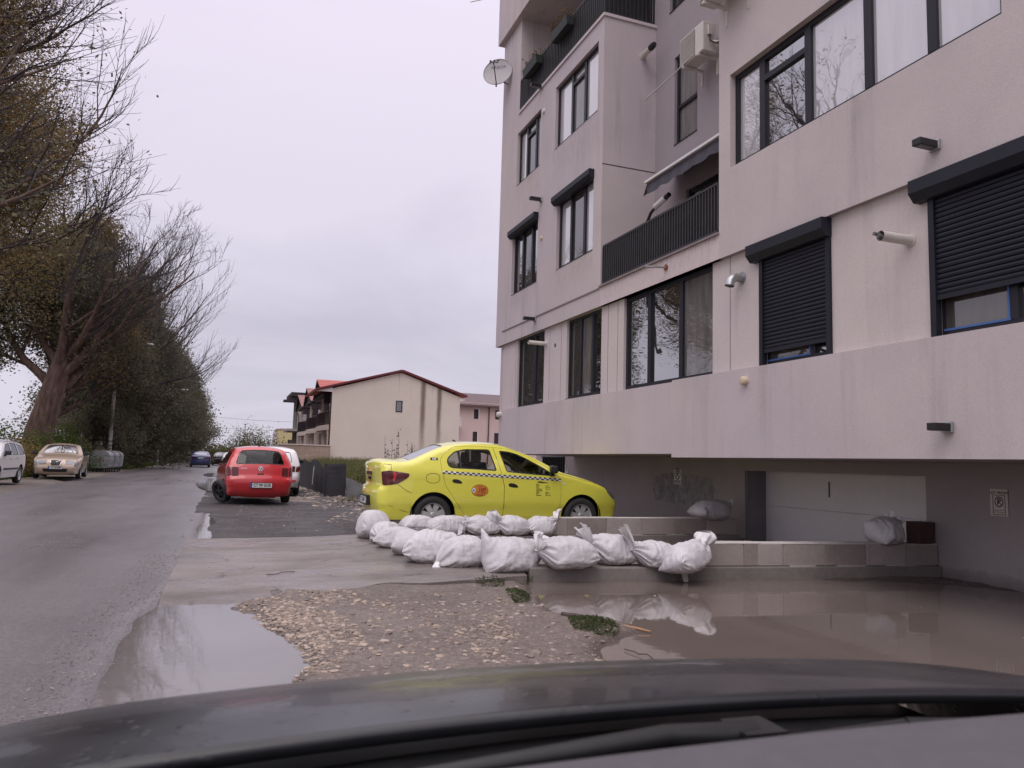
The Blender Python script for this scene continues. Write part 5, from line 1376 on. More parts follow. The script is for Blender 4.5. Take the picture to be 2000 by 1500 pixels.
# ---- dark blue saloon and two more cars far down the road ---------------
prof = [(.12, .26), (.03, .36), (0, .58), (.03, .75), (.05, .98), (.12, 1.08), (.5, 1.10), (.9, 1.24), (1.3, 1.40), (1.8, 1.46), (2.3, 1.45), (2.8, 1.25), (3.2, 1.02), (3.9, .9), (4.3, .72), (4.42, .5), (4.4, .3), (4.3, .24)]
bc = Car(prof, .89, 1.0, .23, 1.46, .10, .05)
bw = [[(.95, 1.03), (1.2, 1.30), (1.75, 1.38), (1.8, 1.01)], [(1.9, 1.01), (1.88, 1.38), (2.4, 1.36), (3.0, 1.04), (3.0, 1.0)]]
blue = build_car('dark blue saloon seen from behind, far down the road', (-2.15, 76.0, .02), R(90 + 2), bc, 'blue_paint', bw, (), (.36, .36), (.9, 3.5, .32, None), rear_glass=((.55, 1.12), (1.2, 1.36), .9, .86), wind_glass=((2.4, 1.42), (3.1, 1.06), .9, .93), tails=([(.04, .80), (.06, .98), (.25, 1.02), (.22, .84)], [(.08, .88), (.1, .92), (.2, .92), (.2, .88)], (.04, .80, .05, .98, .70)), cabin=False, mirror=(2.9, 1.0))
plate(blue, -.075, 0, .86, .5, .11, '')
build_car('black car far down the road, between the dark blue saloon and the red hatchback', (-.55, 93, .02), R(90), bc, 'dark_paint', bw, (), (.36, .36), (.9, 3.5, .32, None), rear_glass=((.55, 1.12), (1.2, 1.36), .9, .86), wind_glass=((2.4, 1.42), (3.1, 1.06), .9, .93), cabin=False)
build_car('white car far down the road, almost hidden behind the red hatchback', (.55, 80, .02), R(90), bc, 'white_paint', bw, (), (.36, .36), (.9, 3.5, .32, None), rear_glass=((.55, 1.12), (1.2, 1.36), .9, .86), wind_glass=((2.4, 1.42), (3.1, 1.06), .9, .93), cabin=False)
# ============================================================== SANDBAGS
def bag_mat():
    t = NT('woven_sack'); v = t.coord(rnd=True)
    c = t.ramp(t.noise(v, 3.2, 5, .6), [(.3, (.50, .485, .50)), (.7, (.645, .625, .64))])
    dirtm = t.ramp(t.noise(v, 5.5, 6, .65), [(.55, 0.0), (.8, .45)])
    c = t.mix(dirtm, c, (.46, .40, .37))
    sp = t.n('ShaderNodeSeparateXYZ'); gp = t.n('ShaderNodeTexCoord'); t.l(gp.outputs['Object'], sp.inputs[0])
    low = t.math('MULTIPLY', t.ramp(sp.outputs['Z'], [(.0, 1.0), (.13, 0.0)]), t.ramp(t.noise(v, 9, 4), [(.3, .2), (.7, .9)]))
    c = t.mix(low, c, (.30, .25, .225))
    wv = t.n('ShaderNodeTexWave'); wv.inputs['Scale'].default_value = 60; wv.inputs['Distortion'].default_value = 1.2; t.l(v, wv.inputs['Vector'])
    fold = t.noise(t.coord(scale=(2.2, 9, 9), rnd=True), 2.4, 4, .55, .8)
    fold2 = t.noise(t.coord(scale=(5, 1.6, 1.6), rnd=True), 3.0, 3, .5, .5)
    nm = t.bump(wv.outputs['Fac'], .10, .002); nm = t.bump(fold, .45, .018, nm); nm = t.bump(fold2, .22, .010, nm)
    m = t.bsdf(c, .50, 0, .4, nm); t.b.inputs['Subsurface Weight'].default_value = .0
    return m
M['bag'] = bag_mat()
M['tuft'] = plain('sack_cloth_end', (.72, .70, .70), .5, var=.08, scale=7, bump=.5, bscale=22)

def smn(a, b, x):
    t = np.clip((x - a) / (b - a), 0, 1); return t * t * (3 - 2 * t)
def make_bag(loc, yaw, L, Wd, H, seed, label, pitch=0, roll=0, ear=.0, tuft=(0, 0, 1), tlen=.16, twid=.11, tied=True, knob=False, lift=0.0, fold=1.0, twist=0.0, spike=0.0):
    rs = np.random.default_rng(seed); U, Vn = 72, 64; H = H * 1.26; twid *= 1.3; tlen *= 1.35; lift = lift * .6
    u = np.linspace(0, 2 * np.pi, U, endpoint=False); v = np.linspace(-1, 1, Vn)
    UU, VV = np.meshgrid(u, v, indexing='xy')
    sew = np.clip(-VV, 0, 1); tie = np.clip(VV, 0, 1)
    # sewn end flattens to a seam, tied end gathers to a neck
    w = np.where(VV < 0, 1 - .16 * sew ** 2.2 + ear * smn(.72, 1.0, sew) , (1 - tie ** 2.9) ** .62 * .94 + .06 if tied else 1 - .18 * tie ** 2)
    h = np.where(VV < 0, np.clip(1 - sew ** 2.6, 0, 1) ** .62 * .96 + .03, (1 - tie ** 2.9) ** .62 * .90 + .10 if tied else np.clip(1 - tie ** 2.6, 0, 1) ** .62 * .96 + .03)
    cu, su = np.cos(UU), np.sin(UU)
    e = .78
    y = w * Wd / 2 * np.sign(cu) * np.abs(cu) ** e; z = h * H / 2 * np.sign(su) * np.abs(su) ** .85
    if spike: y = y * (1 + spike * smn(.62, 1, sew) * np.clip(cu, 0, 1) ** 3)
    x = VV * L / 2 * (1 - .05 * np.abs(cu) * smn(.5, 1, sew))
    # gathers at the neck, slack creases elsewhere
    rad = np.sqrt(y * y + z * z) + 1e-6
    ph = rs.uniform(0, 6.28, 4); nf = rs.integers(8, 12)
    g = (.5 + .5 * np.cos(nf * UU + ph[0] + 1.1 * np.sin(2 * UU + ph[1]))) ** 1.5 * smn(.30, .85, VV) * (1 - .5 * smn(.9, 1, VV)) * (.026 * fold)
    if not tied: g = 0 * g
    g2 = .007 * fold * np.cos(15 * UU + ph[2] + 6 * VV) * smn(.45, .95, sew) * smn(1, .9, sew)
    bx, by = rs.uniform(0, 60, 2)
    lump = fbm(UU * 1.0 + bx + 3 * np.cos(UU), VV * 1.6 + by, 1.0, 2) * .034 + fbm(np.cos(UU) * 2 + bx, np.sin(UU) * 2 + VV * 2.5 + by, 1.1, 3, 1) * .024
    crease = -np.abs(fbm(VV * 3.2 + bx, np.cos(UU - ph[3]) * 1.5 + by, 1.5, 3, 2)) ** .65 * .024 * smn(1, .7, np.abs(VV)) * fold
    k = 1 + (lump + crease - g + g2) / np.maximum(rad, .05) * np.clip(rad / .08, 0, 1)
    y = y * k; z = z * k
    if twist:
        a = twist * smn(.15, .95, sew); y, z = y * np.cos(a) - z * np.sin(a), y * np.sin(a) + z * np.cos(a)
    # slump on to a flat bed
    zl = np.where(z < 0, z * .62, z); bed = -H * .28
    zl = np.maximum(zl, bed + .010 * np.abs(fbm(x * 4 + bx, y * 4, 1, 2))); y = y * (1 + .10 * smn(.1, -H * .3, zl))
    z = zl - bed
    if tied: z = z + smn(.45, 1, VV) * lift
    q = np.stack([x, y, z], -1).reshape(-1, 3)
    root = empty('sandbag', loc, yaw, label, 'sandbag', 'white sandbags stacked along the ramp walls'); root.rotation_euler = (roll, pitch, yaw)
    i = np.arange(Vn)[:, None] * U; j = np.arange(U)[None, :]
    f = np.stack([i[:-1] + j, i[:-1] + (j + 1) % U, i[1:] + (j + 1) % U, i[1:] + j], -1).reshape(-1, 4)
    b = MB(); b.add(q.tolist(), f.tolist(), 0, True); b.f.append(tuple(range(U - 1, -1, -1))); b.m.append(0); b.sm.append(True); b.f.append(tuple(range((Vn - 1) * U, Vn * U))); b.m.append(0); b.sm.append(True)
    b.build('sack', M['bag'], root)
    if tied:
        c0 = q[(Vn - 1) * U:].mean(0); inv = Matrix.Rotation(yaw, 3, 'Z') @ Matrix.Rotation(pitch, 3, 'Y') @ Matrix.Rotation(roll, 3, 'X')
        d = inv.inverted() @ Vector(tuft).normalized(); c0 = Vector(c0)
        sx = d.cross(Vector((1, 0, 0.2))).normalized(); sy = d.cross(sx)
        n, m_ = 40, 9; vs = []
        p1, p2, p3 = rs.uniform(0, 6.28, 3); st = Vector((1, 0, 0)) * -.02; t2 = MB()
        if knob:
            for a in range(m_):
                r_ = a / (m_ - 1); ctr = c0 + st * (1 - r_) + Vector((.03, 0, 0)) * math.sin(r_ * 1.5) + d * tlen * r_
                for k_ in range(n):
                    t_ = 2 * math.pi * k_ / n; rr = twid * (.30 + .70 * math.sin(min(1, r_ * .86 + .04) * math.pi) ** .6) * (1 + .16 * math.sin(3 * t_ + p1 + 5 * r_) + .12 * math.sin(7 * t_ + p2 - 4 * r_) + .06 * math.sin(15 * t_ + p3 + 9 * r_))
                    vs.append(ctr + sx * math.cos(t_) * rr + sy * math.sin(t_) * rr * .8)
            t2.add(vs, [(a * n + k_, a * n + (k_ + 1) % n, (a + 1) * n + (k_ + 1) % n, (a + 1) * n + k_) for a in range(m_ - 1) for k_ in range(n)], 0, True)
        else:      # cloth beyond the tie: two crumpled layers spreading like a fan
            n = 30
            for layer in (-1, 1):
                vs = []
                for a in range(m_):
                    r_ = a / (m_ - 1)
                    for k_ in range(n):
                        w_ = k_ / (n - 1) * 2 - 1; half = .036 + (twid - .036) * r_ ** .7
                        h_ = tlen * r_ * (1 - .22 * w_ * w_ + .20 * math.sin(2.3 * w_ + p1 + layer) * r_ + .05 * math.sin(7 * w_ + p2))
                        thick = layer * (.034 * (1 - w_ * w_) * (1 - .55 * r_)) + .030 * r_ * math.sin(5.5 * w_ + p3 + layer * .5) + .012 * r_ * math.sin(13 * w_ + p2) + .35 * tlen * r_ * r_ * math.sin(p1)
                        vs.append(c0 + st * (1 - r_) + d * h_ + sx * (w_ * half + .02 * r_ * math.sin(4 * r_ + p2)) + sy * thick)
                t2.add(vs, [(a * n + k_, a * n + k_ + 1, (a + 1) * n + k_ + 1, (a + 1) * n + k_) for a in range(m_ - 1) for k_ in range(n - 1)], 0, True)
        n = 40
        ring = [c0 + st * .3 + (sx * math.cos(t_) + sy * math.sin(t_)) * .034 for t_ in np.linspace(0, 2 * math.pi, 13)]
        t2.tube(ring, .006, 5, 1, False)
        t2.build('tied_end', [M['tuft'], M['offwhite']], root)
    return root

# px, py = where the bag touches what it lies on; z = height of that surface
def bag_at(px, py, z, yawdeg, L, W_, H, seed, label, back=.20, **k):
    p = spot(px, py, z); v = Vector((p.x, p.y, 0)).normalized()
    p = p + v * back
    return make_bag((p.x, p.y, z - .01), R(yawdeg), L, W_, H, seed, label, **k)
UP = (0, 0, 1)
# front row, from the far corner round to the near wall
bag_at(728, 1054, .05, 96, .58, .50, .46, 1, 'leftmost sandbag, standing high at the corner by the gravel', .22, tuft=(-.2, .1, 1), tlen=.07, twid=.11, fold=1.2)
bag_at(752, 1063, .05, -120, .56, .44, .33, 2, 'sandbag with a small rosette-like knot, second from the left corner', .20, tuft=(-.5, -1, .1), tlen=.05, twid=.075, fold=1.6)
bag_at(774, 1073, .05, 150, .56, .42, .32, 3, 'creased sandbag third from the left corner, tucked between two others', .20, tied=False)
bag_at(797, 1087, .05, 70, .50, .42, .35, 4, 'small smooth sandbag squeezed in left of the biggest one', .20, tied=False)
bag_at(842, 1104, .045, -24, .66, .52, .42, 5, 'biggest sandbag, with its gathered mouth fanned upward to the right', .24, tuft=(.15, -.3, 1), tlen=.17, twid=.15, lift=.10, fold=1.5)
bag_at(905, 1112, .045, 184, .66, .48, .38, 6, 'round sandbag whose tied end droops to the slab at its lower left', .23, tuft=(-.55, -.6, -.5), tlen=.10, twid=.07, lift=-.14, fold=1.6)
bag_at(998, 1122, .05, 3, .70, .54, .40, 7, 'sandbag with a tall pointed sewn corner at its left, lowest in the row', .25, ear=.05, spike=.42, twist=R(70), tuft=(.5, -.1, .8), tlen=.12, twid=.13, lift=.14, fold=1.3)
bag_at(1106, 1113, .125, 176, .68, .48, .36, 8, 'smooth plump sandbag with a pleat down its left side', .20, tuft=(-.1, -.2, .9), tlen=.11, twid=.13, lift=.12)
bag_at(1194, 1106, .125, 182, .60, .48, .37, 9, 'sandbag with a tall pointed flap standing at its upper left', .20, tuft=(-.25, 0, 1), tlen=.17, twid=.10, lift=.16, fold=1.4)
bag_at(1280, 1110, .125, -184, .60, .44, .31, 10, 'low sandbag with deep slanting creases and a pointed flap at its left', .20, tuft=(-.15, 0, 1), tlen=.20, twid=.09, lift=.14, fold=1.9)
bag_at(1348, 1114, .14, 14, .58, .46, .32, 11, 'rightmost front sandbag, tied off in a round white knob on top', .17, pitch=R(-17), ear=.15, twist=R(-25), tuft=(-.1, -.05, 1), tlen=.11, twid=.095, knob=True, lift=.10, fold=1.5)
p_ = spot(1337, 1133, .0)
m_ = MB(); m_.add([(p_.x - .055, p_.y + .05, .20), (p_.x + .05, p_.y + .05, .20), (p_.x + .035, p_.y - .01, .05), (p_.x + .03, p_.y - .03, -.015), (p_.x - .03, p_.y - .03, -.015), (p_.x - .04, p_.y - .01, .05)], [(0, 1, 2, 5), (5, 2, 3, 4)], 0, True)
tag(m_.build('sack_scrap', M['offwhite']), 'muddy corner of sacking hanging into the water under the rightmost front sandbag', 'sack')
# back row, on the second wall
bag_at(752, 1018, .20, 168, .62, .50, .38, 12, 'crumpled sandbag on top of the corner, just under the taxi rear bumper', .1, tied=False, fold=1.6)
bag_at(788, 1028, .18, 8, .60, .46, .33, 13, 'sandbag with a wide fanned mouth in front of the taxi rear wheel', .1, tuft=(-.5, -.2, 1), tlen=.14, twid=.15, lift=.12, fold=1.3)
bag_at(816, 1041, .165, 186, .54, .40, .29, 14, 'narrow sandbag below the taxi rear wheel', .16, tied=False, fold=1.2)
bag_at(874, 1046, .165, 3, .62, .42, .31, 15, 'long flat sandbag right of the taxi rear wheel, tied at its right', .16, tuft=(.0, -.4, .7), tlen=.07, twid=.09, lift=.10)
bag_at(940, 1046, .165, 178, .56, .42, .31, 16, 'plump sandbag in the middle of the back row, below the taxi rear door', .16, tuft=(-.1, 0, .6), tlen=.06, twid=.08, lift=.05)
bag_at(1000, 1047, .165, 182, .54, .42, .32, 17, 'sandbag with a tall white knob at its left, below the taxi front door', .16, tuft=(-.2, 0, 1), tlen=.14, twid=.085, knob=True, lift=.12)
bag_at(1056, 1047, .165, -3, .50, .42, .31, 18, 'rightmost back-row sandbag, with a spread flap at its upper right', .16, tuft=(-.1, 0, 1), tlen=.13, twid=.12, lift=.14)
make_bag((7.70, 10.95, .395), R(8), .74, .46, .36, 19, 'shaded sandbag draped on the end of the farther wall by the garage door', tuft=(.1, -.1, .8), tlen=.10, twid=.06, ear=.15, lift=.12)
make_bag((7.76, 7.40, .385), R(8), .42, .44, .34, 20, 'grey sandbag propped upright on the near wall in front of the garage door', pitch=R(-5), twist=R(45), ear=.1, tuft=(-.1, -.2, .9), tlen=.10, twid=.11, lift=.16)
# ================================================================= TREES
M['bark'] = None
t = NT('bark'); v = t.coord(scale=(1, 1, .22))
c = t.ramp(t.noise(v, 5, 6, .65), [(.3, (.065, .042, .035)), (.5, (.125, .082, .068)), (.72, (.20, .145, .125))])
M['bark'] = t.bsdf(c, .9, 0, .2, t.bump(t.noise(v, 9, 5, .7), .8, .05))
M['twig'] = plain('dead_twig', (.050, .042, .042), .9, var=.25)
M['leaf_a'] = leafy('leaf_olive_brown', [(.125, .10, .048), (.235, .175, .08), (.33, .23, .115)], .45)
M['leaf_b'] = leafy('leaf_grey_green', [(.080, .083, .056), (.145, .138, .092), (.225, .190, .118)], .40)
M['leaf_c'] = leafy('leaf_hedge_dark', [(.085, .088, .064), (.150, .145, .104), (.235, .205, .142)], .30)
M['leaf_g'] = leafy('leaf_fresh_green', [(.040, .065, .018), (.085, .125, .030), (.13, .17, .045)], .8)
M['weed'] = leafy('weed_green', [(.075, .080, .035), (.130, .132, .058), (.19, .175, .09)], .7)

def leaf_quads(P, size, rs, aspect=.55, flat=0.0):
    """one small bent leaf per point"""
    n = len(P); a = rs.normal(size=(n, 3)); a[:, 2] *= .7; a /= np.linalg.norm(a, axis=1)[:, None]
    b = np.cross(a, rs.normal(size=(n, 3))); b /= np.linalg.norm(b, axis=1)[:, None] + 1e-9
    s = (size * rs.uniform(.55, 1.35, n))[:, None]
    V = np.stack([P - a * s, P + b * s * aspect, P + a * s, P - b * s * aspect], 1).reshape(-1, 3)
    F = np.arange(4 * n).reshape(-1, 4)
    return V, F
class Tree:
    def __init__(s, seed): s.rs = np.random.default_rng(seed); s.br = []; s.tips = []
    def limb(s, p, d, L, r, depth, wind, up, spread, leaf, seg=None, kids=None):
        rs = s.rs; n = seg or max(4, int(L / .5)); n = min(n, 14); pts = [p.copy()]; rad = [r]; q = p.copy(); d = d.normalized()
        for i in range(n):
            k_ = .07 if r > .06 else .13; d = (d + Vector((rs.normal(0, k_) + wind * .045, rs.normal(0, k_), rs.normal(0, k_) + up * .07))).normalized()
            q = q + d * (L / n); pts.append(q.copy()); rad.append(max(.0045, r * (1 - .86 * (i + 1) / n)))
        s.br.append((pts, rad, depth))
        lf = leaf(pts[-1]) if callable(leaf) else leaf
        if depth <= 0:
            if lf > 0: s.tips += [(pts[i], lf) for i in range(1, n + 1)]
            return
        k = kids[depth] if kids else 6
        for j in range(k):
            f = .22 + .76 * (j + rs.uniform(0, .9)) / k; i = min(n - 1, int(f * n)); pp = pts[i].lerp(pts[i + 1], f * n - i if f * n - i < 1 else .5)
            dd = (pts[i + 1] - pts[i]).normalized(); side = Vector(rs.normal(size=3)); side = (side - dd * side.dot(dd)).normalized()
            nd = (dd * (1 - spread * .45) + side * spread * .85 + Vector((wind * .22, 0, up * .34))).normalized()
            s.limb(pp, nd, L * rs.uniform(.36, .60) * (1.15 - .45 * f), max(.012, rad[i] * .55), depth - 1, wind, up, spread, leaf, None, kids)
    def wood(s, mb, minr=0.0):
        for pts, rad, dep in s.br:
            n = 9 if rad[0] > .2 else (5 if rad[0] > .05 else 3)
            if rad[0] < .03: pts, rad = pts[::2] + [pts[-1]], rad[::2] + [rad[-1]]
            mb.tube(pts, rad, n, 0 if rad[0] > .10 else 1, False)
    def leaves(s, per, spread, size, mat):
        rs = s.rs; P = []
        for p, lf in s.tips:
            m = rs.poisson(per * lf)
            if m: P.append(np.array(p)[None] + rs.normal(size=(m, 3)) * spread)
        if not P: return None
        P = np.concatenate(P); V, F = leaf_quads(P, size, rs)
        mb = MB(); mb.v = V.tolist(); mb.f = F.tolist(); mb.m = [0] * len(F); mb.sm = [False] * len(F); return mb

def trunk_pts(s, x, y, H, r, lean, flare=1.35):
    pts = [Vector((x, y, -.2))]; rad = [r * flare]; d = Vector((lean, 0, 1)); q = pts[0].copy(); n = 10
    for i in range(n):
        d = (d + Vector((s.rs.normal(0, .05), s.rs.normal(0, .05), 0))).normalized(); q = q + d * (H / n); pts.append(q.copy()); rad.append(r * (1 - .55 * (i + 1) / n))
    return pts, rad

def make_tree(label, loc, seed, H, r, nl, limb, wind, up, kids, leaf, per, lsp, lsz, lmat, stems=1, low=.25, spread=.75, depth=2, bare=(), clumps=(), group='trees along the left side of the road', rz=0, dirs=None, lean=.05):
    T = Tree(seed); root = empty('roadside_tree', loc, rz, label, 'tree', group)
    for k in range(stems):
        a = 2 * math.pi * k / max(1, stems); off = .0 if stems == 1 else r * .62
        P_, rd = trunk_pts(T, off * math.cos(a), off * math.sin(a), H * (1 if k == 0 else .8), r, lean + (.05 * math.cos(a) if stems > 1 else 0))
        T.br.append((P_, rd, 9))
        m = max(3, nl // stems)
        for j in range(m):
            f = low + (1 - low) * (j + T.rs.uniform(0, .8)) / m; f = min(f, .985); i = min(9, int(f * 10)); p = P_[i].lerp(P_[i + 1], f * 10 - i)
            az = dirs(T.rs, f) if dirs else T.rs.uniform(0, 6.28)
            el = T.rs.uniform(.25, .75) + .5 * f
            d = Vector((math.cos(az) * math.cos(el) + wind * .4, math.sin(az) * math.cos(el), math.sin(el)))
            T.limb(p, d, limb * (1.1 - .55 * f) * T.rs.uniform(.75, 1.2), rd[i] * .42, depth, wind, up, spread, leaf, None, kids)
    for (bp, bd, bL, br_) in bare: T.limb(Vector(bp), Vector(bd), bL, br_, 2, .10, 1.0, .52, 0, None, {2: 10, 1: 7})
    w = MB(); T.wood(w); w.build('trunk', [M['bark'], M['twig']], root)
    lv = T.leaves(per, lsp, lsz, lmat)
    for (a, b_, c_, rx, ry, rz_, n_) in clumps:      # leaf clusters round the short inner twigs
        rs = T.rs; k = max(8, n_ // 130); q = rs.normal(size=(k, 3)); q /= np.linalg.norm(q, axis=1)[:, None]; q *= rs.uniform(.3, 1.0, (k, 1)) ** .6
        C = q * np.array([rx, ry, rz_]) + np.array([a, b_, c_]); P = C[rs.integers(0, k, n_)] + rs.normal(size=(n_, 3)) * np.array([.42, .42, .34])
        V, F = leaf_quads(P, lsz, rs); lv = lv or MB(); o_ = len(lv.v); lv.v += V.tolist(); lv.f += (F + o_).tolist(); lv.m += [0] * len(F); lv.sm += [False] * len(F)
    if lv: lv.build('crown', M[lmat], root)
    return root, T

east = lambda rs, f: rs.normal(0, 1.15)                         # most limbs reach over the road, with the wind
def leaf_low(p): return 1.0 if (p.z < 12.5 and p.x < 4.2) else (.45 if p.x < 2.4 else 0.0)
def leaf_all(p): return 1.0
def leaf_in(p): return 1.0 if p.x < 3.0 and p.z < 15 else (.25 if p.x < 4.5 else 0.0)
# nearest trees, left of the picture: their crowns reach in from the edge and are mirrored in the windows
make_tree('nearest tree, mostly outside the left edge, branches hanging into the top left corner', (-12.9, 31.5, 0), 11, 17, .50, 30, 8.0, .45, .45, {2: 8, 1: 8}, lambda p: 1.0 if p.z < 14 and p.x < 7.3 else (.25 if p.x < 6.0 else 0), 30, .36, .046, 'leaf_a', dirs=east, low=.28, bare=[((5.2, 0, 10.2), (.6, 0, .7), 6.5, .11), ((5.6, .5, 8.4), (.85, 0, .4), 4.6, .085), ((7.0, -.4, 6.6), (.3, 0, .95), 5.0, .08), ((4.2, 0, 15.5), (.9, 0, .35), 4.6, .09)], clumps=[(5.4, 0, 10.5, 1.9, 1.6, 3.6, 9000), (4.8, .5, 15.5, 1.7, 1.6, 2.4, 4200)])
make_tree('bare-branched tree before the picture edge, seen only mirrored in the window panes', (-10.0, 22.5, 0), 12, 15, .42, 16, 7.0, .45, .5, {2: 7, 1: 6}, lambda p: .6 if p.z < 8 else .05, 8, .4, .07, 'leaf_b', dirs=east, low=.25)
# the big broken reddish trunk behind the beige saloon
make_tree('big old tree with a wide reddish trunk behind the beige saloon', (-9.6, 47.3, .1), 13, 8.0, .84, 12, 11.5, .12, .70, {3: 7, 2: 6, 1: 6}, lambda p: 1.0 if (p.z < 13 and p.x < 2.2) else 0, 12, .40, .075, 'leaf_b', clumps=[(.6, 0, 8.3, 3.6, 2.6, 2.3, 8500), (-2.6, -.5, 7.2, 2.0, 2.0, 2.0, 3600), (2.2, .3, 6.6, 2.4, 1.8, 1.3, 3200), (3.6, 0, 9.6, 1.9, 1.6, 1.6, 2600)], dirs=lambda rs, f: rs.normal(0, 1.7), low=.5, spread=.75, lean=-.06, depth=3)
make_tree('tall tree with dead branches sweeping up over the road, behind the wide trunk', (-10.5, 54.5, .1), 14, 12, .40, 24, 7.5, .45, .7, {2: 9, 1: 8}, leaf_in, 13, .45, .085, 'leaf_a', dirs=east, low=.25)
P1, T1 = make_tree('tree with a broom of bare twigs rising beside the street lamps', (-9.4, 61, .1), 15, 13, .34, 30, 7.0, .45, .95, {2: 9, 1: 9}, lambda p: 1.0 if p.z < 9 and p.x < 4.2 else 0, 12, .45, .085, 'leaf_b', dirs=east, low=.08, lean=.12, bare=[((1.8, 0, 8.6), (.45, 0, .85), 9.0, .14), ((2.6, .3, 7.0), (.75, 0, .55), 8.0, .12), ((3.0, -.3, 5.6), (.9, 0, .35), 6.5, .10)], clumps=[(2.6, 0, 8.0, 2.4, 2.0, 2.2, 4200)])
P2, T2 = make_tree('dense dark tree in the row, leafy down to the ground', (-9.6, 66, .1), 16, 11, .34, 30, 5.5, .35, .35, {2: 8, 1: 7}, lambda p: 1.0 if p.z < 14 else .3, 15, .48, .11, 'leaf_c', dirs=east, low=.03)
def again(src, x, y, s, rz, label):
    o = copy_tree(src); o.location = (x, y, .1); o.scale = (s, s, s); o.rotation_euler.z = rz; o['label'] = label
again(P1, -10.4, 72, 1.06, .25, 'second broom-topped tree, farther along the row of road trees')
again(P2, -9.2, 88, 1.02, .5, 'dense dark tree just beyond the farther street lamp')
again(P1, -10.6, 84, 1.06, -.3, 'third broom-topped tree, far along the road')
again(P2, -9.0, 105, 1.0, -.4, 'dense leafy tree two places before the end of the row')
again(P2, -8.6, 118, 1.0, .2, 'dense leafy tree next to the end of the row, over the blue car')
again(P2, -8.0, 134, .95, .9, 'last and smallest-looking dense tree at the end of the row')
again(P2, -9.2, 58.5, .52, .3, 'low dense dark tree filling the gap right of the wide trunk')

# bushes and scrub: leaf clusters through a volume, on a few stems
def bush(name, label, cat, loc, rx, ry, h, n, size, mat, seed, group=None, stems=10, up=0.0):
    rs = np.random.default_rng(seed); root = empty(name, loc, 0, label, cat, group)
    k = max(6, n // 90); ctr = rs.normal(size=(k, 3)); ctr /= np.linalg.norm(ctr, axis=1)[:, None]; ctr *= rs.uniform(.35, 1.0, (k, 1)); ctr[:, 2] = np.abs(ctr[:, 2])
    C = ctr * np.array([rx, ry, h * .92]); sp = np.array([rx, ry, h]) * .20
    P = C[rs.integers(0, k, n)] + rs.normal(size=(n, 3)) * sp * .85; P[:, 2] = np.abs(P[:, 2])
    V, F = leaf_quads(P, size, rs); mb = MB(); mb.v = V.tolist(); mb.f = F.tolist(); mb.m = [0] * len(F); mb.sm = [False] * len(F)
    mb.build('foliage', M[mat], root)
    w = MB()
    for j in range(stems): w.tube([(rs.normal(0, rx * .1), rs.normal(0, ry * .1), -.1), tuple(C[j % k] * .5), tuple(C[j % k])], [.03, .02, .008], 4, 0, False)
    w.build('stem', M['twig'], root)
    return root
g_ = 'bushes on the verge across the road'
bush('bush', 'bright green bush between the beige saloon and the dumpsters, against the dark trees', 'bush', (-8.5, 49.5, .2), 1.5, 1.5, 2.5, 5200, .07, 'leaf_g', 1, g_)
bush('bush', 'green bush left of the beige saloon, behind the white estate car', 'bush', (-9.6, 43.5, .2), 1.9, 1.8, 2.3, 5200, .07, 'leaf_g', 2, g_)
bush('bush', 'dull shrub standing right at the far end of the white estate car', 'bush', (-8.6, 40.0, .1), 1.1, 1.4, 1.7, 4000, .06, 'leaf_a', 3, g_)
bush('bush', 'green shrub showing over the roof of the white estate car', 'bush', (-12.2, 43.0, .3), 2.6, 2.0, 2.4, 5200, .075, 'leaf_g', 4, g_)
bush('cypress', 'slim grey-green tree in the gap at the left edge, far behind the wide trunk', 'tree', (-21.5, 62, .3), 1.5, 1.5, 7.5, 9000, .10, 'leaf_b', 5)
bush('bush', 'low scrub behind the dumpsters under the dark trees', 'bush', (-8.2, 56, .1), 1.2, 3.0, 2.0, 2600, .13, 'leaf_c', 6, g_)
bush('bush', 'scrub at the foot of the trees beyond the dumpsters', 'bush', (-8.0, 68, .1), 1.2, 5.0, 2.2, 3000, .15, 'leaf_c', 7, g_)
bush('bush', 'scrub at the foot of the trees around the farther street lamp', 'bush', (-8.2, 84, .1), 1.4, 7.0, 2.6, 3000, .18, 'leaf_c', 8, g_)
bush('bush', 'scrub under the last trees of the row, left of the blue car', 'bush', (-7.4, 108, .1), 1.6, 10.0, 3.2, 3200, .22, 'leaf_c', 9, g_)
g2 = 'trees and bushes beyond the cars'
bush('bush', 'rounded grey-green tree rising over the red hatchback roof', 'tree', (2.6, 92, 0), 3.3, 3.0, 4.3, 11000, .085, 'weed', 10, g2)
bush('bush', 'grey-green bush left of the red hatchback, under the overhead wires', 'bush', (-1.2, 108, 0), 3.2, 3, 2.7, 6000, .10, 'weed', 11, g2)
bush('bush', 'low far hedge between the blue car and the red hatchback', 'bush', (-2.0, 138, 0), 7.0, 3, 3.2, 3000, .24, 'leaf_b', 12, g2)
bush('bush', 'sparse bush between the rounded tree and the yellow house', 'bush', (5.0, 90, .3), 1.8, 1.5, 3.0, 2200, .08, 'leaf_b', 13, g2)
bush('bush', 'dark conifer-like shrub before the yellow house', 'bush', (6.7, 92, .3), 1.1, 1.0, 2.6, 2600, .08, 'leaf_c', 14, g2)

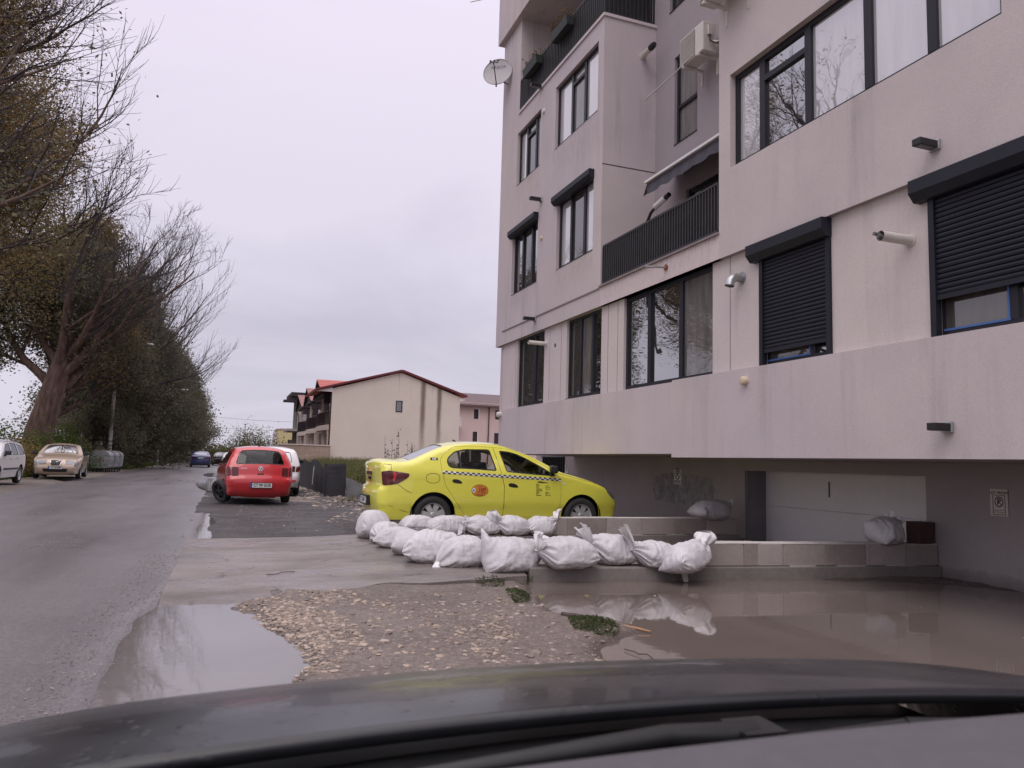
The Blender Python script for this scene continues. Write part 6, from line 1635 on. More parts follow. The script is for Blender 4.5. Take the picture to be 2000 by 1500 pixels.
# grass strips, weeds
def blades(name, poly, n, h, w, mat, seed, zf=lambda x, y: 0, kind='stuff', lean=.35, label=None, cat=None, group=None):
    rs = np.random.default_rng(seed); pts = rand_in(poly, n); mb = MB(); V = []; F = []
    for x, y in pts:
        z = zf(x, y); hh = h * rs.uniform(.45, 1.2); a = rs.uniform(0, 6.28); l = rs.normal(0, lean, 2) * hh; ww = w * rs.uniform(.6, 1.3); dx, dy = math.cos(a) * ww, math.sin(a) * ww; b = len(V)
        V += [(x - dx, y - dy, z - .01), (x + dx, y + dy, z - .01), (x + l[0] * .4 + dx * .7, y + l[1] * .4 + dy * .7, z + hh * .6), (x + l[0] * .4 - dx * .7, y + l[1] * .4 - dy * .7, z + hh * .6), (x + l[0], y + l[1], z + hh)]
        F += [(b, b + 1, b + 2, b + 3), (b + 3, b + 2, b + 4)]
    mb.v = V; mb.f = F; mb.m = [0] * len(F); mb.sm = [False] * len(F); o = mb.build(name, M[mat])
    return tag(o, label, cat, group, kind)
M['grass'] = leafy('verge_grass', [(.045, .075, .018), (.085, .13, .032), (.13, .16, .055)], .6)
blades('verge_grass', [(-7.9, 60), (-6.4, 60), (-6.4, 110), (-8.2, 110)], 9000, .30, .022, 'grass', 1, lambda x, y: float(lverge(np.array(x), np.array(y))))
blades('verge_grass', [(-9.5, 30), (-8.2, 30), (-7.6, 58), (-9.5, 58)], 5000, .30, .02, 'grass', 2, lambda x, y: float(lverge(np.array(x), np.array(y))))
bz = lambda x, y: float(bank(np.array(x), np.array(y)))
blades('rough_grass', [(3.9, 24.5), (9.5, 22), (16, 57), (4.4, 57), (3.6, 36)], 15000, .50, .016, 'weed', 3, bz, lean=.6)
blades('rough_grass', [(2.6, 20.2), (4.2, 18.4), (5.5, 22), (3.8, 24)], 700, .22, .010, 'weed', 4, bz)
for i, (x, y, h, lab) in enumerate([(6.3, 31, 1.75, 'tall thin weed with bare stalks against the cream gable, left of the taxi'), (7.4, 32, 1.5, 'thin weed stalk against the cream gable, next to the taxi boot'), (6.2, 27, 1.1, 'leafy weed clump just left of the taxi boot')]):
    rs = np.random.default_rng(40 + i); w = MB(); P = []
    for k in range(9):
        p = Vector((x + rs.normal(0, .15), y + rs.normal(0, .15), bz(x, y))); q = p + Vector((rs.normal(0, .16), rs.normal(0, .1), h * rs.uniform(.6, 1.1))); w.tube([p, p.lerp(q, .5) + Vector((rs.normal(0, .03), 0, 0)), q], [.010, .008, .004], 4, 0, False)
        for j in range(9): P.append(p.lerp(q, rs.uniform(.35, 1.0)) + Vector(rs.normal(size=3)) * .06)
    V, F = leaf_quads(np.array([tuple(p) for p in P]), .05, rs); b = len(w.v); w.v += V.tolist(); w.f += (F + b).tolist(); w.m += [1] * len(F); w.sm += [False] * len(F)
    tag(w.build('weed', [M['twig'], M['weed']]), lab, 'weed', 'tall weeds on the bank')
bush('weed', 'thick green weeds between the black sheeting and the taxi boot', 'weed', (4.75, 25.5, .25), 1.0, 1.6, 1.0, 5200, .045, 'weed', 21, 'tall weeds on the bank')
bush('weed', 'green weeds on the bank behind the fallen black flap', 'weed', (4.6, 22.6, .1), .7, .9, .62, 2600, .04, 'leaf_g', 22, 'tall weeds on the bank')
# small weed tufts at the water's edge
M['mat_green'] = leafy('creeping_weed', [(.035, .045, .022), (.070, .092, .040), (.125, .145, .070)], 9.0)
def tuft_mat(poly, n, h, seed, label):
    rs = np.random.default_rng(seed); P = np.array(rand_in(pix(poly), n)); z = np.array([hgt(a, b) for a, b in P]); c = P.mean(0); d = np.linalg.norm(P - c, axis=1); d = d / d.max()
    Q = np.stack([P[:, 0], P[:, 1], np.maximum(z, -.02) + rs.uniform(0, 1, n) * h * (1.05 - d)], 1); V, F = leaf_quads(Q, .017, rs, .22)
    mb = MB(); mb.v = V.tolist(); mb.f = F.tolist(); mb.m = [0] * len(F); mb.sm = [False] * len(F); tag(mb.build('weed_tuft', M['mat_green']), label, 'weed', 'weed tufts at the water edge')
tuft_mat([(1108, 1216), (1140, 1208), (1185, 1216), (1212, 1232), (1205, 1242), (1165, 1245), (1120, 1236)], 1500, .055, 1, 'green mat of weed beside the peeled stick at the flood edge')
tuft_mat([(985, 1158), (1008, 1154), (1035, 1162), (1032, 1182), (1005, 1184)], 700, .06, 2, 'sparse weed tuft on the dirt below the pointed-corner sandbag')
tuft_mat([(920, 1143), (950, 1135), (985, 1140), (988, 1152), (940, 1152)], 500, .09, 3, 'weed growing along the broken edge of the slab under the sandbags')
tuft_mat([(1022, 1118), (1036, 1110), (1042, 1132), (1030, 1142)], 300, .10, 4, 'dark weed in the corner where the slab meets the wall plinth')
# ====================================================== BACKGROUND HOUSES
def tiles(name, col):
    t = NT(name); v = t.coord()
    w = t.n('ShaderNodeTexWave'); w.bands_direction = 'Z'; w.inputs['Scale'].default_value = 1.7; w.inputs['Distortion'].default_value = .15; t.l(v, w.inputs['Vector'])
    c = t.mix(.75, t.ramp(w.outputs['Fac'], [(.05, [x * .45 for x in col]), (.3, col), (1, [min(1, x * 1.25) for x in col])]), t.ramp(t.noise(v, 3, 4), [(.3, [x * .7 for x in col]), (.7, col)]), 'MULTIPLY') if False else t.mix(.3, t.ramp(w.outputs['Fac'], [(.05, [x * .45 for x in col]), (.3, col), (1, [min(1, x * 1.25) for x in col])]), t.ramp(t.noise(v, 3, 4), [(.3, [x * .65 for x in col]), (.7, col)]))
    return t.bsdf(c, .55, 0, .4, t.bump(w.outputs['Fac'], .5, .03))
M['tile_red'] = tiles('red_metal_tiles', (.40, .085, .065)); M['tile_brown'] = tiles('brown_tiles', (.115, .075, .075)); M['tile_faded'] = tiles('faded_red_tiles', (.26, .11, .105))
M['trim_red'] = plain('red_verge_trim', (.13, .018, .026), .5); M['darkwood'] = plain('dark_soffit_boards', (.030, .020, .024), .7, var=.3)
M['gutter'] = plain('brown_gutter', (.045, .028, .026), .45)
# run-off streaks on the gable: two rusty-green bands with feathered edges
t = NT('gable_render_with_streaks'); v = t.coord()
sp = t.n('ShaderNodeSeparateXYZ'); t.l(v, sp.inputs[0])
c = t.ramp(t.noise(v, .5, 5), [(.3, (.61, .535, .465)), (.7, (.67, .595, .525))])
wob = t.math('MULTIPLY', t.math('SUBTRACT', t.noise(t.coord(scale=(1, 1, .5)), 1.6, 4), .5), .22)
def streak(x0, wd, ztop):
    d = t.math('ABSOLUTE', t.math('SUBTRACT', t.math('ADD', sp.outputs['X'], wob), x0))
    core = t.ramp(t.math('DIVIDE', d, wd), [(.25, 1.0), (.75, .35), (1.0, 0.0)])
    return t.math('MULTIPLY', core, t.ramp(t.math('ADD', t.math('MULTIPLY', sp.outputs['Z'], .12), t.math('MULTIPLY', t.noise(v, 2.5, 4), .12)), [(.28, .25), (.62, .80)]))
c = t.mix(streak(14.62, .30, 0), c, (.115, .085, .045)); c = t.mix(streak(15.98, .27, 0), c, (.10, .075, .042))
runs = t.math('MULTIPLY', t.ramp(t.noise(t.coord(scale=(3.4, 1, .10)), 1.5, 4), [(.56, 0.0), (.70, .6)]), t.ramp(sp.outputs['Z'], [(.50, 0.0), (.80, 1.0)]) if False else t.ramp(t.math('MULTIPLY', sp.outputs['Z'], .1), [(.55, 0.0), (.80, 1.0)]))
c = t.mix(runs, c, (.30, .255, .22))
M['gable'] = t.bsdf(c, .9, 0, .2, t.bump(t.noise(v, 30, 3), .2, .01))

gh = empty('gable_house', (12.4, 60, 0), 0, 'cream house whose blank gable wall with two dark run-off streaks faces the camera', 'house')
GI = Matrix.Translation(-Vector(gh.location))
def hp(mb, name, m, root, bevel=0, parent=None):
    o = mb.build(name, m, bevel=bevel)
    if parent: o.parent = parent
    else: o.parent = root; o.matrix_parent_inverse = Matrix.Translation(-Vector(root.location))
    return o
xl, xr, xp = 7.42, 17.72, 12.79; ze_l, ze_r, zp = 6.75, 6.62, 8.28
wl = [(12.42, 12.95, 5.02, 5.92)]
mb = MB(); a, b_, c_, d_ = wl[0]
Y = 60.0
prof = [(xl, .75), (a, .75), (a, c_), (b_, c_), (b_, .75), (xr, .75), (xr, ze_r - .15), (xp, zp - .1), (xl, ze_l - .15)]
mb.add([(x, Y, z) for x, z in [(xl, .75), (a, .75), (a, 8.1), (xl, ze_l - .15)]], [(0, 1, 2, 3)]); mb.add([(x, Y, z) for x, z in [(a, .75), (b_, .75), (b_, c_), (a, c_)]], [(0, 1, 2, 3)])
mb.add([(x, Y, z) for x, z in [(a, d_), (b_, d_), (b_, 8.12), (xp, zp - .1), (a, 8.08)]], [(0, 1, 2, 3, 4)]); mb.add([(x, Y, z) for x, z in [(b_, .75), (xr, .75), (xr, ze_r - .15), (b_, 8.12)]], [(0, 1, 2, 3)])
mb.quad((xl, Y, .75), (xl, Y, 6.6), (xl, Y + .35, 6.6), (xl, Y + .35, .75)); mb.quad((xr, Y, .75), (xr, Y + 10, .75), (xr, Y + 10, 6.5), (xr, Y, 6.5))
mb.box(xl + .02, xr - .02, Y + .03, Y + .2, -.4, .74, 1)
hp(mb, 'wall', [M['gable'], plain('grey_plinth', (.16, .13, .12), .9)], gh)
f = MB(); f.box(a, b_, Y - .03, Y + .08, c_, c_ + .06); f.box(a, b_, Y - .03, Y + .08, d_ - .06, d_); f.box(a, a + .06, Y - .03, Y + .08, c_, d_); f.box(b_ - .06, b_, Y - .03, Y + .08, c_, d_)
fo = hp(f, 'window', M['frame'], gh); hp(MB().quad((a, Y + .04, c_), (b_, Y + .04, c_), (b_, Y + .04, d_), (a, Y + .04, d_)), 'pane', M['glass_dk'], gh, parent=fo)
mb = MB(); th = .14
for (x0, z0, x1, z1) in ((xl - 1.25, ze_l - .36, xp, zp), (xp, zp, xr + .55, ze_r - .12)):
    d = Vector((x1 - x0, 0, z1 - z0)).normalized(); n_ = Vector((-d.z, 0, d.x)) * th
    p = [Vector((x0, Y - .25, z0)), Vector((x1, Y - .25, z1)), Vector((x1, Y + 8, z1)), Vector((x0, Y + 8, z0))]
    mb.add([*p, *[q + n_ for q in p]], [(0, 1, 5, 4)], 1); mb.add([*p, *[q + n_ for q in p]], [(4, 5, 6, 7), (2, 3, 7, 6), (3, 0, 4, 7), (1, 2, 6, 5), (3, 2, 1, 0)], 0)
hp(mb, 'roof', [M['tile_red'], M['trim_red']], gh)
mb = MB(); mb.prism([(xl - 1.2, ze_l - .42), (xl, ze_l - .42), (xl, ze_l - .08)], 'y', Y - .02, Y + .05); mb.prism([(xr, ze_r - .5), (xr + .45, ze_r - .36), (xr + .45, ze_r - .28), (xr, ze_r - .16)], 'y', Y - .02, Y + .05)
hp(mb, 'eave_board', M['white'], gh)
mb = MB(); mb.tube([(xl - .06, Y + .1, 6.3), (xl - .06, Y + .1, .8)], .05, 8); hp(mb, 'downpipe', M['gutter'], gh)

# the terrace running away behind the gable: front at X about 7.4, dormers over balconies
def terrace(i, y0, label, tile, balcony_dark):
    L = 9.2; ya, yb = y0, y0 + L; yc = y0 + 5.0 - .3 * i; root = empty('terraced_house', (8.4, y0, 0), 0, label, 'house', 'terraced houses behind the gable')
    X = 8.55; mb = MB()
    facade(mb, X, ya + .36 * (i == 0), yb, 0, 6.6, [(ya + .9, ya + 2.0, 4.0, 6.0), (ya + 5.2, ya + 6.4, 4.0, 6.0), (ya + .9, ya + 2.1, .8, 2.9), (ya + 5.0, ya + 6.3, .8, 2.9)], .15)
    mb.box(X + .02, 17, yb - .2, yb, 0, 6.4)
    hp(mb, 'wall', M['cream'] if i < 2 else M['wall_lt'], root)
    for (p, q, r_, s_) in ((.9, 2.0, 4.0, 6.0), (5.2, 6.4, 4.0, 6.0), (.9, 2.1, .8, 2.9), (5.0, 6.3, .8, 2.9)):
        f = MB(); f.box(X + .10, X + .14, ya + p, ya + q, r_, s_); hp(f, 'window', M['darkwood'], root)
    mb = MB(); mb.add([(X, ya + .2, 3.42), (7.35, ya + .2, 3.42), (7.15, ya + 1.5, 3.42), (6.95, ya + 4.0, 3.42), (7.15, yb - 1.4, 3.42), (X, yb - .2, 3.42)] + [(X, ya + .2, 3.82), (7.35, ya + .2, 3.82), (7.15, ya + 1.5, 3.82), (6.95, ya + 4.0, 3.82), (7.15, yb - 1.4, 3.82), (X, yb - .2, 3.82)], [(5, 4, 3, 2, 1, 0), (6, 7, 8, 9, 10, 11)] + [(k, (k + 1) % 6, 6 + (k + 1) % 6, 6 + k) for k in range(6)])
    hp(mb, 'balcony', M['cream'], root)
    edge = [Vector((7.37, ya + .25)), Vector((7.18, ya + 1.5)), Vector((6.98, ya + 4.0)), Vector((7.18, yb - 1.4))]
    r_ = MB()
    for p, q in zip(edge[:-1], edge[1:]):
        n = int((q - p).length / .14)
        for z in (3.95, 4.85): r_.tube([(p.x, p.y, z), (q.x, q.y, z)], .025, 5)
        for k in range(n + 1): e_ = p.lerp(q, k / n); r_.tube([(e_.x, e_.y, 3.82), (e_.x, e_.y, 4.85)], .014, 4)
    if balcony_dark:
        for p, q in zip(edge[:-1], edge[1:]): r_.add([(p.x + .04, p.y, 3.9), (q.x + .04, q.y, 3.9), (q.x + .04, q.y, 4.75), (p.x + .04, p.y, 4.75)], [(0, 1, 2, 3)])
    hp(r_, 'railing', M['darkwood'] if balcony_dark else M['gutter'], root)
    for y in (ya + .5, ya + 3.9, yb - 1.0): hp(MB().box(7.3, 7.55, y, y + .25, 0, 3.42), 'column', M['cream'], root)
    hp(MB().box(7.2, 7.4, ya + 4.4, ya + 4.6, 3.82, 6.1), 'column', M['cream'], root)
    # dormer: a gable roof with its ridge at right angles to the street
    zr, ze, hw = 7.75, 6.35, 3.5; xf = 6.75; mb = MB()
    for sg in (-1, 1):
        p = [(xf, yc, zr), (13, yc, zr), (13, yc + sg * hw, ze), (xf + .12, yc + sg * hw, ze)]
        mb.add(p + [(x, y, z - .12) for x, y, z in p], [(0, 1, 2, 3) if sg < 0 else (3, 2, 1, 0)], 0); mb.add(p + [(x, y, z - .12) for x, y, z in p], [(7, 6, 5, 4), (0, 3, 7, 4), (2, 3, 7, 6)], 1)
    mb.add([(xf + .25, yc, zr - .12), (xf + .32, yc - hw + .1, ze - .1), (xf + .32, yc + hw - .1, ze - .1)], [(0, 1, 2)], 1)
    mb.add([(xf + .3, yc - hw, ze - .14), (X, yc - hw, ze - .14), (X, yc + hw, ze - .14), (xf + .3, yc + hw, ze - .14)], [(0, 1, 2, 3)], 1)
    mb.box(xf + .3, X, yc - hw + .1, yc - hw + .3, 5.55, ze - .12, 1)
    hp(mb, 'roof', [M[tile], M['darkwood']], root)
    mb = MB(); mb.tube([(xf + .3, yb - .5, 6.25), (7.35, yb - .3, 5.7), (7.45, yb - .3, 0)], .05, 6); mb.tube([(xf + .3, yc - hw, ze - .05), (xf + .3, yb, ze - .05)], .06, 6); hp(mb, 'downpipe', M['gutter'], root)
    return root
terrace(0, 60.35, 'first terraced house behind the cream gable, with a bright red dormer roof', 'tile_red', False)
terrace(1, 69.6, 'second terraced house behind the gable, with a faded dormer roof and dark balcony', 'tile_faded', True)
terrace(2, 78.9, 'third and farthest finished terraced house, with a small greyish dormer roof', 'tile_faded', True)
# unfinished house
uf = empty('unfinished_house', (8.2, 92, 0), 0, 'unfinished house of raw concrete columns and pale blocks with a dark flat roof edge', 'house')
t = NT('raw_blockwork'); v = t.coord(); br = t.n('ShaderNodeTexBrick'); br.inputs['Scale'].default_value = 1.6; br.inputs['Color1'].default_value = (.42, .40, .40, 1); br.inputs['Color2'].default_value = (.34, .32, .32, 1); br.inputs['Mortar'].default_value = (.16, .15, .15, 1)
mp = t.coord(scale=(1, 1, 1)); rot = t.n('ShaderNodeMapping'); rot.inputs['Rotation'].default_value = (R(90), 0, 0); t.l(mp, rot.inputs[0]); t.l(rot.outputs[0], br.inputs['Vector'])
blockm = t.bsdf(br.outputs['Color'], .9)
mb = MB(); mb.box(7.9, 15, 92, 99, 0, 8.1, 1)
for y in (91.9, 95, 98): mb.box(7.55, 7.9, y, y + .4, 0, 8.2, 0)
mb.box(6.5, 8.4, 91.6, 98.6, 4.2, 4.45, 0)
hp(mb, 'wall', [M['concrete'], blockm], uf)
mb = MB(); mb.box(6.7, 15, 91.5, 99.5, 8.25, 8.7); mb.box(5.9, 7.3, 91.7, 93, 7.55, 7.8); mb.box(6.4, 7.2, 91.8, 92, 7.7, 8.3); hp(mb, 'roof', M['darkwood'], uf)
mb = MB()
for y in (92.4, 94.4, 96.4): mb.box(7.86, 7.91, y, y + 1.1, 5.0, 6.6)
mb.box(8.6, 9.4, 91.96, 91.995, 5.0, 6.8); hp(mb, 'window', M['darkwood'], uf)
# yellow house
yh = empty('yellow_house', (9, 112, 0), 0, 'small yellow flat-roofed house at the far end of the row', 'house')
mb = MB(); mb.box(6.65, 16, 112, 120, 0, 5.0); mb.box(6.3, 6.64, 112.5, 118, 0, 4.6, 1); hp(mb, 'wall', [M['yellow'], M['wall_lt']], yh)
mb = MB(); mb.box(6.5, 16.1, 111.9, 120, 5.001, 5.12); mb.box(7.0, 9, 112, 113, 5.121, 5.2); hp(mb, 'roof', M['wall_lt'], yh)
mb = MB(); mb.box(8.05, 8.9, 111.95, 111.99, 1.3, 3.6); hp(mb, 'window', M['darkwood'], yh)
# pink block far behind
pb = empty('pink_house', (28, 80, 0), 0, 'pale pink house with a brown roof between the cream gable and the apartment block', 'house')
mb = MB(); ops = [(25.27, 25.85, 5.95, 7.05), (25.2, 25.78, 3.3, 4.55), (27.75, 28.6, 6.0, 7.05), (27.7, 28.5, 3.3, 4.5)]
xs = sorted({22.2, 36, *[o_[0] for o_ in ops], *[o_[1] for o_ in ops]}); zs = sorted({0, 7.75, *[o_[2] for o_ in ops], *[o_[3] for o_ in ops]})
for a, b_ in zip(xs[:-1], xs[1:]):
    for c_, d_ in zip(zs[:-1], zs[1:]):
        if not any(o_[0] <= (a + b_) / 2 <= o_[1] and o_[2] <= (c_ + d_) / 2 <= o_[3] for o_ in ops): mb.quad((a, 80, c_), (b_, 80, c_), (b_, 80, d_), (a, 80, d_))
mb.quad((22.2, 80, 0), (22.2, 80, 7.75), (22.2, 90, 7.75), (22.2, 90, 0))
hp(mb, 'wall', M['pink'], pb)
for o_ in ops: hp(MB().box(o_[0], o_[1], 80.10, 80.16, o_[2], o_[3]), 'window', M['darkwood'], pb)
mb = MB(); mb.add([(21.6, 79.3, 7.45), (37, 79.3, 7.45), (37, 84.5, 9.15), (21.6, 84.5, 9.15), (21.6, 79.3, 7.3), (37, 79.3, 7.3)], [(0, 1, 2, 3), (4, 5, 1, 0)]); hp(mb, 'roof', M['tile_brown'], pb)
mb = MB(); mb.tube([(27.0, 79.9, 7.4), (26.95, 79.9, 1)], .06, 6); hp(mb, 'downpipe', M['gutter'], pb)
mb = MB(); mb.box(22.25, 23.6, 78.9, 79.95, 5.0, 5.12); mb.box(22.3, 23.55, 78.92, 78.97, 5.12, 6.0); hp(mb, 'balcony', M['wall_lt'], pb)

# brick garden wall in front of the terrace
t = NT('layered_stone_wall'); v = t.coord(); rot = t.n('ShaderNodeMapping'); rot.inputs['Rotation'].default_value = (R(90), 0, 0); t.l(v, rot.inputs[0])
br = t.n('ShaderNodeTexBrick'); br.inputs['Scale'].default_value = 1.5; br.inputs['Brick Width'].default_value = 1.1; br.inputs['Row Height'].default_value = .15; br.inputs['Mortar Size'].default_value = .02
br.inputs['Color1'].default_value = (.42, .33, .26, 1); br.inputs['Color2'].default_value = (.34, .255, .20, 1); br.inputs['Mortar'].default_value = (.17, .12, .095, 1); t.l(rot.outputs[0], br.inputs['Vector'])
c = t.mix(.3, br.outputs['Color'], t.ramp(t.noise(v, 2.5, 5), [(.3, (.25, .18, .14)), (.7, (.48, .40, .33))]))
lay = t.bsdf(c, .9, 0, .2, t.bump(br.outputs['Fac'], -.5, .02))
mb = MB(); mb.box(3.6, 7.40, 59.2, 59.5, -.4, 2.12, 0); mb.box(3.55, 7.40, 59.15, 59.55, 2.121, 2.2, 1)
tag(mb.build('stone_wall', [lay, M['cream']]), 'beige layered stone garden wall left of the cream gable', 'wall')

# black sheeting fence round the plot
def cloth_fence():
    root = empty('sheeting_fence', (3.3, 25, 0), 0, 'sagging black plastic sheeting fence between the red hatchback and the taxi', 'fence'); RI = Matrix.Translation(-Vector(root.location))
    path = [(1.3, 37.5), (2.2, 34.0), (2.75, 31.0), (3.0, 28.6), (3.12, 26.4), (3.05, 25.2), (2.98, 24.85), (3.25, 24.72), (3.62, 24.7)]
    P = []; 
    for a, b_ in zip(path[:-1], path[1:]):
        n = max(2, int(math.dist(a, b_) / .12)); P += [(a[0] + (b_[0] - a[0]) * k / n, a[1] + (b_[1] - a[1]) * k / n) for k in range(n)]
    P.append(path[-1]); vs = []; H = 14; S = 0
    for i, (x, y) in enumerate(P):
        S += math.dist(P[i], P[i - 1]) if i else 0
        top = 1.14 + .05 * math.cos(S * 1.9) * (y > 25.2) + .03 * math.sin(S * 4.3) * (y > 25.2) - (.18 * math.exp(-((y - 26.6) / .8) ** 2))
        bot = -.05 + (.10 + .3 * min(1, (y - 25) / 10) if y > 25 else 0) * .6
        if y <= 25.0: top = 1.05 + .05 * (x - 2.9)
        for k in range(H + 1):
            w = k / H; z = bot + (top - bot) * w
            o_ = .035 * math.sin(S * 5 + 3 * w) * (1 - w * .5) + .03 * float(fbm(np.array(S * 2.0), np.array(w * 3.0), 1.3, 3))
            rib = .014 * math.sin(w * 40) if y <= 25.0 else 0
            vs.append((x + (o_ if y > 25 else 0), y + (rib + o_ * .4 if y <= 25 else 0) , z))
    n = H + 1; mb = MB(); mb.add(vs, [(i * n + k, (i + 1) * n + k, (i + 1) * n + k + 1, i * n + k + 1) for i in range(len(P) - 1) for k in range(H)], 0, True)
    M['sheet'] = plain('black_sheeting', (.030, .030, .036), .5, var=.4, scale=1.6, bump=.35, bscale=9)
    o = mb.build('sheeting', M['sheet']); o.parent = root; o.matrix_parent_inverse = RI
    mb = MB(); g = []
    for i in range(14):
        w = i / 13; x = 3.62 + 1.75 * w; y = 24.7 - 1.2 * w
        for k in range(6): q = k / 5; g.append((x, y - .42 * q + .03 * math.sin(i * 1.7 + k), .02 + (.62 * (1 - w) ** 1.1) * (1 - q) + .02 * math.sin(i + 2 * k)))
    mb.add(g, [(i * 6 + k, (i + 1) * 6 + k, (i + 1) * 6 + k + 1, i * 6 + k + 1) for i in range(13) for k in range(5)], 0, True)
    o = mb.build('fallen_flap', M['sheet']); o.parent = root; o.matrix_parent_inverse = RI
    for (x, y) in ((2.70, 31.2), (3.02, 28.3)):
        mb = MB(); mb.tube([(x - .06, y - .05, .28), (x - .03, y - .08, .92)], .020, 6); o = mb.build('stake', M['offwhite']); o.parent = root; o.matrix_parent_inverse = RI
cloth_fence()

# street lamps, dumpsters, wires
def street_lamp(x, y, h, label, arm=1.9, r=.085):
    s = empty('street_lamp', (x, y, 0), 0, label, 'street lamp', 'street lamps along the left verge')
    MB().tube([(0, 0, -.2), (0, 0, h * .55), (0, 0, h)], [r, r * .8, r * .6], 10).build('pole', M['concrete'], s)
    m_ = MB(); m_.tube([(0, 0, h - .2), (.1, 0, h), (.7, 0, h + .12), (arm, 0, h + .18)], [.04, .035, .03, .03], 8); m_.build('arm', M['steel'], s)
    m_ = MB(); m_.lathe([(0, -.06), (.10, -.04), (.14, .02), (.08, .08), (0, .09)], n=14); o = m_.build('lamp_head', M['offwhite'], s, loc=(arm, 0, h + .18)); o.scale = (2.2, 1, 1)
    m_ = MB(); m_.lathe([(r * 1.15, 0), (r * 1.15, .05)], (0, 0, 1.6), n=10); m_.lathe([(r * 1.15, 0), (r * 1.15, .05)], (0, 0, 1.9), n=10); m_.build('band', M['black'], s)
street_lamp(-7.25, 57.0, 8.4, 'concrete street lamp pole standing right behind the dumpsters', r=.13)
street_lamp(-6.05, 80.0, 7.2, 'slim street lamp farther down the road, its arm over the verge', 2.0, .11)
street_lamp(6.0, 150, 6.5, 'tiny distant street lamp above the bushes left of the yellow house', 1.4, .07)

def dumpster(x, y, rz, label):
    d = empty('dumpster', (x, y, 0), rz, label, 'dumpster', 'galvanised wheeled dumpsters by the road'); L, D = 1.25, 1.0
    pr = [(-D / 2 + .14, .26), (D / 2 - .14, .26), (D / 2 - .04, .34), (D / 2, .95), (-D / 2, .95), (-D / 2 + .04, .34)]
    b = MB(); b.prism(pr, 'x', -L / 2, L / 2)
    for xx in (-L / 2 - .012, L / 2 - .012): b.prism([(p * 1.03, z) for p, z in pr], 'x', xx, xx + .024)
    for k in (-.3, 0, .3): b.box(L * k - .025, L * k + .025, -D / 2 - .02, -D / 2 + .02, .45, .93); b.box(L * k - .025, L * k + .025, D / 2 - .02, D / 2 + .02, .45, .93)
    b.build('body', M['dump'], d, bevel=.02)
    lid = MB(); arc = [(-D / 2 * 1.03 * math.cos(a), .965 + .33 * math.sin(a)) for a in np.linspace(0, math.pi, 16)]
    lid.prism(arc, 'x', -L / 2 - .015, L / 2 + .015); lid.build('lid', M['dump'], d, bevel=.01)
    e = MB()
    for xx in (-L / 2 - .035, L / 2 + .035): e.box(xx - .012, xx + .012, -.03, .03, .55, .88); e.tube([(xx, 0, .72), (xx + math.copysign(.12, xx), 0, .72)], .03, 8); e.box(xx - .01, xx + .01, -.22, .22, .72, .75)
    e.build('trunnion', M['rust'], d)
    for xx in (-L / 2 + .16, L / 2 - .16):
        for yy in (-D / 2 + .16, D / 2 - .16): w = MB(); w.lathe([(0, -.03), (.10, -.03), (.105, 0), (.10, .03), (0, .03)], (xx, yy, .105), 'y', 14); w.box(xx - .04, xx + .04, yy - .045, yy + .045, .15, .26); w.build('caster', M['rubber'], d)
M['dump'] = plain('weathered_zinc', (.36, .37, .38), .45, .45, var=.35, scale=3.5)
dumpster(-6.85, 51.2, R(86), 'nearest grey galvanised dumpster, with a reddish rust stain on its end')
dumpster(-6.75, 52.85, R(88), 'middle grey galvanised dumpster')
dumpster(-6.65, 54.4, R(91), 'farthest grey galvanised dumpster, the one under the lamp pole')

for i, (z, dz, lab) in enumerate([(8.4, 7.1, 'highest overhead wire'), (6.5, 5.6, 'middle overhead wire'), (5.0, 4.5, 'lowest overhead wire')]):
    pts = [(-14 + 25 * k / 16, 132 + 2 * k / 16, z + (dz - z) * k / 16 - 1.2 * (1 - ((k - 8) / 8) ** 2) * .4) for k in range(17)]
    tag(MB().tube(pts, .018, 4, 0, False).build('overhead_wire', M['black']), lab + ' crossing the sky between the trees and the houses', 'wire', 'overhead wires')
tag(MB().tube([(12.1, 34, 2.75), (9.2, 34, 3.2), (6.2, 34, 3.75)], .012, 4, 0, False).build('cable', M['black']), 'thin black cable in front of the pink house, over the taxi roof', 'wire') if False else None

# ============================================= THE CAR THE PICTURE IS TAKEN FROM
own = empty('own_car', (.37, 0, 0), R(-3), 'black car in the foreground: bonnet, scuttle with wiper and grey dashboard edge', 'car'); OI = Matrix.Translation(-Vector(own.location))
cx = .52
def bon_z(x, y):
    q = (x - cx) / .93
    return .936 - .044 * q * q - .05 * np.clip(np.abs(q) - .72, 0, 1) ** 2 * 3 - .112 * ((y - .9) / .7) ** 2 - .02 * (y - .9)
def sheet(name, m, xs, ys, zf, th=.0, yshift=None):
    vs = []; nx = len(xs)
    for y in ys:
        for x in xs: yy = y + (yshift(x) if yshift else (-.015 - .12 * (y - ys[0])) * ((x - cx) / .9) ** 2 * 1.0); vs.append((x, yy, float(zf(x, yy))))
    mb = MB(); mb.add(vs, [(j * nx + i, j * nx + i + 1, (j + 1) * nx + i + 1, (j + 1) * nx + i) for j in range(len(ys) - 1) for i in range(nx - 1)], 0, True)
    o = mb.build(name, m); o.parent = own; o.matrix_parent_inverse = OI
    if th: md = o.modifiers.new('solid', 'SOLIDIFY'); md.thickness = th; md.offset = -1
    return o
bow = lambda x: -.10 * ((x - cx) / .86) ** 2
t = NT('wet_black_bonnet'); v = t.coord()
vo = t.n('ShaderNodeTexVoronoi'); vo.inputs['Scale'].default_value = 38; vo.inputs['Randomness'].default_value = 1.0; t.l(v, vo.inputs['Vector'])
drop = t.ramp(vo.outputs['Distance'], [(.0, 1.0), (.32, 0.0)])
gate = t.ramp(t.noise(v, 6, 4, .6), [(.48, 0.0), (.62, 1.0)])
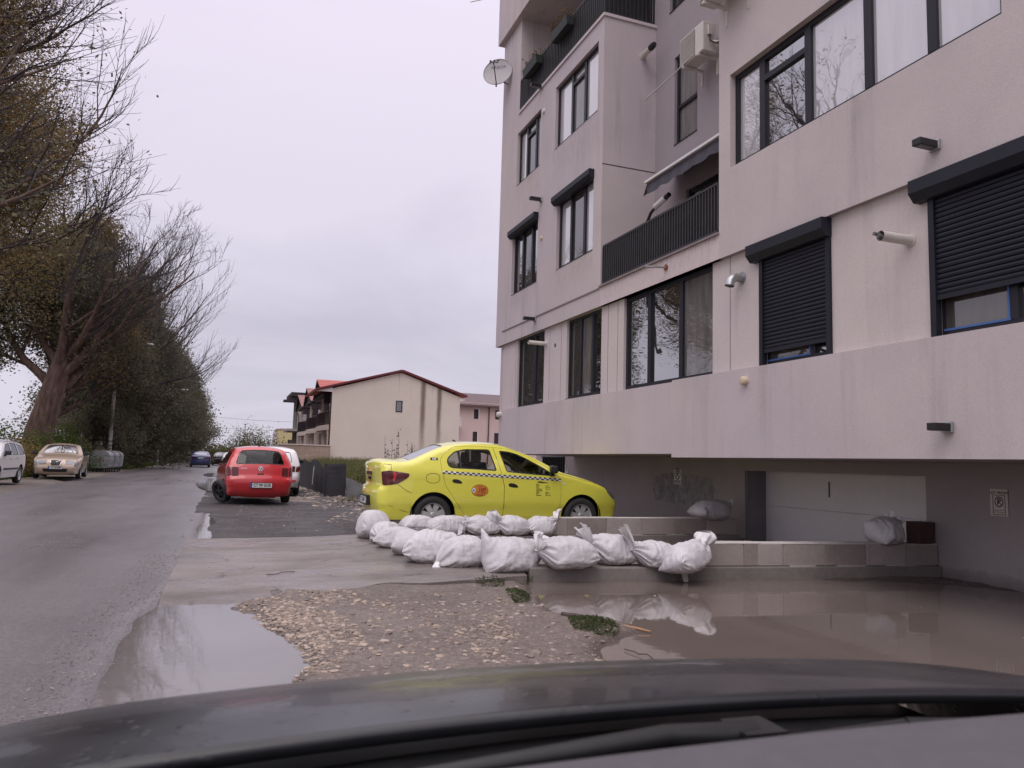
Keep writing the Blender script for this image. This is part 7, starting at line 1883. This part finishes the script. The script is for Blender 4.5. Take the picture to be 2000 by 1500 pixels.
nm = t.bump(t.math('MULTIPLY', drop, gate), .45, .006); nm = t.bump(t.noise(v, 3, 3), .06, .02, nm)
sp = t.n('ShaderNodeSeparateXYZ'); t.l(v, sp.inputs[0])
film = t.math('MULTIPLY', t.ramp(sp.outputs['Y'], [(.0, 0.0), (1.0, 1.0)]), 1.0)
edge = t.n('ShaderNodeMapRange'); edge.inputs['From Min'].default_value = 1.36; edge.inputs['From Max'].default_value = 1.50; t.l(sp.outputs['Y'], edge.inputs[0])
wetm = t.math('MULTIPLY', edge.outputs[0], t.ramp(t.noise(t.coord(scale=(1.2, 7, 1)), 2.2, 4, .6), [(.42, 0.0), (.52, 1.0)]))
M['bonnet'] = t.bsdf(t.ramp(t.noise(v, 7, 5), [(.3, (.010, .010, .012)), (.7, (.020, .020, .023))]), t.mix(wetm, t.ramp(t.noise(v, 4.5, 4), [(.35, .26), (.65, .40)]), (.06, .06, .06)), 0, .42, nm, t.math('ADD', t.math('MULTIPLY', wetm, .75), .18))
sheet('bonnet', M['bonnet'], np.linspace(cx - .93, cx + .93, 60), np.linspace(.94, 1.66, 40), bon_z, .02, None)
# side wings fall away outside the bonnet
for sg in (-1, 1):
    sheet('wing', M['bonnet'], np.linspace(cx + sg * .937, cx + sg * 1.02, 6), np.linspace(.45, 1.64, 30), lambda x, y: bon_z(cx + .93, y) - .004 - (abs(x - cx) - .937) ** 1.5 * 6, .02, bow)
scut = plain('scuttle_plastic', (.009, .009, .010), .6, var=.4, scale=10, spec=.25)
sheet('scuttle', scut, np.linspace(cx - .92, cx + .92, 50), np.linspace(.64, .97, 22), lambda x, y: .884 - .055 * ((x - cx) / .93) ** 2 + .030 * np.sin((y - .64) * 26) * .35, .01)
def wiper(name, p0, p1, p2, label=None):
    mb = MB(); mb.tube([p0, (p0[0] * .7 + p1[0] * .3, p0[1] * .7 + p1[1] * .3, p0[2] * .7 + p1[2] * .3 + .012), p1], [.018, .014, .010], 8)
    mb.tube([p1, p2], .008, 6); mb.box(p0[0] - .03, p0[0] + .03, p0[1] - .03, p0[1] + .03, p0[2] - .03, p0[2] + .012)
    o = mb.build(name, M['black']); o.parent = own; o.matrix_parent_inverse = OI
def zc(x, y): return .904 - .055 * ((x - cx) / .93) ** 2
wiper('wiper_arm', (.60, .84, zc(.6, .84) + .015), (.16, .80, zc(.16, .8) + .025), (-.36, .70, zc(-.36, .7) + .02))
wiper('wiper_arm', (1.16, .76, zc(1.16, .76) + .015), (.80, .80, zc(.8, .8) + .03), (.42, .78, zc(.42, .78) + .02))
dashm = plain('grey_dashboard', (.088, .082, .092), .75, var=.12, scale=5, bump=.25, bscale=160)
sheet('dashboard', dashm, np.linspace(cx - .86, cx + .88, 40), np.linspace(.14, .61, 24), lambda x, y: 1.018 - .030 * ((x - cx - .1) / .9) ** 2 - .10 * (y - .54) ** 2 - .35 * np.clip(y - .575, 0, 1), .03, lambda x: -.05 * ((x - cx) / .86) ** 2)
sheet('windscreen_shelf', M['ink'], np.linspace(cx - .92, cx + .92, 30), np.linspace(.56, .74, 10), lambda x, y: .925 - .06 * ((x - cx) / .93) ** 2 - .28 * (y - .56), .01, lambda x: -.03 * ((x - cx) / .86) ** 2)
mb = MB(); mb.box(cx - .90, cx + .90, .25, 1.5, .25, .72); o = mb.build('engine_bay', M['black']); o.parent = own; o.matrix_parent_inverse = OI

# ===================================================== SKY, LIGHT, CAMERA
w = bpy.data.worlds.new('World'); scene.world = w; w.use_nodes = True
nt = w.node_tree; nt.nodes.clear(); N = nt.nodes.new; Lk = nt.links.new
SUN_EL, SUN_AZ = R(52), R(215)
out = N('ShaderNodeOutputWorld')
sky = N('ShaderNodeTexSky'); sky.sky_type = 'NISHITA'; sky.sun_disc = False; sky.sun_elevation = SUN_EL; sky.sun_rotation = SUN_AZ; sky.air_density = 1.0; sky.dust_density = 4.0; sky.ozone_density = 1.0
b1 = N('ShaderNodeBackground'); b1.inputs[1].default_value = .06; Lk(sky.outputs[0], b1.inputs[0])
tc = N('ShaderNodeTexCoord'); sep = N('ShaderNodeSeparateXYZ'); Lk(tc.outputs['Generated'], sep.inputs[0])
# cloud deck: view direction projected on to a flat layer
zz = N('ShaderNodeMath'); zz.operation = 'MAXIMUM'; Lk(sep.outputs['Z'], zz.inputs[0]); zz.inputs[1].default_value = .0
za = N('ShaderNodeMath'); za.operation = 'ADD'; Lk(zz.outputs[0], za.inputs[0]); za.inputs[1].default_value = .22
dv = N('ShaderNodeVectorMath'); dv.operation = 'SCALE'; inv = N('ShaderNodeMath'); inv.operation = 'DIVIDE'; inv.inputs[0].default_value = 1.0; Lk(za.outputs[0], inv.inputs[1]); Lk(tc.outputs['Generated'], dv.inputs[0]); Lk(inv.outputs[0], dv.inputs['Scale'])
n1 = N('ShaderNodeTexNoise'); n1.inputs['Scale'].default_value = .85; n1.inputs['Detail'].default_value = 7; n1.inputs['Roughness'].default_value = .52; n1.inputs['Distortion'].default_value = .5; Lk(dv.outputs[0], n1.inputs['Vector'])
r1 = N('ShaderNodeValToRGB'); Lk(n1.outputs['Fac'], r1.inputs[0]); e = r1.color_ramp.elements; e[0].position = .36; e[0].color = (.82, .82, .845, 1); e[1].position = .62; e[1].color = (1.05, 1.045, 1.045, 1)
g1 = N('ShaderNodeValToRGB'); Lk(zz.outputs[0], g1.inputs[0]); ge = g1.color_ramp.elements
ge[0].position = 0.0; ge[0].color = (.565, .545, .62, 1); ge[1].position = 1.0; ge[1].color = (2.25, 2.08, 2.15, 1)
for p, c in ((.12, (.575, .55, .64, 1)), (.35, (.615, .575, .68, 1)), (.62, (.72, .665, .78, 1))):
    k = g1.color_ramp.elements.new(p); k.color = c
mx = N('ShaderNodeMix'); mx.data_type = 'RGBA'; mx.blend_type = 'MULTIPLY'; mx.inputs[0].default_value = 1; Lk(g1.outputs[0], mx.inputs[6]); Lk(r1.outputs[0], mx.inputs[7])
b2 = N('ShaderNodeBackground'); b2.inputs[1].default_value = 1.0; Lk(mx.outputs[2], b2.inputs[0])
ms = N('ShaderNodeMixShader'); ms.inputs[0].default_value = .94; Lk(b1.outputs[0], ms.inputs[1]); Lk(b2.outputs[0], ms.inputs[2]); Lk(ms.outputs[0], out.inputs[0])

sun = bpy.data.lights.new('sun', 'SUN'); sun.energy = .7; sun.angle = R(40); sun.color = (1.0, .95, .92)
so = bpy.data.objects.new('sun', sun); COL.objects.link(so)
# Nishita azimuth runs clockwise from +Y
sd_ = Vector((math.sin(SUN_AZ) * math.cos(SUN_EL), math.cos(SUN_AZ) * math.cos(SUN_EL), math.sin(SUN_EL)))
so.rotation_euler = (-sd_).to_track_quat('-Z', 'Y').to_euler(); so.location = sd_ * 60

cam = bpy.data.cameras.new('camera'); co = bpy.data.objects.new('camera', cam); COL.objects.link(co); scene.camera = co
cam.sensor_fit = 'HORIZONTAL'; cam.sensor_width = 36; cam.lens = 36 * FPX / 2000; cam.clip_start = .05; cam.clip_end = 3000
co.matrix_world = Matrix.Translation((0, 0, EYE)) @ CAM.to_4x4()
cam.dof.use_dof = True; cam.dof.focus_distance = 13; cam.dof.aperture_fstop = 6.5
scene.render.resolution_x, scene.render.resolution_y = 1024, 768
scene.render.engine = 'CYCLES'
scene.cycles.max_bounces = 8; scene.cycles.transparent_max_bounces = 16; scene.cycles.caustics_reflective = False; scene.cycles.caustics_refractive = False
scene.cycles.use_denoising = True
vs_ = scene.view_settings; vs_.view_transform = 'Standard'; vs_.look = 'None'; vs_.exposure = .36; vs_.gamma = 1
